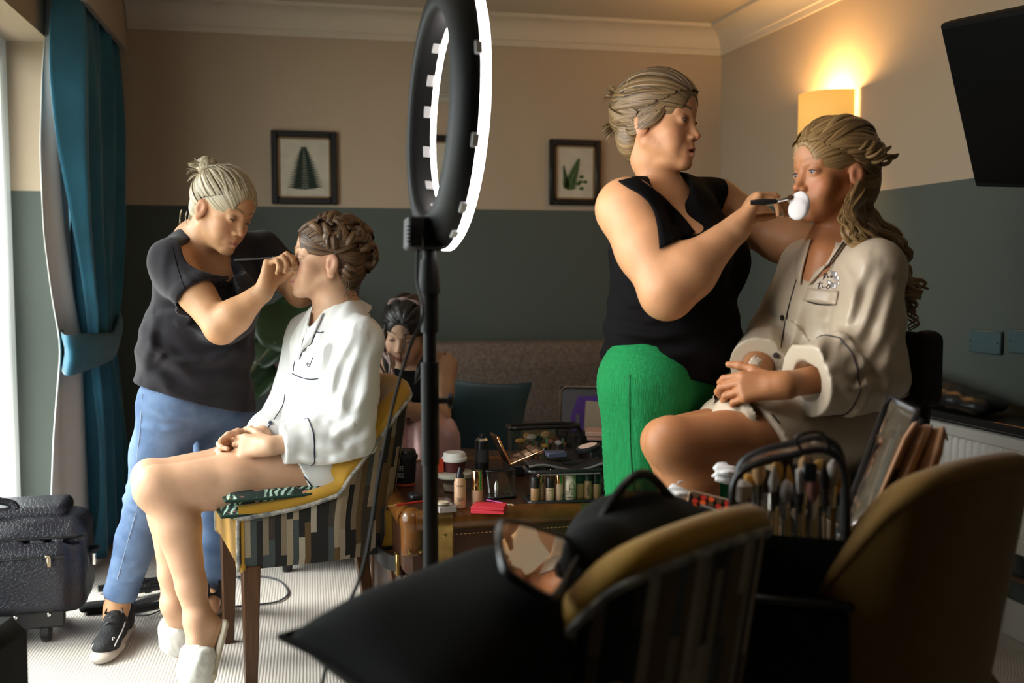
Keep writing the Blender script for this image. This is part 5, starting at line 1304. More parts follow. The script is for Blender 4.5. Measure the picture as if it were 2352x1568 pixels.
    MB().tube([a, lerp(a, b, .1), lerp(a, b, .72)], [.0022, .0030, .0034], 10).build('handle', mat('brush_handle_grey', (.05, .05, .055), .3), br); MB().tube([lerp(a, b, .72), lerp(a, b, .9)], [.0034, .0030], 10).build('ferrule', mat('chrome', (.8, .8, .8), .15, 1.0), br); MB().tube([lerp(a, b, .9), lerp(a, b, .96), b], [.003, .0036, .0008], 8).build('bristles', mat('bristle_brown', (.20, .10, .05), .9), br)
artist_one()

# ------------------------------------------------------------------ standing makeup artist in black top and green trousers
m_green = mat('green_crinkle_cloth', (.0, .30, .075), .8, var=.35, vscale=30, stretch=(9, 9, .6), bump=1.0, bscale=60)
def artist_two():
    root = thing('person', 'woman in black vest top and bright green trousers, standing with a makeup brush', 'person', G(1500, 1660))
    fw_, lf = V(.80, 0, -.60), V(.60, 0, .80); zu = vec(0, 0, 1)
    hd = Head(W(1514, 284, 2.5), V(.835, -.06, -.545), V(.05, .99, -.04), 1.0, eyes='open', jaw=1.10, cheek=1.12, nose=1.0, mouth=.6)
    F = Field(); hd.build(F); nb = W(1520, 442, 2.53); F.cone(hd.w(0, -.014, -.06), nb, .046, .052, .02); F.ell(hd.w(0, .032, -.098), np.array((.040, .034, .015)), hd.M, .015)
    ch, wa, pe_ = W(1540, 560, 2.55), W(1540, 730, 2.55), W(1515, 860, 2.56)
    shN, shF = W(1440, 480, 2.39), W(1645, 468, 2.70); elN, wrN = W(1532, 668, 2.28), W(1695, 520, 2.30); elF, wrF = W(1790, 552, 2.64), W(1895, 560, 2.56)
    F.cone(nb-zu*.05, ch, .060, .125, .04, sq=(lf, 1.3)); F.cone(ch, wa, .122, .125, .06, sq=(lf, 1.2)); F.cone(wa, pe_, .125, .115, .06, sq=(lf, 1.12)); F.cone(nb-zu*.02, shN, .040, .064, .05); F.cone(nb-zu*.02, shF, .040, .062, .05)
    F.ell(W(1600, 590, 2.43), (.075, .075, .08), k=.05); F.ell(W(1652, 600, 2.55), (.07, .07, .08), k=.05)
    arm(F, shN, elN, wrN, (.073, .058, .030), .03); arm(F, shF, elF, wrF, (.062, .052, .030), .03); F.ell(W(1532, 680, 2.285), (.045, .045, .045), k=.03)
    hpN, hpF = W(1482, 880, 2.47), W(1575, 880, 2.64)
    fN, fF = G(1490, 1640, .05), G(1590, 1600, .05)
    leg(F, hpN, lerp(hpN, fN, .5), fN, (.085, .06, .04), .06); leg(F, hpF, lerp(hpF, fF, .5), fF, (.085, .06, .04), .06)
    for f in (fN, fF): F.cone(f, f+fw_*.14-zu*.02, .04, .025, .02)
    hand(F, wrN, V(.55, .80, .12), V(.60, -.55, .45), V(.05, .2, .95), [(.85, .55, .35), (.95, .65, .4), (1.05, .75, .45), (1.1, .85, .5)], .05, (.75, .30, .2), 1.0, .031)
    hand(F, wrF, V(.9, .1, .1), V(0, -.8, -.2), V(0, .2, -.9), [(.2, .3, .2)]*4, .05, s=1.0)
    bo_ = body_mesh(root, F, [(hd.c, .17), (W(1735, 465, 2.30), .115)], lambda P: hd.tint(P, (.57, .29, .14), dict(brow=(.075, .045, .03), lips=(.42, .16, .12), lid=(.33, .17, .11), browk=.9)), h=.006)
    hd.eyeballs(root, (.05, .06, .07), (.1, 1, -.25))
    S = Field(); S.cone(W(1530, 500, 2.55), ch, .115, .132, .05, sq=(lf, 1.28)); S.cone(ch, wa, .134, .141, .06, sq=(lf, 1.2)); S.cone(wa, W(1517, 850, 2.56), .141, .150, .06, sq=(lf, 1.15))
    S.ell(W(1602, 592, 2.425), (.082, .082, .088), k=.05); S.ell(W(1655, 602, 2.55), (.076, .076, .088), k=.05); S.ell(W(1602, 780, 2.49), (.11, .11, .10), k=.06)
    S.cone(nb-zu*.01, shN, .054, .074, .03); S.cone(nb-zu*.01, shF, .054, .070, .03)
    S.cone(hd.w(0, -.014, -.06), nb, .066, .066, .008, '-'); S.cone(hd.w(0, -.01, -.06), W(1535, 436, 2.49), .052, .056, .01, '-'); S.cone(W(1545, 430, 2.42), W(1592, 494, 2.36), .056, .046, .012, '-'); S.ell(W(1488, 425, 2.47), (.045, .045, .035), k=.008, op='-'); S.ell(W(1532, 424, 2.45), (.055, .055, .045), k=.008, op='-')
    S.cone(W(1378, 510, 2.30), W(1330, 520, 2.22), .050, .09, .006, '-'); S.cone(W(1378, 510, 2.30), W(1432, 615, 2.24), .050, .074, .006, '-'); S.cone(shF, shF+(shF-nb)*.6, .062, .09, .01, '-'); S.cone(shF, lerp(shF, elF, .6), .066, .08, .01, '-')
    h0, hn = W(1500, 850, 2.45).astype(F32), nrm(np.cross(nrm(W(1640, 874, 2.5)-W(1388, 812, 2.5)), FW)).astype(F32); hn = hn if hn[2] < 0 else -hn
    def tp(X, d):
        z = X[..., 2]; d = d-F32(.0035)*np.sin(z*95+wob(X, 7, 3)*2.2)*sstep(1.16, 1.0, z)-F32(.002)*wob(X, 20, 5)
        return np.maximum(d, (X-h0)@hn)
    S.post.append(creases([([(1408, 718), (1480, 736), (1570, 730)], .006, .010), ([(1402, 752), (1500, 774), (1630, 768)], .006, .012), ([(1400, 690), (1440, 700), (1475, 696)], .005, .009), ([(1398, 785), (1490, 808), (1600, 812)], .005, .011), ([(1560, 640), (1610, 668), (1670, 655)], .005, .014)]))
    S.post.append(tp); top = solid('vest_top', S, .0045, m_blktop, root, 1, one=True)
    hs_ = on_surface([bo_, top]); SR = (((1424, 420), (1460, 411)), ((1442, 432), (1470, 421)), ((1470, 448), (1492, 436)), ((1492, 470), (1520, 458)), ((1506, 500), (1546, 484)), ((1514, 535), (1572, 512)), ((1518, 572), (1592, 540)))
    ra, rb = bez([(*q[0], 0) for q in SR], 22), bez([(*q[1], 0) for q in SR], 22); patch(hs_, [[lerp(p_, q_, u)[:2] for u in np.linspace(-.06, 1.06, 7)] for p_, q_ in zip(ra, rb)], m_blktop, top, 'shoulder_strap', .0055, .004)
    # trousers
    J = Field(); J.cone(W(1520, 820, 2.56), pe_, .126, .134, .04, sq=(lf, 1.14)); J.cone(pe_, hpN, .108, .102, .04); J.cone(pe_, hpF, .108, .102, .04)
    for hp, f, o in ((hpN, fN, 0), (hpF, fF, .0)): J.cone(hp, lerp(hp, f, .5), .108, .102, .05); J.cone(lerp(hp, f, .5), f+zu*.03, .102, .110, .04)
    J.post.append(lambda X, d: np.maximum(d-F32(.004)*np.sin((X@RT.astype(F32))*70+wob(X, 5, 2)*2)*sstep(.95, .7, X[..., 2])-F32(.0012)*np.sin(X[..., 2]*420+wob(X, 40, 3)*2), F32(.03)-X[..., 2]))
    tr = solid('trousers', J, .0055, m_green, root, 1); hj = on_surface([tr]); seam(hj, [(1447, 860), (1446, 950), (1450, 1050), (1456, 1130)], .0014, mat('green_seam', (0, .10, .03), .8), tr, 'side_seam')
    # hair swept back to a loose claw-clip knot
    Lk = Locks(9); B = Field(); B.ell(hd.w(0, -.020, .044), np.array((.081, .098, .084))*hd.s, hd.M); B.ell(hd.w(0, -.062, -.022), np.array((.066, .05, .075))*hd.s, hd.M, .02); face_cut(B, hd, -.002)
    for t in (-1, 1): B.ell(hd.w(t*.082, .002, -.024), np.array((.03, .032, .038))*hd.s, hd.M, .006, '-')
    knot = vec(0, -.98, .10)
    def flow(P):
        q = hd.loc(P)-np.array([0, -.012, .036]); q /= np.linalg.norm(q, axis=1)[:, None]; b_ = nrm(knot); e1 = nrm(np.cross(b_, vec(1, 0, 0))); e2 = np.cross(b_, e1)
        return np.stack([np.arctan2(q@e2, q@e1)*9, np.arccos(np.clip(q@b_, -1, 1))*4, q[:, 0]*0], 1)
    Lk.solid(B, .004, flow); r = np.random.RandomState(8)
    for i in range(100):
        st = hairline(r.uniform(-2.6, 2.6))
        P, U_ = skull_path(hd, st, knot+vec(*(r.randn(3)*.12)), 18, .006+.005*r.rand(), .006*r.rand()); Lk.lock(P, .012, 9, .35, U_, groove=.25)
    for i in range(16):      # front sweep over the temple
        t = -1; P = bez([hd.w(.010+.01*r.randn(), .060, .100), hd.w(t*.045, .062-.004*i*.3, .070+.008*r.randn()), hd.w(t*.074, .028, .018+.012*r.randn()), hd.w(t*.078, -.03, -.010+.015*r.randn()), hd.w(t*.045, -.085, -.01)], 20); Lk.lock(P, .008, 9, .35, P-hd.w(0, 0, .02), groove=.25)
    kc = hd.w(0, -.108, .035)
    for i in range(22):
        d0 = nrm(r.randn(3)); d1 = nrm(np.cross(d0, r.randn(3))); tt = np.linspace(0, 3.6, 14); P = kc+(np.cos(tt)*.022)[:, None]*d0+(np.sin(tt)*.024)[:, None]*d1; Lk.lock(P, .007, 8, .5, P-kc)
    for i in range(36):
        d0 = nrm(V(-.9, r.choice([.45, -.35]), .0)+.30*r.randn(3)); p0 = kc+d0*.012+V(0, 1, 0)*(.03 if d0[2] > .1 else -.03); P = bez([p0, p0+d0*.022, p0+d0*.038+V(0, -1, 0)*.014*r.rand()], 7); Lk.lock(P, .0026, 5, .7)
    for i in range(0):
        p0 = hd.w(-.055+.03*r.rand(), -.085+.01*r.randn(), -.05); P = bez([p0, p0+V(-.35, -1, 0)*.03, p0+V(-.3+.2*r.randn(), -1, 0)*.055], 7); Lk.lock(P, .0013, 5, 1)
    ho = Lk.build('hair', hair_mat('dark_blonde_hair', (.026, .015, .007), (.30, .195, .085), .50), root)
    cl = MB()
    for k in range(5): cl.tube(bez([kc+V(.5, -.55-.06*k, -.6)*.045, kc+V(.3, -.75-.06*k, -.6)*.055, kc+V(-.1, -1, -.5)*.052], 6), .0022, 6)
    cl.build('claw_clip', mat('pale_clip', (.55, .45, .34), .3), ho)
    a, b, c, e = W(1724, 465, 2.245), W(1782, 462, 2.235), W(1808, 455, 2.238), W(1822, 452, 2.245)
    br = thing('makeup_brush', 'black handled brush with silver ferrule held at the mouth of the older woman', 'brush', a)
    MB().tube([a, lerp(a, b, .5), b], [.0055, .0075, .0055], 12).build('handle', m_blk, br); MB().tube([b, lerp(b, c, .12), lerp(b, c, .2), c], [.0055, .0062, .0048, .0052], 12).build('ferrule', mat('chrome', (.8, .8, .8), .15, 1.0), br); MB().tube([c, lerp(c, e, .6), e], [.005, .0065, .002], 10).build('bristles', mat('bristle_brown', (.2, .1, .05), .9), br)
artist_two()
# ------------------------------------------------------------------ older woman in champagne satin pyjamas on the high chair
m_champ = mat('champagne_satin', (.60, .50, .37), .30, sheen=.1, bump=.04, bscale=500)
m_brownpipe = mat('dark_brown_piping', (.025, .014, .012), .5)
def mother():
    root = thing('person', 'older woman in champagne satin pyjamas with long wavy blonde hair, having makeup applied', 'person', G(1700, 1720))
    fw_, lf = V(-.90, 0, -.44), V(.44, 0, -.90); zu = vec(0, 0, 1)
    hd = Head(W(1911, 400, 2.35), V(-.935, -.03, -.35), V(.02, 1, 0), .97, eyes='open', jaw=.95, cheek=1.05, nose=1.15)
    F = Field(); hd.build(F); nb = W(1925, 572, 2.39); F.cone(hd.w(0, -.024, -.06), nb, .047, .054, .02)
    ch, wa, pe_ = W(1918, 690, 2.40), W(1925, 840, 2.42), W(1930, 955, 2.43)
    shN, shF = W(2008, 622, 2.24), W(1852, 612, 2.54); elN, wrN = W(1990, 850, 2.20), W(1796, 885, 2.115); elF, wrF = W(1782, 775, 2.52), W(1724, 868, 2.30)
    F.cone(nb, ch, .07, .10, .04, sq=(lf, 1.3)); F.cone(ch, wa, .10, .095, .04, sq=(lf, 1.3)); F.cone(wa, pe_, .095, .115, .04, sq=(lf, 1.3)); F.cone(nb, shN, .045, .046, .03); F.cone(nb, shF, .045, .046, .03)
    F.cone(W(1898, 590, 2.33), W(1880, 680, 2.36), .04, .05, .04)
    arm(F, shN, elN, wrN, (.036, .034, .026)); arm(F, shF, elF, wrF, (.036, .034, .026))
    F.cone(lerp(elF, wrF, .3), lerp(elF, wrF, .9), .047, .033, .01)
    hpN, hpF = W(1905, 975, 2.30), W(1875, 955, 2.52); knN, knF = W(1553, 1022, 2.10), W(1528, 1014, 2.30); anN, anF = W(1625, 1340, 2.12), W(1600, 1330, 2.32)
    leg(F, hpN, knN, anN, (.080, .055, .036), .052, back=-fw_); leg(F, hpF, knF, anF, (.080, .054, .036), .052, back=-fw_); F.ell(W(1530, 1012, 2.09), (.038, .038, .046), k=.03)
    for a_ in (anN, anF): F.cone(a_, a_+fw_*.15-zu*.05, .034, .022, .02)
    c1 = [(.55, .7, .4), (.55, .75, .4), (.6, .8, .4), (.65, .8, .45)]
    hand(F, wrN, V(-.95, -.06, .22), V(.1, -.62, .75), V(-.05, .9, .4), c1, .06, (.15, .2, .15), 1.0, .027)
    hand(F, wrF, V(-.55, -.65, -.35), V(.45, -.5, -.7), V(-.5, .7, -.5), [(.8, .95, .5)]*4, .04, (.3, .4, .3), 1.0, .027)
    def extra(q, C):
        x, y, z = np.abs(q[:, 0]), q[:, 1], q[:, 2]; inh = (np.abs(q).max(1) < .2)
        g = lambda cx, cy, cz, rx, ry, rz: np.exp(-(((x-cx)/rx)**2+((y-cy)/ry)**2+((z-cz)/rz)**2))
        def blend(m_, c): C[:] = C*(1-m_[:, None])+np.array(c)*m_[:, None]
        blend(inh*.75*np.clip(g(.058, .02, -.045, .03, .035, .035), 0, 1), (.30, .085, .022)); blend(inh*.55*g(.04, .03, -.10, .05, .06, .035), (.36, .12, .04)); blend(inh*.4*g(.02, .05, -.16, .05, .08, .06), (.42, .15, .06))
        blend(inh*.35*g(0, .09, .055, .03, .02, .02), (.72, .48, .34)); blend(inh*.45*g(.030, .085, -.018, .012, .02, .008), (.66, .42, .30))
    bo_ = body_mesh(root, F, [(hd.c, .165), (W(1700, 892, 2.13), .135)], lambda P: hd.tint(P, (.52, .225, .095), dict(brow=(.28, .16, .08), browk=.45, lips=(.48, .17, .13), lid=(.38, .19, .12), blush=(.62, .17, .10), extra=extra)), h=.0055)
    hd.eyeballs(root, (.06, .09, .11), (.2, 1, -.1))
    # white cotton pad under the brush
    S0 = Field(); fnd = hd.M[:, 1]
    S0.ell(W(1837, 470, 2.235), (.024, .007, .031), frame_from(V(-.65, 0, -.76), V(.10, 1, 0)), .01); S0.ell(W(1832, 482, 2.232), (.022, .008, .022), frame_from(V(-.65, 0, -.76), V(.1, 1, 0)), .01)
    cp = tag(solid('cotton_pad', S0, .0025, mat('cotton', (.85, .83, .82), .95, bump=.3, bscale=300), None), 'folded white cotton pad over the chin of the older woman', 'pad')
    # shirt
    S = Field(); S.cone(W(1930, 610, 2.39), ch, .085, .115, .04, sq=(lf, 1.38)); S.cone(ch, wa, .118, .122, .04, sq=(lf, 1.34)); S.cone(wa, W(1935, 960, 2.43), .122, .140, .05, sq=(lf, 1.3))
    S.cone(nb, shN, .056, .062, .03); S.cone(nb, shF, .056, .06, .03); S.cone(shN, lerp(shN, elN, .5), .068, .072, .03); S.cone(lerp(shN, elN, .5), elN, .072, .080, .03); S.cone(elN, lerp(elN, wrN, .9), .080, .070, .04); S.ell(W(1990, 880, 2.20), (.075, .075, .06), k=.04)
    S.cone(shF, elF, .064, .066, .03); S.cone(elF, lerp(elF, wrF, .95), .066, .058, .03)
    S.cone(W(1880, 960, 2.32), W(1700, 965, 2.20), .085, .062, .05); S.cone(W(1850, 950, 2.5), W(1690, 950, 2.36), .08, .06, .05)
    S.ell(W(1990, 700, 2.42), (.085, .085, .14), k=.05)
    S.cone(hd.w(0, -.012, -.06), W(1916, 592, 2.385), .052, .058, .004, '-'); S.cone(W(1888, 575, 2.33), W(1862, 642, 2.27), .024, .005, .006, '-')
    pw, nw = lerp(elN, wrN, .72).astype(F32), nrm(wrN-elN).astype(F32); pf, nf = lerp(elF, wrF, .72).astype(F32), nrm(wrF-elF).astype(F32)
    hem, hn = W(1720, 962, 2.25).astype(F32), nrm(V(.10, -1, .05)).astype(F32); sN, fN, lf32 = shN.astype(F32), nrm(elN-shN).astype(F32), lf.astype(F32); rt32 = RT.astype(F32)
    def post(X, d):
        d = d-F32(.004)*wob(X, 12, 13); t = (X-sN)@fN; u = (X-sN)@rt32
        near = np.exp(-(np.minimum(0, (X-sN)@lf32+.05)/.05)**2)
        q = X-elN.astype(F32); d = d-F32(.004)*np.sin(q[..., 2]*80+(q@rt32)*40+wob(X, 9, 3))*np.exp(-(np.linalg.norm(q, axis=-1)/.10)**2)
        # deep turned-back cuff
        q = (X-pw)@nw; dn = np.linalg.norm(X-pw, axis=-1); d = d-F32(.010)*sstep(-.10, -.085, q)*(dn < .15); d = np.maximum(d, np.where(dn < .13, q, -9))
        q = (X-pf)@nf; dn = np.linalg.norm(X-pf, axis=-1); d = d-F32(.008)*sstep(-.09, -.075, q)*(dn < .13); d = np.maximum(d, np.where(dn < .12, q, -9))
        return np.maximum(d, (X-hem)@hn+F32(.006)*np.sin((X-hem)@rt32*22))
    S.post.append(creases([([(1992, 600), (1962, 680), (1938, 765)], .009, .014), ([(2016, 630), (1990, 720), (1955, 808)], .010, .015), ([(2045, 670), (2020, 770), (1968, 862)], .010, .016), ([(2062, 740), (2030, 830), (1990, 890)], .008, .016), ([(1905, 745), (1935, 770), (1975, 765)], .007, .012), ([(1836, 700), (1822, 770), (1800, 850)], .006, .014),
        ([(1890, 770), (1880, 815), (1850, 850)], .006, .012), ([(2030, 880), (1985, 940), (1930, 985)], .008, .014), ([(2045, 830), (2040, 920), (2005, 990)], .007, .014), ([(1930, 880), (1960, 900), (2000, 880)], .008, .012), ([(1768, 740), (1780, 790), (1760, 830)], .006, .012), ([(1860, 930), (1800, 948), (1720, 945)], .005, .012), ([(1920, 600), (1950, 640), (1960, 700)], .005, .014)]))
    S.post.append(post); S.cone(lerp(elN, wrN, .60), wrN, .048, .066, .004, '-'); S.cone(lerp(elF, wrF, .42), wrF, .038, .054, .004, '-')
    so = solid('pyjama_shirt', S, .0042, m_champ, root, 1, one=True)
    T_ = Field(); T_.cone(pe_, hpN, .11, .10, .03); T_.cone(hpN, lerp(hpN, knN, .6), .105, .088, .03); T_.cone(hpF, lerp(hpF, knF, .6), .10, .085, .03); T_.cone(pe_, hpF, .11, .10, .03)
    pN, nN = lerp(hpN, knN, .50), nrm(nrm(knN-hpN)+V(0, -.35, 0)*.6); T_.post += [lambda X, d: d-F32(.003)*wob(X, 30, 4), cut_plane(pN, nN)]
    sh = solid('pyjama_shorts', T_, .005, m_champ, root, 1)
    hit = on_surface([so]); hb = on_surface([so, sh])
    seam(hit, [(1848, 560), (1838, 610), (1826, 655), (1812, 705), (1800, 760), (1792, 800), (1768, 850), (1752, 872)], .0017, m_brownpipe, so)
    seam(hit, [(1846, 688), (1872, 697), (1900, 700), (1921, 699)], .0018, m_brownpipe, so); ring_seam(hit, lerp(elN, wrN, .42), wrN-elN, .0018, m_brownpipe, so, R_=.13)
    seam(hit, [(1850, 636), (1875, 612), (1897, 590)], .0016, m_brownpipe, so); ring_seam(hit, lerp(elF, wrF, .40), wrF-elF, .0017, m_brownpipe, so, R_=.12)
    seam(hb, [(1772, 950), (1782, 962), (1790, 972)], .0018, m_brownpipe, sh)
    for (x, y) in ((1799, 729), (1783, 815)):
        h_ = hit(x, y, .002)
        if h_: MB().lathe([(.0002, .004), (.0060, .0036), (.0068, .0015), (.0068, 0)], h_[0], 14, frame_from(vec(0, 0, 1), h_[1])).build('button', m_brownpipe, so)
    patch(hit, patch_grid((1858, 662), (1928, 668), (1922, 700), (1846, 690)), m_champ, so, 'pocket_flap', .003, .003)
    # the script embroidered above the pocket
    m_thr = mat('script_thread', (.06, .045, .04), .6)
    seam(hit, [(1891, 642), (1894, 626), (1893, 640), (1899, 626), (1901, 638), (1905, 634)], .0008, m_thr, so, 'embroidery', 30); seam(hit, [(1907, 637), (1911, 630), (1909, 638), (1914, 634)], .0008, m_thr, so, 'embroidery', 18)
    seam(hit, [(1884, 646), (1880, 662), (1886, 661)], .0008, m_thr, so, 'embroidery', 16); seam(hit, [(1877, 652), (1890, 650)], .0008, m_thr, so, 'embroidery', 6); seam(hit, [(1889, 655), (1889, 661), (1894, 659)], .0008, m_thr, so, 'embroidery', 12)
    seam(hit, [(1898, 660), (1907, 648), (1903, 654), (1908, 656), (1902, 663), (1897, 660)], .0008, m_thr, so, 'embroidery', 26)
    m_foil = mat('silver_foil', (.85, .85, .85), .12, .7)
    for (x, y, r_) in ((1915, 628, 7), (1921, 638, 6), (1914, 655, 7), (1924, 650, 4), (1905, 648, 4)):
        patch(hit, patch_grid((x-r_, y-r_), (x+r_, y-r_*.6), (x+r_, y+r_), (x-r_*.7, y+r_), 4, 4), m_foil, so, 'foil_patch', .0012, .0008)
    collar3d(hd, so, m_champ, m_brownpipe, lf, W(1922, 572, 2.385), V(-.22, 1, .0), .054, .112, 2.2)
    patch(hit, [[(1922, 560), (1905, 580), (1888, 606), (1872, 632), (1860, 655)], [(1932, 562), (1918, 582), (1902, 606), (1882, 630), (1864, 653)], [(1944, 562), (1932, 580), (1914, 604), (1893, 620), (1868, 650)]], m_champ, so, 'lapel', .006, .004); hb2 = on_surface([so, bo_])
    patch(hb2, [[(1868, 552), (1856, 590), (1846, 630), (1842, 655)], [(1858, 556), (1846, 592), (1838, 628), (1838, 652)], [(1850, 562), (1836, 590), (1830, 618), (1834, 648)]], m_champ, so, 'lapel', .006, .004); seam(hb2, [(1944, 562), (1932, 580), (1914, 604), (1893, 620)], .0016, m_brownpipe, so, off=.010)
    # hair: swept off the face, half up, long waves down the back
    Lk = Locks(21); B = Field(); B.ell(hd.w(0, -.022, .046), np.array((.080, .100, .084))*hd.s, hd.M); B.ell(hd.w(0, -.068, -.01), np.array((.068, .056, .09))*hd.s, hd.M, .02); face_cut(B, hd, .002)
    for t in (-1, 1): B.ell(hd.w(t*.080, .004, -.026), np.array((.03, .032, .036))*hd.s, hd.M, .006, '-')
    knot = vec(0, -.96, .22)
    def flow(P):
        q = hd.loc(P)-np.array([0, -.012, .036]); q /= np.linalg.norm(q, axis=1)[:, None]; b_ = nrm(knot); e1 = nrm(np.cross(b_, vec(1, 0, 0))); e2 = np.cross(b_, e1)
        return np.stack([np.arctan2(q@e2, q@e1)*9, np.arccos(np.clip(q@b_, -1, 1))*4, q[:, 0]*0], 1)
    Lk.solid(B, .004, flow); r = np.random.RandomState(18)
    for i in range(60):
        st = hairline(r.uniform(-1.7, 1.7)); P, U_ = skull_path(hd, st, knot+vec(r.randn()*.25, 0, r.randn()*.2), 18, .005+.006*r.rand(), .012*r.rand()); Lk.lock(P, .013, 10, .4, U_, groove=.25)
    for i in range(8):      # rolls pinned above the ear and at the back
        th = r.uniform(.35, 1.7); dl = vec(math.sin(th), -math.cos(th)*.9, .12+.25*r.randn()*.6); c, R_ = hd.cap_r(nrm(dl)[None], .014); o = c+nrm(dl)*R_[0]; ax = nrm(vec(.2*r.randn(), 1, .35)); e1 = nrm(np.cross(ax, dl)); e2 = nrm(dl)
        tt = np.linspace(0, 6.28*1.2, 26); rr = r.uniform(.012, .019); q = o+(np.cos(tt)*rr)[:, None]*e2*.8+(np.sin(tt)*rr)[:, None]*e1+((tt/tt[-1]-.5)*.05)[:, None]*ax; Lk.lock(hd.c+(q*hd.s)@hd.M.T, .0105, 9, .6, (o-q)@hd.M.T+1e-4, None, .2)
    for i in range(64):      # long waves from behind the ear down over the back
        t0 = r.rand(); s0 = hd.w(.074-.10*t0, -.035-.055*t0, -.005+.03*r.randn())
        x1 = 1985+70*t0+14*r.randn(); e = (2040+60*r.rand(), 640+95*r.rand()*(.5+.8*t0)); dd = 2.24+.22*t0
        A_ = W(1948+50*t0+8*r.randn(), 500+10*r.randn(), dd); Bp = W(x1, 570+10*r.randn(), dd-.01); Cp = W(2030+38*t0+12*r.randn(), 630+10*r.randn(), dd+.0); Ep = W(e[0]+16*r.randn(), e[1], dd+.02)
        P = bez([s0, A_, Bp, Cp, Ep], 44); tt = np.linspace(0, 1, 44); ph = r.rand()*6.28; am = (.004+.010*tt)*sstep(.15, .5, tt)
        k = 5+3*r.rand(); P = P+(am*np.sin(tt*k*6.28+ph))[:, None]*RT+(am*np.cos(tt*k*6.28+ph))[:, None]*V(.3, .3, -1); Lk.lock(P, .0095+.003*r.rand(), 9, .55, V(.3, 0, -1), np.sin(np.linspace(.35, 3.05, 44))**.5, .25)
    for i in range(12):      # curly tips hanging below the shoulder
        p0 = W(2070+18*r.randn(), 600+40*r.rand(), 2.36+.05*r.randn()); tt = np.linspace(0, 1, 40); ln = .08+.09*r.rand(); P = p0+np.outer(tt*ln, V(.12, -1, 0))+(.012*sstep(0, .4, tt)*np.sin(tt*22+i))[:, None]*RT+(.012*np.cos(tt*22+i))[:, None]*V(0, 0, 1); Lk.lock(P, .0038, 7, .6, V(0, 0, -1))
    for i in range(16):      # face-framing strands in front of the shoulder
        s0 = hd.w(.074, -.028+.012*r.randn(), -.03); P = bez([s0, W(1946+8*r.randn(), 480, 2.24), W(1952+10*r.randn(), 508, 2.225), W(1975+16*r.randn(), 545, 2.22)], 24); tt = np.linspace(0, 1, 24); P = P+(.004*np.sin(tt*14+i))[:, None]*RT; Lk.lock(P, .004, 7, .6, V(0, 0, -1))
    ho = Lk.build('hair', hair_mat('honey_blonde_hair', (.11, .055, .018), (.50, .32, .13), .50, .33), root)
    MB().tube(bez([hd.w(.050, .020, .108), hd.w(.062, .010, .094), hd.w(.072, .0, .076)], 8), [.002, .0045, .005, .005, .005, .005, .0045, .002], 8, flat=(1, .5)).build('hair_clip', mat('steel_clip', (.9, .88, .95), .12, .6), ho)
mother()

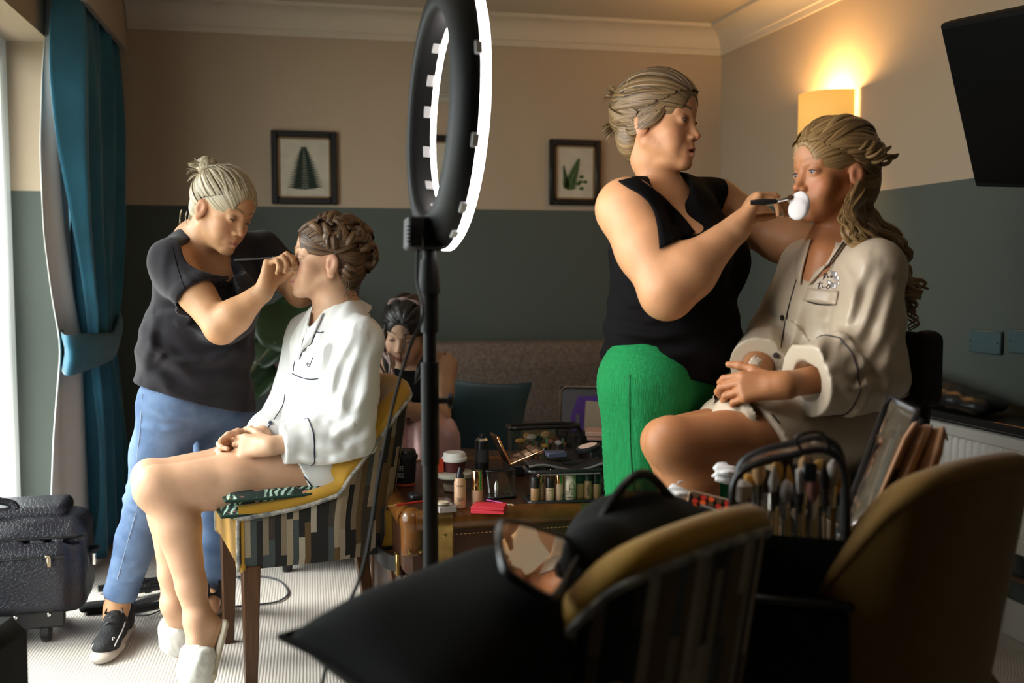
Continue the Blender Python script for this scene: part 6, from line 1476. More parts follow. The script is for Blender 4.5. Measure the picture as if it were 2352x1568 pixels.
# ------------------------------------------------------------------ woman with a phone on the sofa
def sofa_woman():
    root = thing('person', 'dark haired woman in black halter top and pink trousers, sitting on the sofa', 'person', G(930, 1330))
    fw_, lf = V(-.18, 0, -.98), V(.98, 0, -.18); zu = vec(0, 0, 1)
    hd = Head(W(934, 762, 3.70), V(-.20, -.40, -.90), V(.06, .92, -.38), .98, eyes='down', jaw=1.05, cheek=1.08, nose=.7)
    F = Field(); hd.build(F); nb = W(948, 835, 3.84); F.cone(hd.w(0, -.026, -.06), nb, .05, .055, .02)
    ch, wa, pe_ = W(948, 885, 3.86), W(950, 950, 3.92), W(950, 1010, 3.97)
    shR, shL = W(872, 842, 3.86), W(1018, 842, 3.80); elL, wrL = W(1006, 960, 3.66), W(930, 940, 3.50); elR, wrR = W(866, 955, 3.72), W(884, 938, 3.50)
    F.cone(nb, ch, .07, .10, .05, sq=(lf, 1.3)); F.cone(ch, wa, .10, .095, .05, sq=(lf, 1.3)); F.cone(wa, pe_, .10, .12, .05, sq=(lf, 1.3)); F.cone(nb, shR, .045, .05, .04); F.cone(nb, shL, .045, .05, .04)
    arm(F, shL, elL, wrL, (.053, .044, .026)); arm(F, shR, elR, wrR, (.053, .044, .026))
    knR, knL = W(905, 1006, 3.60), W(1000, 1014, 3.58); anR, anL = G(915, 1318, .09), G(1000, 1320, .09)
    leg(F, W(915, 1020, 3.92), knR, anR); leg(F, W(985, 1020, 3.90), knL, anL)
    for a_ in (anR, anL): F.cone(a_, a_+vec(0, -.06, -.05), .035, .025, .02)
    hand(F, wrL, V(-.95, .0, -.2), V(-.1, .5, -.75), V(.1, .75, .5), [(.5, .7, .4)]*4, .04, s=.95); hand(F, wrR, V(.35, -.2, -.9), V(.2, .9, -.2), V(-.8, .3, -.3), [(.5, .7, .4)]*4, .04, s=.95)
    body_mesh(root, F, [(hd.c, .165), (W(900, 935, 3.48), .12)], lambda P: hd.tint(P, (.52, .32, .21), dict(brow=(.02, .015, .012), browk=.95, lips=(.40, .12, .11), lid=(.28, .15, .11))), h=.007, hf=.0034)
    hd.eyeballs(root, (.03, .02, .015), (0, .8, -.6))
    S = Field(); S.cone(W(948, 860, 3.85), ch, .085, .108, .05, sq=(lf, 1.2)); S.cone(ch, wa, .110, .108, .05, sq=(lf, 1.28)); S.cone(wa, pe_, .108, .125, .05, sq=(lf, 1.28)); S.cone(nb, ch, .058, .09, .03)
    for s_ in (shR, shL): S.cone(s_, lerp(s_, pe_, .35), .066, .03, .02, '-')
    solid('halter_top', S, .006, m_blktop, root)
    J = Field(); m_pink = mat('pink_satin', (.55, .32, .30), .38, sheen=.2)
    for hp, kn, an in ((W(915, 1020, 3.92), knR, anR), (W(985, 1020, 3.90), knL, anL)): J.cone(hp, kn, .11, .085, .04); J.cone(kn, an+zu*.03, .086, .08, .04)
    J.post.append(lambda X, d: d-F32(.006)*np.sin((X@RT.astype(F32))*90+wob(X, 8, 2)*2)-F32(.006)*wob(X, 16, 5)); solid('trousers', J, .006, m_pink, root)
    Lk = Locks(31); B = Field(); B.ell(hd.w(0, -.024, .046), np.array((.084, .098, .088))*hd.s, hd.M); B.ell(hd.w(0, -.07, .0), np.array((.075, .05, .09))*hd.s, hd.M, .02); face_cut(B, hd, .002)
    Lk.solid(B, .005, lambda P: np.stack([hd.loc(P)[:, 0]*120, hd.loc(P)[:, 1]*60, P[:, 0]*0], 1)); r = np.random.RandomState(2)
    for i in range(34):
        st = hairline(r.uniform(-1.6, 1.6)); P, U_ = skull_path(hd, st, vec(.3*r.randn(), -.95, .2+.2*r.randn()), 14, .010, .008); Lk.lock(P, .015, 8, .45, U_)
    for i in range(12):
        t = -1 if i % 2 else 1; P = bez([hd.w(t*.078, .01, .03), hd.w(t*.085, .02, -.05), hd.w(t*(.07+.01*r.randn()), .04, -.12), hd.w(t*.05, .05, -.19)], 14); Lk.lock(P, .010, 8, .6)
    for i in range(3): P = bez([hd.w(-.01+.02*i, .075, .08), hd.w(.03, .11, .02), hd.w(.012, .112, -.05), hd.w(.02, .10, -.12)], 14); Lk.lock(P, .0014, 5, 1)
    ho = Lk.build('hair', hair_mat('black_hair', (.006, .005, .005), (.03, .025, .024), .5, .3), root)
    # scarf: knotted over the hair and hanging by the cheek
    m_sc = mat('pink_print_scarf', (.62, .42, .38), .6, var=.9, vscale=28, var2=(.04, .03, .035))
    sf = MB(); sf.tube(bez([hd.w(-.082, -.01, .03), hd.w(-.055, .01, .118), hd.w(0, .015, .138), hd.w(.055, .01, .118), hd.w(.082, -.01, .03)], 24), [.012+.004*math.sin(i*1.3) for i in range(24)], 9, flat=(1, .5)); sf.build('head_scarf', m_sc, root)
    sf = MB()
    for k in range(2): P = bez([hd.w(-.084, .0, .0), hd.w(-.088, .03, -.07), W(900-6*k, 828, 3.60), W(893+12*k, 872, 3.55), W(886+16*k, 925, 3.52)], 24); sf.tube(P, [.014+.006*math.sin(i*.7+k) for i in range(24)], 9, flat=(1, .45))
    sf.build('scarf_tail', m_sc, root)
    MB().tube([lerp(elL, wrL, .86)+(V(0, 1, 0)*math.cos(t)+V(.2, 0, 1)*math.sin(t))*.031 for t in np.linspace(0, 6.283, 16)[:-1]], .006, 7, closed=True).build('bracelet', m_blk, root)
    ph = thing('phone', 'dark phone in the hands of the woman on the sofa', 'phone', W(893, 925, 3.44)); A = frame_from(V(.1, .6, -.75), V(0, .7, .6))
    MB().box(W(893, 922, 3.44), (.072, .009, .145), A, bev=.003).build('case', m_blk, ph); MB().box(W(893, 922, 3.44)+A[:, 1]*.005, (.064, .002, .135), A).build('screen', MATS['tv_screen'], ph, smooth=False)
sofa_woman()
# ------------------------------------------------------------------ small things
def text(s_, loc, A, size, m, parent, name='lettering', sx=1.0):
    cu = bpy.data.curves.new(name, 'FONT'); cu.body = s_; cu.size = size; cu.align_x = 'CENTER'; cu.align_y = 'CENTER'; cu.extrude = .0002; cu.materials.append(m)
    o = bpy.data.objects.new(name, cu); COL.objects.link(o); M4 = Matrix.Identity(4); A = np.array(A)*np.array([sx, 1, 1])
    for i in range(3):
        for j in range(3): M4[i][j] = float(A[i, j])
        M4[i][3] = float(loc[i])
    o.matrix_world = M4; TEXTS.append((o, parent, m)); return o
TEXTS = []
def faceM(d=None):       # axes of a label that faces the viewer: right, up, out
    o = -FH if d is None else nrm(d); r_ = nrm(np.cross(vec(0, 0, 1), o)); return np.stack([r_, np.cross(o, r_), o], 1)
m_clear = clear_mat('clear_vinyl', (.96, .96, .95), .03, .12); m_glassy = clear_mat('clear_acrylic', (.96, .96, .97), .15, .05); m_ink = mat('black_ink', (.012, .012, .012), .6)
m_gold = mat('rose_gold', (.72, .40, .20), .18, 1.0); m_bcap = mat('black_cap', (.012, .012, .013), .35); m_wplast = mat('white_plastic', (.75, .72, .66), .45); m_redpl = mat('red_card', (.62, .03, .05), .45)
TT = lambda px, py: G(px, py, TZ+.003)
def cup(px, py, r0, r1, h_, m, ml, label, base=None, words=None):
    c = TT(px, py); root = thing('takeaway_cup', label, 'cup', c, 'takeaway coffee cups')
    z0 = .0
    if base is not None: MB().lathe([(r0+.001, 0), (r0+.001, .007)], c, 28).build('base_ring', base, root); z0 = .007
    MB().lathe([(r0, z0), (r0+(r1-r0)*.3, h_*.3), (r1, h_)], c, 32).build('cup_body', m, root)
    MB().lathe([(r1+.003, h_-.004), (r1+.0045, h_+.004), (r1+.003, h_+.009), (r1-.001, h_+.010), (r1-.002, h_+.020), (r1-.005, h_+.024), (r1-.012, h_+.022)], c, 32).build('lid', ml, root)
    if words:
        d = nrm(vec(*(CAM[:2]-c[:2]), 0)); d = nrm(d-RT*.42)
        for w_, z, s_ in words: text(w_, c+d*(r0+(r1-r0)*z/h_+.0018)+vec(0, 0, z), faceM(d), s_, mat('cup_print', (.55, .55, .53), .6), root, 'lettering', .55)
cup(931, 1112, .029, .034, .082, mat('black_cup', (.010, .010, .011), .5), m_bcap, 'black takeaway cup with black lid on the left of the trunk', mat('orange_ring', (.45, .08, .02), .5), [('LIFE', .053, .022), ('IELS', .033, .020)])
# clear tub, with the red cup standing on it
c = TT(1044, 1126); tb = thing('clear_tub', 'clear plastic tub with pale lid behind the foundation bottles', 'tub', c)
MB().lathe([(.046, 0), (.052, .04), (.050, .042)], c, 28).build('tub', m_clear, tb); MB().lathe([(.052, .040), (.056, .044), (.056, .054), (.050, .057)], c, 28).build('lid', mat('pale_lid', (.42, .38, .30), .4), tb); MB().lathe([(.030, .002), (.034, .022), (.012, .024)], c, 16).build('contents', mat('tub_contents', (.25, .17, .11), .8, var=.7, vscale=60), tb)
cz = c+vec(0, 0, .057); rc = thing('takeaway_cup', 'dark red takeaway cup with white lid on the clear tub', 'cup', cz, 'takeaway coffee cups')
MB().lathe([(.029, 0), (.033, .034)], cz, 32).build('cup_body', mat('maroon_cup', (.075, .010, .012), .5), rc); MB().lathe([(.036, .031), (.0375, .037), (.0355, .042), (.034, .043), (.032, .052), (.029, .056), (.020, .056)], cz, 32).build('lid', m_wplast, rc)
c = cz-RT*.043+FH*-.012; tag(MB().box(c+vec(0, 0, .0195), (.024, .024, .039), TM, bev=.002).build('lipstick_box', mat('orange_red_card', (.50, .05, .02), .45)), 'small orange red carton beside the dark red cup', 'box')
def bottle(px, py, label, prof, m, cap, mcap, words=(), c=None, parent_group='foundation bottles on the trunk', band=None):
    c = TT(px, py) if c is None else c; root = thing('foundation_bottle', label, 'bottle', c, parent_group)
    MB().lathe(prof, c, 24).build('bottle', m, root); MB().lathe(cap, c, 24).build('cap', mcap, root)
    if band: MB().lathe(band[0], c, 24).build('collar', band[1], root)
    d = nrm(vec(*(CAM[:2]-c[:2]), 0)); r_ = max(p[0] for p in prof)
    for w_, z, s_ in words: text(w_, c+d*(r_+.0008)+vec(0, 0, z), faceM(d), s_, m_ink, root)
    return root
m_f = [mat('foundation_%d' % i, q, .3) for i, q in enumerate(((.50, .30, .17), (.56, .36, .23), (.40, .22, .10), (.60, .42, .27), (.70, .56, .42), (.33, .19, .09)))]
bottle(1057, 1167, 'squeeze foundation bottle with black nozzle cap beside the clear jar', [(.013, 0), (.0165, .004), (.0165, .072), (.013, .082), (.009, .084)], m_f[0], [(.0105, .083), (.0105, .092), (.0055, .104), (.0035, .112)], m_bcap, (('STUDIO', .064, .0055), ('FACE AND', .030, .0045), ('BODY', .0245, .0055), ('50 ml', .012, .003)))
bottle(1096, 1164, 'foundation bottle with tall rose gold cap behind the red palette', [(.0155, 0), (.0158, .002), (.0158, .048), (.012, .050)], m_f[1], [(.0152, .060), (.0155, .062), (.0155, .098), (.0145, .100)], m_gold, (), band=([(.0158, .049), (.0158, .060)], mat('gold_band', (.75, .48, .20), .12, 1.0)))
# clear jar on its clear box
c = TT(1024, 1174); A = np.stack([nrm(RT*.9+FH*.35), nrm(FH*.9-RT*.35), vec(0, 0, 1)], 1); jr = thing('powder_box', 'clear square box with a powder label at the trunk edge', 'box', c)
MB().box(c+vec(0, 0, .010), (.052, .045, .019), A, bev=.001).build('clear_case', m_glassy, jr); MB().box(c+vec(0, 0, .009), (.047, .040, .014), A).build('powder', mat('powder_grey', (.46, .40, .38), .7), jr, smooth=False)
c2 = c+vec(0, 0, .020)+A@vec(-.008, 0, 0); jj = thing('powder_jar', 'round clear jar of loose powder on the clear box', 'jar', c2); MB().lathe([(.019, 0), (.0205, .002), (.0205, .013), (.0185, .014)], c2, 28).build('jar', m_glassy, jj); MB().lathe([(.016, .001), (.016, .007)], c2, 24).build('powder', mat('loose_powder', (.60, .47, .32), .9), jj)
# red palette
c = TT(1124, 1174); A = np.stack([nrm(RT*.985-FH*.17), nrm(FH*.985+RT*.17), vec(0, 0, 1)], 1); rp = thing('red_palette', 'closed red makeup palette at the front edge of the trunk', 'palette', c)
for k, z in enumerate((.0045, .0140)): MB().box(c+vec(0, 0, z), (.088, .060, .0088), A, bev=.001).build('palette_lid' if k else 'palette_base', m_redpl, rp)
a, b = TT(1118, 1150)+vec(0, 0, .003), TT(1181, 1163)+vec(0, 0, .003); br = thing('makeup_brush', 'thin brush with magenta handle lying behind the red palette', 'brush', a)
MB().tube([a, lerp(a, b, .55)], .0024, 8).build('handle', mat('magenta_lacquer', (.40, .01, .22), .3), br); MB().tube([lerp(a, b, .55), lerp(a, b, .85)], .0026, 8).build('ferrule', MATS['chrome'], br); MB().tube([lerp(a, b, .85), lerp(a, b, .93), b], [.0026, .0034, .001], 8).build('bristles', mat('bristle_pale', (.6, .42, .25), .9), br)
a, b = TT(890, 1173)+vec(0, 0, .012), TT(978, 1160)+vec(0, 0, .012)
pc = thing('pencil', 'red cosmetic pencil sticking over the left edge of the trunk', 'pencil', a); MB().tube([lerp(a, b, .22), b], .0030, 6).build('barrel', mat('red_lacquer', (.50, .03, .015), .35), pc); MB().tube([a, lerp(a, b, .22)], [.0006, .003], 6).build('point', mat('pencil_wood', (.45, .24, .10), .7), pc)
c = TT(955, 1148); pz = tag(MB().box(c+vec(0, 0, .012), (.04, .05, .022), TM, bev=.006).build('compact_case', m_bcap, sub=1), 'black compact case between the black cup and the trunk corner', 'case')
# clear pouch standing open
def clear_bag(name, label, cat, c, A, w_, d_, h_, taper=.8, rim=.0045, open_=True, mm=None):
    root = thing(name, label, cat, c); P = lambda x, y, z: c+A@vec(x, y, z); k = lambda z: 1-(1-taper)*z/h_
    def ring(z, n=8):
        q = []; r = .018
        for sx, sy in ((1, 1), (-1, 1), (-1, -1), (1, -1)):
            for t in np.linspace(0, math.pi/2, 5):
                a0 = {(1, 1): 0, (-1, 1): math.pi/2, (-1, -1): math.pi, (1, -1): 1.5*math.pi}[(sx, sy)]+t
                q.append(P((sx*(w_/2-r))+r*math.cos(a0), (sy*(d_/2-r)+r*math.sin(a0))*k(z), z))
        return q
    g = np.array([ring(z) for z in np.linspace(.002, h_, 5)]).transpose(1, 0, 2); MB().grid(g, 0, closed_u=True).build('clear_wall', mm or m_clear, root, angle=60)
    for z in (.003, h_): MB().tube(ring(z), rim, 7, closed=True).build('black_binding', m_bcap, root)
    MB().prism([tuple((A.T@(p-c))[:2]) for p in ring(0)], .001, .003, A, c).build('bag_base', m_bcap, root, smooth=False)
    return root, P
cb, Pb = clear_bag('clear_pouch', 'small clear pouch standing open behind the red palette', 'pouch', TT(1150, 1140), TM, .085, .05, .075, .45, .0025)
MB().lathe([(.006, .002), (.007, .03), (.002, .045)], TT(1140, 1140), 12).build('tube', mat('silver_tube', (.6, .58, .55), .2, .8), cb)
# open palette with mirror
hg = W(1174, 1068, 2.86); e1 = W(1143, 1003, 2.86); e2 = W(1249, 1036, 2.84); dp = nrm(FH*.93-RT*.25)*.085
op = thing('eye_palette', 'open rose gold eye shadow palette with raised mirror lid', 'palette', hg)
def slab(a, b, name, m, parent, th=.006, sh=0.0, n_=None):
    ax = nrm(b-a); nn = nrm(np.cross(ax, dp)); A = np.stack([ax, nrm(dp), nn], 1); return MB().box((a+b)/2+dp/2+nn*sh, (np.linalg.norm(b-a), np.linalg.norm(dp), th), A, bev=.001).build(name, m, parent), A
slab(hg, e1, 'mirror_lid', m_gold, op); slab(hg, e2, 'palette_base', m_gold, op, .009)
ax = nrm(e2-hg); nn = nrm(np.cross(ax, dp)); nn = nn if nn[2] > 0 else -nn; A = np.stack([ax, nrm(dp), nn], 1)
for i in range(4):
    for j in range(2): MB().box(hg+(e2-hg)*(.16+.22*i)+dp*(.28+.42*j)+nn*.0048, (.017, .028, .002), A).build('pan', mat('shade_%d' % ((i+j) % 3), ((.30, .16, .09), (.14, .07, .04), (.46, .30, .20))[(i+j) % 3], .7), op, smooth=False)
ax = nrm(e1-hg); nn = nrm(np.cross(ax, dp)); nn = nn if nn@RT > 0 else -nn; MB().box((hg+e1)/2+dp/2+nn*.0036, (.060, .07, .001), np.stack([ax, nrm(dp), nn], 1)).build('mirror', mat('mirror_silver', (.9, .9, .9), .03, 1.0), op, smooth=False)
# case that the palette rests on
c = TT(1205, 1085); bx = tag(MB().box(c+vec(0, 0, .018), (.12, .10, .034), TM, bev=.006).build('makeup_case', m_bcap), 'flat black case under the open eye shadow palette', 'case')
# spray can
c = TT(1107, 1092); sp = thing('spray_can', 'tall black hairspray can behind the coffee cup', 'can', c); MB().lathe([(.021, 0), (.022, .003), (.022, .105), (.020, .112)], c, 24).build('can', m_bcap, sp); MB().lathe([(.020, .112), (.016, .118), (.014, .119)], c, 24).build('shoulder', mat('aluminium', (.6, .58, .55), .3, 1), sp); MB().lathe([(.009, .118), (.009, .128), (.006, .132)], c, 14).build('nozzle', m_bcap, sp)
MB().lathe([(.0222, .045), (.0222, .085)], c, 24).build('label_band', mat('can_label', (.05, .045, .045), .6), sp)
# clear pouch of foundations with palettes on its lid
A = TM@rotz(-.10); cpos = TT(1296, 1146); fb, Pf = clear_bag('foundation_pouch', 'clear vinyl pouch packed with foundation bottles on the trunk', 'pouch', cpos, A, .215, .095, .088, .96, .0055)
MB().tube([Pf(x, -.0478, .080) for x in np.linspace(-.09, .09, 10)], .005, 7, flat=(1, .5)).build('zip', mat('grey_zip', (.12, .11, .10), .6), fb)
rows = [(-.088, -.030, 2, 'k', .068), (-.070, -.012, 0, 'g', .080), (-.046, -.026, 3, 'k', .066), (-.020, -.026, 1, 'g', .078), (.012, -.022, 4, 'n', .074), (.042, -.012, 2, 'k', .078), (.064, -.020, 5, 'b', .070), (.088, -.016, 5, 'k', .074), (-.03, .02, 0, 'g', .08), (.03, .022, 3, 'g', .082)]
labs = ['amber foundation bottle with black cap at the left end of the clear pouch', 'slim foundation tube with copper cap, second in the clear pouch', 'honey foundation bottle with black cap, third in the clear pouch', 'foundation bottle with shiny copper collar, fourth in the clear pouch', 'large cream bottle printed with a face emblem in the clear pouch', 'amber bottle right of the cream bottle in the clear pouch', 'boxy foundation bottle lettered NARS in the clear pouch', 'brown bottle at the right end of the clear pouch', 'copper capped tube in the back row of the clear pouch, left', 'copper capped tube in the back row of the clear pouch, right']
for (x, y, mi, kd, h_), lab in zip(rows, labs):
    c = Pf(x, y, .004); r_ = {'k': .0125, 'g': .0105, 'n': .0165, 'b': .0115}[kd]; hb = h_*(.56 if kd == 'k' else .62 if kd == 'g' else .93 if kd == 'n' else .74)
    g = 'bottles inside the clear foundation pouch'
    rt = bottle(0, 0, lab, [(r_*.9, 0), (r_, .003), (r_, hb-.003), (r_*.85, hb)], m_f[mi], [(r_*.97, hb), (r_*.97, h_-.002), (r_*.9, h_)] if kd != 'n' else [(.006, hb), (.005, h_+.012), (.001, h_+.014)], m_gold if kd == 'g' else m_bcap, (), c, g)
    d = nrm(vec(*(CAM[:2]-c[:2]), 0))
    if kd == 'n':
        text('rwan o', c+d*(r_+.001)+vec(0, 0, .010), faceM(d), .0085, m_ink, rt); Fm = faceM(d); o_ = c+d*(r_*.92)+Fm[:, 0]*.005+vec(0, 0, .034)
        em = MB(); ell_ = lambda a_, b_, dz=0, t0=0, t1=6.283: [o_+Fm[:, 0]*(a_*math.cos(t))+vec(0, 0, b_*math.sin(t)+dz)+d*(.0030-.10*(a_*math.cos(t)+.005)**2/.0165*3) for t in np.linspace(t0, t1, 22)]
        em.tube(ell_(.0070, .0165), .0005, 4); em.tube(ell_(.0070, .004, .0035, 3.4, 6.0), .0005, 4); em.tube(ell_(.0070, .004, .0005, 3.4, 6.0), .0005, 4); em.tube(ell_(.0026, .0015, -.009, 3.3, 6.1), .0004, 4); em.tube(ell_(.0020, .0012, -.004, 3.3, 6.1), .0004, 4); em.build('face_emblem', m_ink, rt)
        for i in range(4): text('made for skin', c+d*(r_+.0005)-Fm[:, 0]*.009+vec(0, 0, .027-.003*i), Fm, .0022, m_ink, rt)
    if kd == 'b': Fm = faceM(d); text('NARS', c+d*(r_+.001)+vec(0, 0, .026), np.stack([-Fm[:, 1]*-1, -Fm[:, 0], Fm[:, 2]], 1), .012, m_ink, rt)
    if kd == 'k' and mi == 3: text('STUDIO FIX', c+d*(r_+.001)+vec(0, 0, .030), faceM(d), .0035, m_ink, rt)
lz = cpos+vec(0, 0, .093)
lid_ = thing('pouch_lid', 'dark folded vinyl flap lying over the foundation pouch', 'flap', lz); g = np.array([[Pf(x, y, .094+.010*math.sin(2.2*u+.6)+.014*(x+.1)) for y in np.linspace(-.03, .06, 5)] for u, x in zip(np.linspace(0, 3, 12), np.linspace(-.105, .11, 12))]); MB().grid(g, .003).build('flap', m_bcap, lid_, angle=None)
MB().tube(g[:, 0], .004, 6).build('binding', MATS['grey_zip'], lid_)
c = Pf(-.02, .02, .125); tag(MB().box(c, (.055, .045, .014), A, bev=.002).build('shadow_palette', mat('blue_black_card', (.05, .055, .10), .4)), 'small blue black palette lying on the pouch flap', 'palette')
c = Pf(.075, .03, .138); A2 = A@np.array([[.97, 0, -.22], [0, 1, 0], [.22, 0, .97]]); cmp_ = thing('powder_compact', 'round black compact with pink powder on the pouch flap', 'compact', c)
MB().lathe([(.033, -.008), (.036, -.004), (.036, .004), (.033, .006)], c, 28, A2).build('compact_case', m_bcap, cmp_); MB().lathe([(.027, .006), (.027, .0075)], c, 24, A2).build('pressed_powder', mat('pressed_powder', (.55, .38, .30), .8), cmp_)
# brush bag behind
def brush(root_pos, d, L_, label, group, hm, bm_, rb=.012, shape='round', hr=.0035):
    d = nrm(d); a = np.asarray(root_pos, float); br = thing('makeup_brush', label, 'brush', a, group); P = lambda t: a+d*L_*t
    MB().tube([P(0), P(.3), P(.58), P(.62)], [.0018, hr, hr*.8, hr*.95], 7).build('handle', hm, br); MB().tube([P(.60), P(.78)], [hr*1.05, hr*1.5], 8).build('ferrule', MATS['chrome'] if rnd.random() < .5 else m_bcap, br)
    pr = {'round': [(.78, .45), (.86, 1), (.95, .95), (1.0, .3)], 'flat': [(.78, .5), (.9, .8), (.98, .8), (1, .5)], 'point': [(.78, .5), (.86, .8), (1.02, .08)]}[shape]
    MB().tube([P(t) for t, _ in pr], [rb*k_ for _, k_ in pr], 9, flat=(1, .75)).build('bristles', bm_, br)
ORD = 'first second third fourth fifth sixth seventh eighth ninth tenth eleventh twelfth thirteenth fourteenth fifteenth sixteenth seventeenth eighteenth nineteenth twentieth twenty-first twenty-second'.split(); BRN = ['gold', 'white', 'tan', 'black', 'pink']
m_br = [mat('bristle_gold', (.50, .27, .06), .9), mat('bristle_white', (.55, .50, .46), .9), mat('bristle_tan', (.55, .32, .15), .9), mat('bristle_black', (.02, .018, .018), .9), mat('bristle_pink', (.50, .22, .18), .9)]
c = TT(1247, 1068); A = TM@rotz(-.05); b2, P2 = clear_bag('brush_bag', 'clear zipped bag of makeup brushes at the back of the trunk', 'bag', c+vec(0, 0, .0), A, .23, .10, .13, .7, .007)
MB().tube(bez([P2(.115, 0, .02), P2(.13, 0, .10), P2(.09, 0, .135), P2(-.02, 0, .137)], 16), .006, 7).build('zip_edge', m_bcap, b2)
for i in range(11):
    x = -.085+.017*i; brush(P2(x*.9, .01*math.sin(i*2), .006), V(.10*math.sin(i*1.7), 1, .05), .085+.022*math.sin(i*2.3), '%s headed brush, %s from the left in the clear bag behind the palettes' % (BRN[(i*2) % 5], ORD[i]), 'brushes in the bag on the trunk', m_bcap, m_br[(i*2) % 5], .013 if i % 3 else .018)
# open black case on the sofa with purple folder and cream card
def sofa_case():
    c = vec(*(W(1360, 960, 4.0)[:2]), .48); c[1] = 4.17; root = thing('open_case', 'open black case standing on the sofa behind the brush bag', 'case', c)
    A = np.eye(3); z = .70
    ct = W(1352, 948, 4.12); fr = Field(); Fm = faceM(V(-.1, .2, -1)); 
    MB().box(ct+FH*.03, (.235, .215, .018), Fm, bev=.008).build('case_lid', m_bcap, root); MB().tube([ct+Fm@vec(x, y, .0) for x, y in ((-.118, -.10), (-.118, .09), (-.098, .108), (.098, .108), (.118, .09), (.118, -.10))], .004, 6).build('piping', mat('beige_edge', (.30, .24, .17), .7), root)
    MB().box(vec(ct[0], ct[1]-.03, .497), (.25, .20, .045), A, bev=.01).build('case_base', m_bcap, root)
    f = thing('folder', 'purple angular folder propped in the open black case', 'folder', ct-FH*.02); MB().prism([(-.075, -.08), (-.075, -.01), (-.045, .070), (.11, .073), (.11, -.08)], 0, .012, faceM(V(-.05, .15, -1)), ct-FH*.025).build('board', mat('purple_plastic', (.10, .015, .36), .45), f); MB().box(ct-FH*.042+Fm@vec(-.048, -.03, 0), (.014, .06, .004), Fm).build('slot', m_bcap, f, smooth=False)
    k = thing('card', 'cream card leaning against the purple folder', 'card', ct-FH*.05); MB().box(ct-FH*.052+Fm@vec(.035, -.01, 0), (.11, .125, .006), faceM(V(-.03, .15, -1))@rotz(-.08), bev=.002).build('sheet', mat('cream_card', (.62, .55, .42), .8), k)
sofa_case()
c = TT(1400, 1040)+vec(0, 0, .10); A = TM@rotz(-.35); wb = thing('wooden_tray', 'pale pink wooden tray beside the green trousers', 'tray', TT(1385, 1062)); MB().box(W(1392, 992, 3.20), (.13, .10, .014), A, bev=.002).build('board', mat('pink_wood', (.52, .30, .22), .6, var=.3, vscale=40), wb); 
MB().box(W(1392, 1003, 3.20), (.12, .09, .010), A, bev=.002).build('lower_board', mat('pink_wood_edge', (.38, .20, .15), .6), wb); q_ = W(1392, 1012, 3.2); MB().box(vec(q_[0], q_[1], (TZ+q_[2])/2), (.10, .07, q_[2]-TZ-.004), A, bev=.004).build('stand', m_bcap, wb)
c = H(.27, 3.15, .519); ls = thing('lipstick', 'red capped lipstick below the purple folder', 'lipstick', c); MB().lathe([(.009, 0), (.009, .038)], c, 14).build('tube', mat('purple_tube', (.10, .02, .25), .35), ls); MB().lathe([(.0092, .038), (.0092, .046)], c, 14).build('red_ring', m_redpl, ls)
# ------------------------------------------------------------------ foreground and floor
CH2, CH3 = H(.070, 1.46), H(.56, 1.72); S2 = .47
m_dark = mat('dark_grey_cloth', (.015, .016, .015), .9, spec=.15)
# low stool under the near cushions
st = thing('footstool', 'dark round footstool under the foreground cushions', 'stool', H(-.13, 1.06)); MB().lathe([(.20, .12), (.215, .15), (.215, .42), (.19, .46)], H(-.13, 1.06), 32).build('seat_pad', m_dark, st)
for k in range(4): an = k*math.pi/2+.7; MB().lathe([(.012, 0), (.018, .13)], H(-.13, 1.06)+vec(math.cos(an), math.sin(an), 0)*.15, 10).build('leg', m_walnut, st)
pillow('scatter_cushion', 'green leafy cushion at the very bottom of the frame under the dark cushion', H(-.13, 1.05, .545), vec(.0, -.05, 1), nrm(RT*.5+FH), .36, .36, .16, mat('leaf_cushion_cloth', (.02, .035, .012), .85, var=1, vscale=18, var2=(.07, .10, .03)))
pL, pF, pN = W(738, 1445, 1.28), W(1175, 1262, 1.50), W(940, 1720, 1.06); e1, e2 = pF-pL, pN-pL; pn = np.cross(e2, e1); pn = pn if pn[2] > 0 else -pn
pillow('scatter_cushion', 'large dark grey cushion in the foreground beside the mirror', pL+(e1+e2)/2, pn, e1, np.linalg.norm(e2)*1.12, np.linalg.norm(e1)*1.12, .13, m_dark, seed=3)
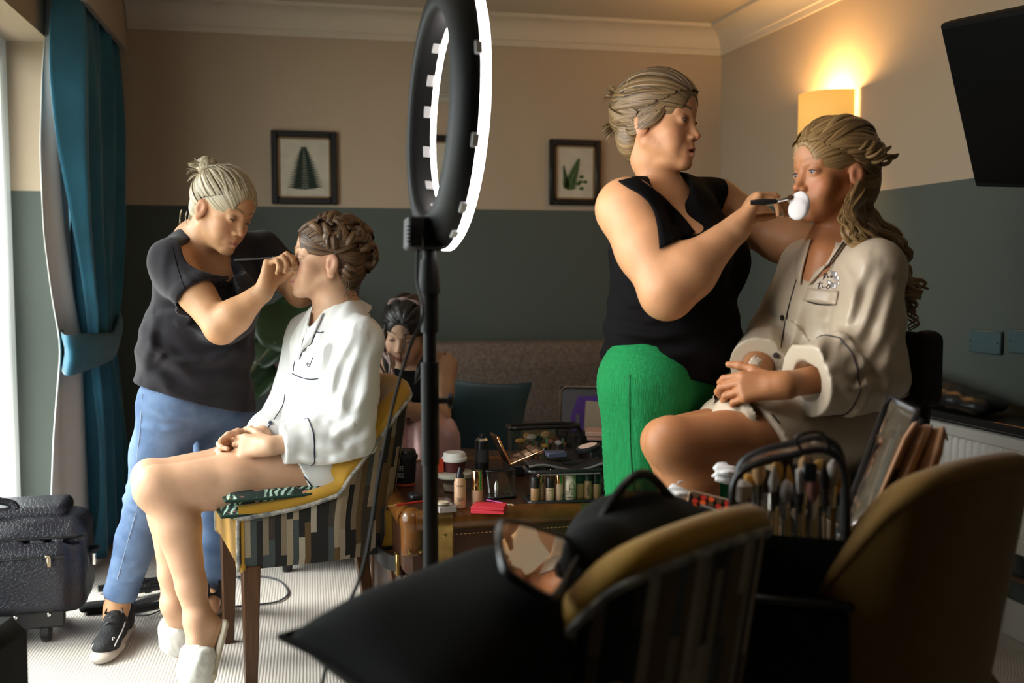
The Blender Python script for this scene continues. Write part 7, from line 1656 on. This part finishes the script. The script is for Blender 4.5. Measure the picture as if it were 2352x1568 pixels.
# mirror propped on the near chair
def near_mirror():
    c = W(1240, 1285, 1.28); s_, z_ = on_right(2075, 250); tgt = RW(s_, 0, z_); N_ = nrm(nrm(tgt-c)-nrm(c-CAM))
    xa = W(1330, 1250, 1.28)-W(1150, 1200, 1.28); xa = nrm(xa-N_*(xa@N_)); A = np.stack([xa, np.cross(N_, xa), N_], 1)
    root = thing('makeup_mirror', 'black framed rounded mirror propped among the bags in the foreground', 'mirror', c)
    # outline in the mirror's own plane
    pts = []
    for px, py in ((1146, 1200), (1170, 1192), (1335, 1246), (1340, 1262), (1278, 1368), (1262, 1374), (1172, 1316), (1156, 1290)):
        r = FW+RT*((px-1176)/FPX)+UP*((784-py)/FPX); t = ((c-CAM)@N_)/(r@N_); q = (CAM+r*t-c)@A; pts.append((q[0], q[1]))
    P = np.array([(x, y, 0) for x, y in pts]); nq = len(P); ring = []
    for i in range(nq):
        a, b, d = P[i-1], P[i], P[(i+1) % nq]
        for t in (.2, .5, .8): ring.append(((1-t)**2*(a+b)/2+2*t*(1-t)*b+t*t*(b+d)/2))
    ring = np.array(ring)[:, :2]
    if sum(ring[i-1][0]*ring[i][1]-ring[i][0]*ring[i-1][1] for i in range(len(ring))) < 0: ring = ring[::-1]
    MB().prism([tuple(q) for q in ring], -.010, -.001, A, c).build('back_shell', m_bcap, root); MB().prism([tuple(q*.97) for q in ring], -.0005, .0006, A, c).build('glass', MATS['mirror_silver'], root, smooth=False)
    MB().tube([c+A@vec(q[0], q[1], -.002) for q in ring], .0055, 7, closed=True).build('frame', m_bcap, root)
    return c
mc = near_mirror()
# black wash bag with see-through panel on the near chair
def wash_bag():
    base = H(.10, 1.52, S2); root = thing('wash_bag', 'black wash bag with a clear panel standing open on the near chair', 'bag', base)
    B = Field(); B.ell(W(1475, 1235, 1.55), (.115, .09, .075), k=.04); B.cone(W(1430, 1300, 1.5), W(1530, 1290, 1.55), .08, .075, .04); B.cone(W(1380, 1300, 1.42), W(1440, 1400, 1.45), .07, .07, .04); B.post.append(lambda X, d: np.maximum(d-F32(.006)*wob(X, 20, 4), F32(S2+.006)-X[..., 2])); B.cone(base+vec(0, 0, .05), W(1470, 1300, 1.5), .10, .09, .05)
    solid('bag_body', B, .006, m_dark, root)
    ar = bez([W(1360, 1235, 1.46), W(1400, 1160, 1.47), W(1450, 1098, 1.49), W(1490, 1090, 1.51), W(1530, 1130, 1.54), W(1560, 1165, 1.56), W(1590, 1235, 1.57)], 30)
    MB().tube(ar, .007, 8).build('rim_wire', m_bcap, root)
    bt = bez([W(1362, 1240, 1.46), W(1480, 1172, 1.51), W(1588, 1240, 1.57)], 30); g = np.array([[lerp(a, b, t) for t in np.linspace(0, 1, 6)] for a, b in zip(ar, bt)]); MB().grid(g, .002).build('clear_panel', clear_mat('smoked_vinyl', (.36, .34, .33), .15, .2), root, angle=None)
wash_bag()
# tray of colours, tissue, tube on the armchair seat
c = W(1636, 1190, 1.86); A = frame_from(V(.05, .65, -.75), V(.25, .75, .6)); tr = thing('palette_tray', 'black tray with pale rim holding orange red colours', 'tray', c)
MB().box(c, (.10, .010, .085), A, bev=.004).build('tray', m_bcap, tr); MB().tube([c+A@vec(x, .006, z) for x, z in ((.05, -.04), (.05, .038), (.044, .044), (-.044, .044), (-.05, .038), (-.05, -.04))], .0025, 6).build('rim', mat('pale_rim', (.60, .45, .32), .4), tr)
mo = [mat('pan_orange', (.80, .10, .01), .6), mat('pan_red', (.55, .02, .01), .6), mat('pan_brown', (.10, .05, .015), .6)]
for i in range(6):
    for j in range(3): MB().lathe([(.0055, 0), (.0055, .002)], c+A@vec(-.037+.0148*i, .0065, .012+.0115*j), 10, np.stack([A[:, 0], -A[:, 2], A[:, 1]], 1)).build('pan', mo[(i*2+j) % 3], tr)
sz = c-vec(0, 0, .06); MB().box(vec(c[0], c[1], (S2+c[2])/2-.01)+FH*.03, (.08, .07, max(.02, c[2]-S2-.05)), A*0+np.stack([RT, FH, vec(0, 0, 1)], 1), bev=.004).build('stand', m_bcap, tr)
c = W(1643, 1212, 1.80); pm = thing('compact_mirror', 'dark square palette with silver edge on the colour tray', 'palette', c); A = frame_from(V(.0, .55, -.8), V(.35, .8, .4)); MB().box(c, (.075, .008, .065), A, bev=.002).build('case', m_bcap, pm); MB().tube([c+A@vec(x, .004, z) for x, z in ((.037, -.03), (.037, .031), (-.036, .031))], .003, 6).build('silver_edge', mat('silver_edge', (.6, .58, .55), .3, .8), pm)
for (px, py, d_, r_, lab) in ((1557, 1130, 1.9, .018, 'crumpled white tissue beside the orange colour tray'), (1668, 1085, 1.95, .024, 'crumpled white tissue behind the orange colour tray')):
    Tn = Field(); Tn.ell(W(px, py, d_), (r_, r_, r_*.8)); Tn.post.append(lambda X, d: d-F32(.006)*wob(X, 110, 5)-F32(.003)*wob(X, 240, 9)); tag(solid('tissue', Tn, .003, mat('tissue_paper', (.75, .74, .72), .9), None, 0), lab, 'tissue', 'tissues by the colour tray')
a, b = W(1628, 1200, 1.72), W(1640, 1236, 1.70); tu = thing('cream_tube', 'pinkish cream tube standing beside the dark palette', 'tube', b); MB().tube([a, lerp(a, b, .6), b], [.010, .012, .009], 14).build('tube', mat('pink_tube', (.55, .38, .32), .5), tu); MB().tube([lerp(a, b, -.4), a], [.006, .010], 12).build('cap', mo[1], tu)
# big clear brush bag on the armchair
def brush_bag():
    f = nrm(-FH*.96-RT*.28); r_ = np.cross(vec(0, 0, 1), f); A = np.stack([r_, -f, vec(0, 0, 1)], 1)
    c = H(.44, 1.57, S2+.012); blk = thing('makeup_case', 'black makeup case under the clear brush bag', 'case', c); MB().box(c+vec(0, 0, .085), (.19, .17, .165), A, bev=.012).build('case_body', m_dark, blk); MB().box(c+vec(0, 0, .172), (.195, .175, .014), A, bev=.005).build('case_lid', m_bcap, blk)
    c = c+vec(0, 0, .180); root = thing('brush_bag', 'large clear bag with black edges full of makeup brushes, in the foreground', 'bag', c); P = lambda x, y, z: c+A@vec(x, y, z); w2, d2, h_ = .085, .055, .235
    def arch(y):
        q = [P(-w2, y, .0), P(-w2, y, h_*.55), P(-w2*.92, y, h_*.74), P(-w2*.55, y, h_*.84), P(0, y, h_*.90), P(w2*.55, y, h_*.95), P(w2*.9, y, h_*.86), P(w2, y, h_*.6), P(w2, y, 0)]; return bez(q, 40)
    f0, f1 = arch(-d2), arch(d2)
    MB().tube(f0, .0062, 8).build('front_binding', m_bcap, root); MB().tube(f1, .0062, 8).build('back_binding', m_bcap, root)
    MB().grid(np.array([[lerp(a, b, t) for t in (0, .5, 1)] for a, b in zip(f0, f1)])).build('clear_gusset', m_clear, root, angle=None)
    for q in (f0, f1): g = np.array([[lerp(q[i], q[39-i], t) for t in np.linspace(0, 1, 6)] for i in range(20)]); MB().grid(g).build('clear_panel', m_clear, root, angle=None)
    MB().box(P(0, -d2-.002, .045), (2*w2, .003, .085), A).build('lower_panel', m_dark, root, smooth=False)
    MB().box(P(0, 0, .004), (2*w2, 2*d2, .008), A).build('bag_base', m_bcap, root, smooth=False)
    MB().tube(bez([P(.02, -d2, h_*.92), P(.01, -d2-.01, h_*1.03), P(.045, -d2, h_*1.06), P(.06, -d2, h_*.95)], 14), .003, 7).build('carry_loop', m_bcap, root)
    MB().box(P(.03, -d2-.004, h_*.80), (.022, .008, .03), A, bev=.003).build('zip_pull', m_bcap, root)
    hm = [m_bcap, mat('brush_handle_wood', (.30, .17, .06), .5), mat('brush_handle_gold', (.5, .34, .12), .35, .6)]
    for i in range(22):
        x, y = -.070+.140*i/21, -.034+.068*((i*7) % 22)/21; L_ = .150+.045*rnd.random()
        brush(P(x, y, .010), A@vec(.03*rnd.uniform(-1, 1), .05*rnd.uniform(-1, 1), 1), L_, '%s bristled brush, %s from the left in the large foreground bag' % (BRN[[1, 0, 3, 1, 2, 3, 4, 1, 0, 3][i % 10]], ORD[i]), 'brushes in the large clear bag', hm[i % 3], m_br[[1, 0, 3, 1, 2, 3, 4, 1, 0, 3][i % 10]], .011+.006*(i % 3 == 0), ['round', 'flat', 'round', 'point'][i % 4])
brush_bag()
# flat clear case leaning on the armchair back, fabric and strap
def flat_case():
    a, b, c_, d_ = W(2042, 912, 1.86), W(2108, 945, 1.80), W(2020, 1180, 1.66), W(1950, 1160, 1.72); n_ = nrm(np.cross(b-a, d_-a)); n_ = n_ if n_@FW < 0 else -n_
    root = thing('clear_case', 'flat clear case of small items leaning in the armchair', 'case', mean(c_, d_))
    a2, b2_, c2, d2 = [q+nrm(q-mean(a, b, c_, d_))*.01 for q in (a, b, c_, d_)]
    d_ = d_+ (d_-a)*.25; c_ = c_+(c_-b)*.25
    g = np.array([[lerp(lerp(a, b, u), lerp(d_, c_, u), v)+n_*.012*math.sin(u*3.14)*math.sin(v*3.14) for u in np.linspace(0, 1, 8)] for v in np.linspace(0, 1, 10)]); MB().grid(g).build('clear_front', clear_mat('crinkled_vinyl', (.80, .81, .82), .9, .10), root, angle=None)
    g2 = np.array([[lerp(lerp(a, b, u), lerp(d_, c_, u), v)-n_*.028 for u in np.linspace(0, 1, 4)] for v in np.linspace(0, 1, 4)]); MB().grid(g2, .002).build('case_back', m_dark, root)
    for nm_, off in (('front_binding', .0), ('back_binding', -.026)): MB().tube([q+n_*off for q in (*[lerp(a, b, t) for t in np.linspace(0, 1, 5)], *[lerp(b, c_, t) for t in np.linspace(.1, 1, 8)], *[lerp(c_, d_, t) for t in np.linspace(.2, 1, 5)], *[lerp(d_, a, t) for t in np.linspace(.1, .9, 8)])], .006, 7, closed=True).build(nm_, m_bcap, root)
    for i in range(6): u = .15+.12*i; v0 = .12+.06*(i % 3); p0, p1 = lerp(lerp(a, b, u), lerp(d_, c_, u), v0)-n_*.016, lerp(lerp(a, b, u+.05), lerp(d_, c_, u+.05), v0+.5)-n_*.016; MB().tube([p0, lerp(p0, p1, .8), p1], [.003, .004, .003], 7).build('item', [m_gold, m_bcap, mat('silver_tube', (.6, .58, .55), .2, .8), mat('teal_item', (.03, .14, .15), .5)][i % 4], root)
flat_case()
ff = thing('folded_fabric', 'peach coloured fabric hanging over the right armchair beside the clear case', 'fabric', vec(*H(.56, 1.66)[:2], S2))
rowsF = [((2085, 1000), (2182, 1010), 1.80), ((2098, 968), (2176, 985), 1.77), ((2070, 1010), (2168, 1040), 1.73), ((2035, 1090), (2140, 1120), 1.70), ((1995, 1180), (2095, 1210), 1.67), ((1960, 1280), (2060, 1310), 1.64), ((1930, 1390), (2040, 1420), 1.62)]
gF = []
for k in np.linspace(0, len(rowsF)-1, 22):
    i = min(int(k), len(rowsF)-2); t = k-i; (a0, a1, ad), (b0, b1, bd) = rowsF[i], rowsF[i+1]; L0, L1, dd = lerp(a0, b0, t), lerp(a1, b1, t), ad+(bd-ad)*t
    gF.append([W(*lerp(L0, L1, u), dd)+V(0, .3, -1)*(.011*math.sin(u*17+.5*k)+.004*math.sin(u*41)) for u in np.linspace(0, 1, 40)])
MB().grid(np.array(gF), .004).build('cloth', mat('peach_satin', (.42, .21, .10), .6, sheen=.2), ff, angle=None)
# black bag on the radiator shelf
s_, z_ = on_right(2190, 960); bb = Field()
for t in np.linspace(0, 1, 7): bb.ell(RW(s_-.22+.52*t, .13, .765-.022*t+.022*(1-t)), (.07, .065, .060*(1-.5*t)), k=.03)
bb.post.append(lambda X, d: np.maximum(d-F32(.005)*wob(X, 25, 3), F32(.712)-X[..., 2])); bo = solid('soft_bag', bb, .006, mat('black_leather_soft', (.010, .009, .009), .4, bump=.3, bscale=80), None); tag(bo, 'slouching black leather bag on the shelf above the radiator', 'bag')
# ---- croc trolley bag by the window
m_croc = mat('black_croc_leather', (.014, .014, .020), .36, coat=.1)
def croc():
    N, L = m_croc.node_tree.nodes, m_croc.node_tree.links; b = N['Principled BSDF']; tc = N.new('ShaderNodeTexCoord'); mp = N.new('ShaderNodeMapping'); mp.inputs['Scale'].default_value = (85, 85, 130); L.new(tc.outputs['Object'], mp.inputs[0])
    v = N.new('ShaderNodeTexVoronoi'); v.feature = 'DISTANCE_TO_EDGE'; v.inputs['Scale'].default_value = 1; L.new(mp.outputs[0], v.inputs[0]); cr = N.new('ShaderNodeMapRange'); cr.inputs['From Max'].default_value = .18; L.new(v.outputs[0], cr.inputs[0])
    bp = N.new('ShaderNodeBump'); bp.inputs['Strength'].default_value = .45; bp.inputs['Distance'].default_value = .0014; L.new(cr.outputs[0], bp.inputs['Height']); L.new(bp.outputs[0], b.inputs['Normal'])
croc()
def trolley():
    g0 = G(100, 1462); f = nrm(-FH*.96+RT*.28); r_ = np.cross(vec(0, 0, 1), f)*1.0; r_ = r_ if r_@RT > 0 else -r_; A = np.stack([r_, -f, vec(0, 0, 1)], 1)
    c = g0-r_*.045-f*.03; c[2] = 0; P = lambda x, y, z: c+A@vec(x, y, z); root = thing('trolley_bag', 'black crocodile pattern trolley bag by the window', 'bag', c)
    w2, d2 = .185, .13; B = Field(); B.box(P(0, .03, .235), (w2, d2, .145), A, .045, .03); B.ell(P(0, .03, .37), (w2*.92, d2*.9, .03), A, .03); B.box(P(-.02, -.095, .21), (.155, .035, .105), A, .03, .03)
    B.cone(P(-.21, -.075, .325), P(.18, -.085, .320), .012, .012, .008, '-'); B.post.append(lambda X, d: d-F32(.003)*wob(X, 18, 5)); solid('bag_body', B, .005, m_croc, root, 1)
    U_ = Field(); U_.box(P(-.03, .05, .395), (.155, .10, .028), A, .026, .02); solid('top_flap', U_, .005, m_croc, root)
    for z, y, x0, x1, nm_ in ((.283, -.134, -.165, .13, 'pocket_zip'), (.335, -.100, -.17, .15, 'main_zip')):
        MB().tube([P(x, y+.012*max(0, abs(x)/.2)**4, z-.01*abs(x)) for x in np.linspace(x0, x1, 14)], .006, 7, flat=(1, .6)).build(nm_, m_bcap, root)
    zp = MB().box(P(.085, -.142, .268), (.012, .006, .030), A, bev=.002).build('zip_pull', mat('zip_gold', (.65, .52, .35), .25, 1), root)
    MB().box(P(.082, -.141, .286), (.014, .008, .008), A, bev=.001).build('zip_slider', MATS['zip_gold'], root)
    MB().box(P(.0, -.09, .085), (.24, .03, .07), A, bev=.006).build('corner_guard', m_bcap, root)
    for x in (-.02, .075): MB().lathe([(.008, 0), (.006, .004), (.001, .006)], P(x, -.106, .095), 12, np.stack([A[:, 0], A[:, 2], -A[:, 1]], 1)).build('stud', MATS['chrome'], root)
    for x in (-.12, .06):
        for y in (-.07, .12): MB().lathe([(.030, -.014), (.034, -.010), (.034, .010), (.030, .014)], P(x, y, .0345), 20, np.stack([A[:, 1], A[:, 2], A[:, 0]], 1)).build('wheel', m_bcap, root); MB().box(P(x, y, .072), (.035, .04, .05), A, bev=.006).build('wheel_housing', m_bcap, root)
    MB().box(P(w2+.012, .02, .26), (.03, .05, .012), A, bev=.003).build('side_bracket', m_bcap, root); MB().box(P(w2+.012, .0, .232), (.012, .008, .04), A, bev=.002).build('side_buckle', MATS['chrome'], root)
    MB().tube(bez([P(-.20, -.02, .415), P(-.12, -.03, .45), P(-.04, -.02, .435), P(-.02, -.03, .415)], 16), .012, 9).build('carry_handle', m_croc, root)
trolley()
# near left: corner of a dark case with magenta edge
a = W(6, 1500, 2.0); sc_ = thing('suitcase', 'dark suitcase with magenta edge at the left bottom corner', 'suitcase', vec(a[0], a[1], 0)-RT*.13); A = np.stack([RT, FH, vec(0, 0, 1)], 1); cc = vec(a[0], a[1], 0)-RT*.135
MB().box(cc+vec(0, 0, .235), (.30, .20, .42), A, bev=.03).build('shell', m_dark, sc_); MB().tube([cc+A@vec(.15, -.09, z) for z in (.04, .22, .40)], .004, 6).build('edge_trim', mat('magenta_trim', (.16, .02, .12), .4), sc_)
for x in (-.1, .1): MB().lathe([(.02, 0), (.02, .03)], cc+A@vec(x, 0, 0), 12).build('wheel', m_bcap, sc_)
# folded light stand and leads on the carpet behind the trainers
ls = thing('light_stand', 'folded black light stand lying on the carpet behind the jeans', 'stand', G(330, 1375))
for i, (p, q, r_) in enumerate((((225, 1352), (430, 1322), .013), ((240, 1368), (440, 1335), .012), ((290, 1392), (455, 1345), .011), ((300, 1402), (470, 1368), .014))):
    a, b = G(*p, .02+.004*i), G(*q, .02+.004*i); MB().tube([a, b], r_, 10).build('tube', m_bcap if i != 2 else mat('stand_grey', (.10, .10, .10), .3, .6), ls); MB().tube([lerp(a, b, .45), lerp(a, b, .52)], r_*1.35, 10).build('collar', m_bcap, ls)
MB().box(G(225, 1392, .02), (.12, .07, .035), np.stack([nrm(RT*.95+FH*.3), nrm(FH*.95-RT*.3), vec(0, 0, 1)], 1), bev=.012).build('head_bag', m_dark, ls, sub=1)
m_lead = mat('grey_lead', (.05, .055, .06), .5)
tag(MB().tube(bez([G(470, 1330, .005), G(520, 1327, .005), G(585, 1322, .005), G(640, 1332, .005), G(662, 1360, .005), G(640, 1380, .005), G(590, 1388, .005), G(545, 1392, .005), G(505, 1398, .005)], 60), .0035, 7).build('power_lead', m_lead), 'dark power lead looping across the pale carpet behind the chair leg', 'cable')
tag(MB().tube(bez([G(540, 1322, .009), G(560, 1335, .009), G(575, 1352, .006), G(570, 1362, .005), G(585, 1372, .005), G(592, 1362, .005), G(580, 1354, .005)], 40), .0025, 7).build('power_lead', m_lead), 'short thin lead with a knot inside the loop on the carpet', 'cable')
tag(MB().tube(bez([G(298, 1412, .005), G(340, 1412, .005), G(372, 1398, .005), G(360, 1388, .005), G(330, 1398, .005)], 40), .003, 7).build('power_lead', m_lead), 'lead coiled on the carpet beside the near trainer', 'cable')
# ---- corner plant behind the artist
def plant():
    c = vec(-.50, 4.45, 0); root = thing('potted_plant', 'dark potted plant with broad leaves in the corner by the curtain', 'plant', c); MB().lathe([(.10, 0), (.13, .24), (.135, .26), (.12, .26)], c, 24).build('pot', mat('dark_pot', (.02, .018, .016), .6), root); MB().lathe([(.115, .235), (.11, .245)], c, 20).build('soil', mat('soil', (.02, .012, .008), .95), root)
    m_leaf = mat('dark_leaf', (.012, .028, .007), .45, var=.4, vscale=12); r = np.random.RandomState(3)
    spots = [(W(632, 785, 4.2), .17), (W(600, 830, 4.25), .12), (W(655, 740, 4.3), .13), (W(560, 740, 4.35), .13), (W(585, 900, 4.3), .12)]
    for p, R_ in spots:
        p = np.array(p); top = c+vec(0, 0, .25); MB().tube(bez([top, lerp(top, p, .5)+vec(0, 0, .08), p], 12), .006, 6).build('stem', mat('plant_stem', (.05, .05, .02), .6), root)
        n_ = nrm(V(-.3+.3*r.randn(), .35, -.8)); A = frame_from(n_, V(.3, .9, .2)); g = []
        for i in range(9):
            t = i/8; y = (t-.15)*R_*1.5; w_ = R_*.72*math.sin(math.pi*min(1, t*.92+.08))**.7; g.append([p+A@vec(w_*u, .12*abs(u)*w_-.25*t*t*R_, y) for u in np.linspace(-1, 1, 7)])
        MB().grid(np.array(g), .002).build('leaf', m_leaf, root, angle=None)
plant()
def dried():
    c = G(2190, 1475)+rnorm*.07; root = thing('plant_stand', 'small dark plant stand with drooping leaves beside the radiator', 'plant', c); MB().box(c+vec(0, 0, .015), (.10, .10, .03), bev=.004).build('foot', m_bcap, root); MB().tube([c+vec(0, 0, .03), c+vec(0, 0, .30)], .009, 8).build('post', m_bcap, root); MB().box(c+vec(0, 0, .31), (.12, .12, .02), bev=.004).build('top', m_bcap, root); MB().lathe([(.045, .32), (.06, .42)], c, 16).build('pot', m_bcap, root)
    ml = mat('dry_leaf', (.05, .018, .014), .7); r = np.random.RandomState(6)
    for i in range(7):
        p = c+vec(.09*r.randn(), .05*r.randn(), .12+.30*r.rand()); A = frame_from(V(.4*r.randn(), .3, -1), V(.3*r.randn(), -1, 0)); g = [[p+A@vec(u*.028*math.sin(math.pi*min(1, t+.05)), .008*abs(u), t*.09) for u in (-1, -.5, 0, .5, 1)] for t in np.linspace(0, 1, 6)]; lf_ = MB().grid(np.array(g), .0015).build('leaf', ml, root, angle=None); MB().tube(bez([c+vec(0, 0, .41), lerp(c+vec(0, 0, .46), p, .5)+vec(0, 0, .05), p], 8), .0025, 5).build('stem', ml, root)
dried()

# lettering becomes plain mesh
dg = bpy.context.evaluated_depsgraph_get()
for o, parent, m in TEXTS:
    me = bpy.data.meshes.new_from_object(o.evaluated_get(dg)); me.transform(o.matrix_world)
    bpy.data.objects.remove(o); q = bpy.data.objects.new('lettering', me); COL.objects.link(q); attach(q, parent)
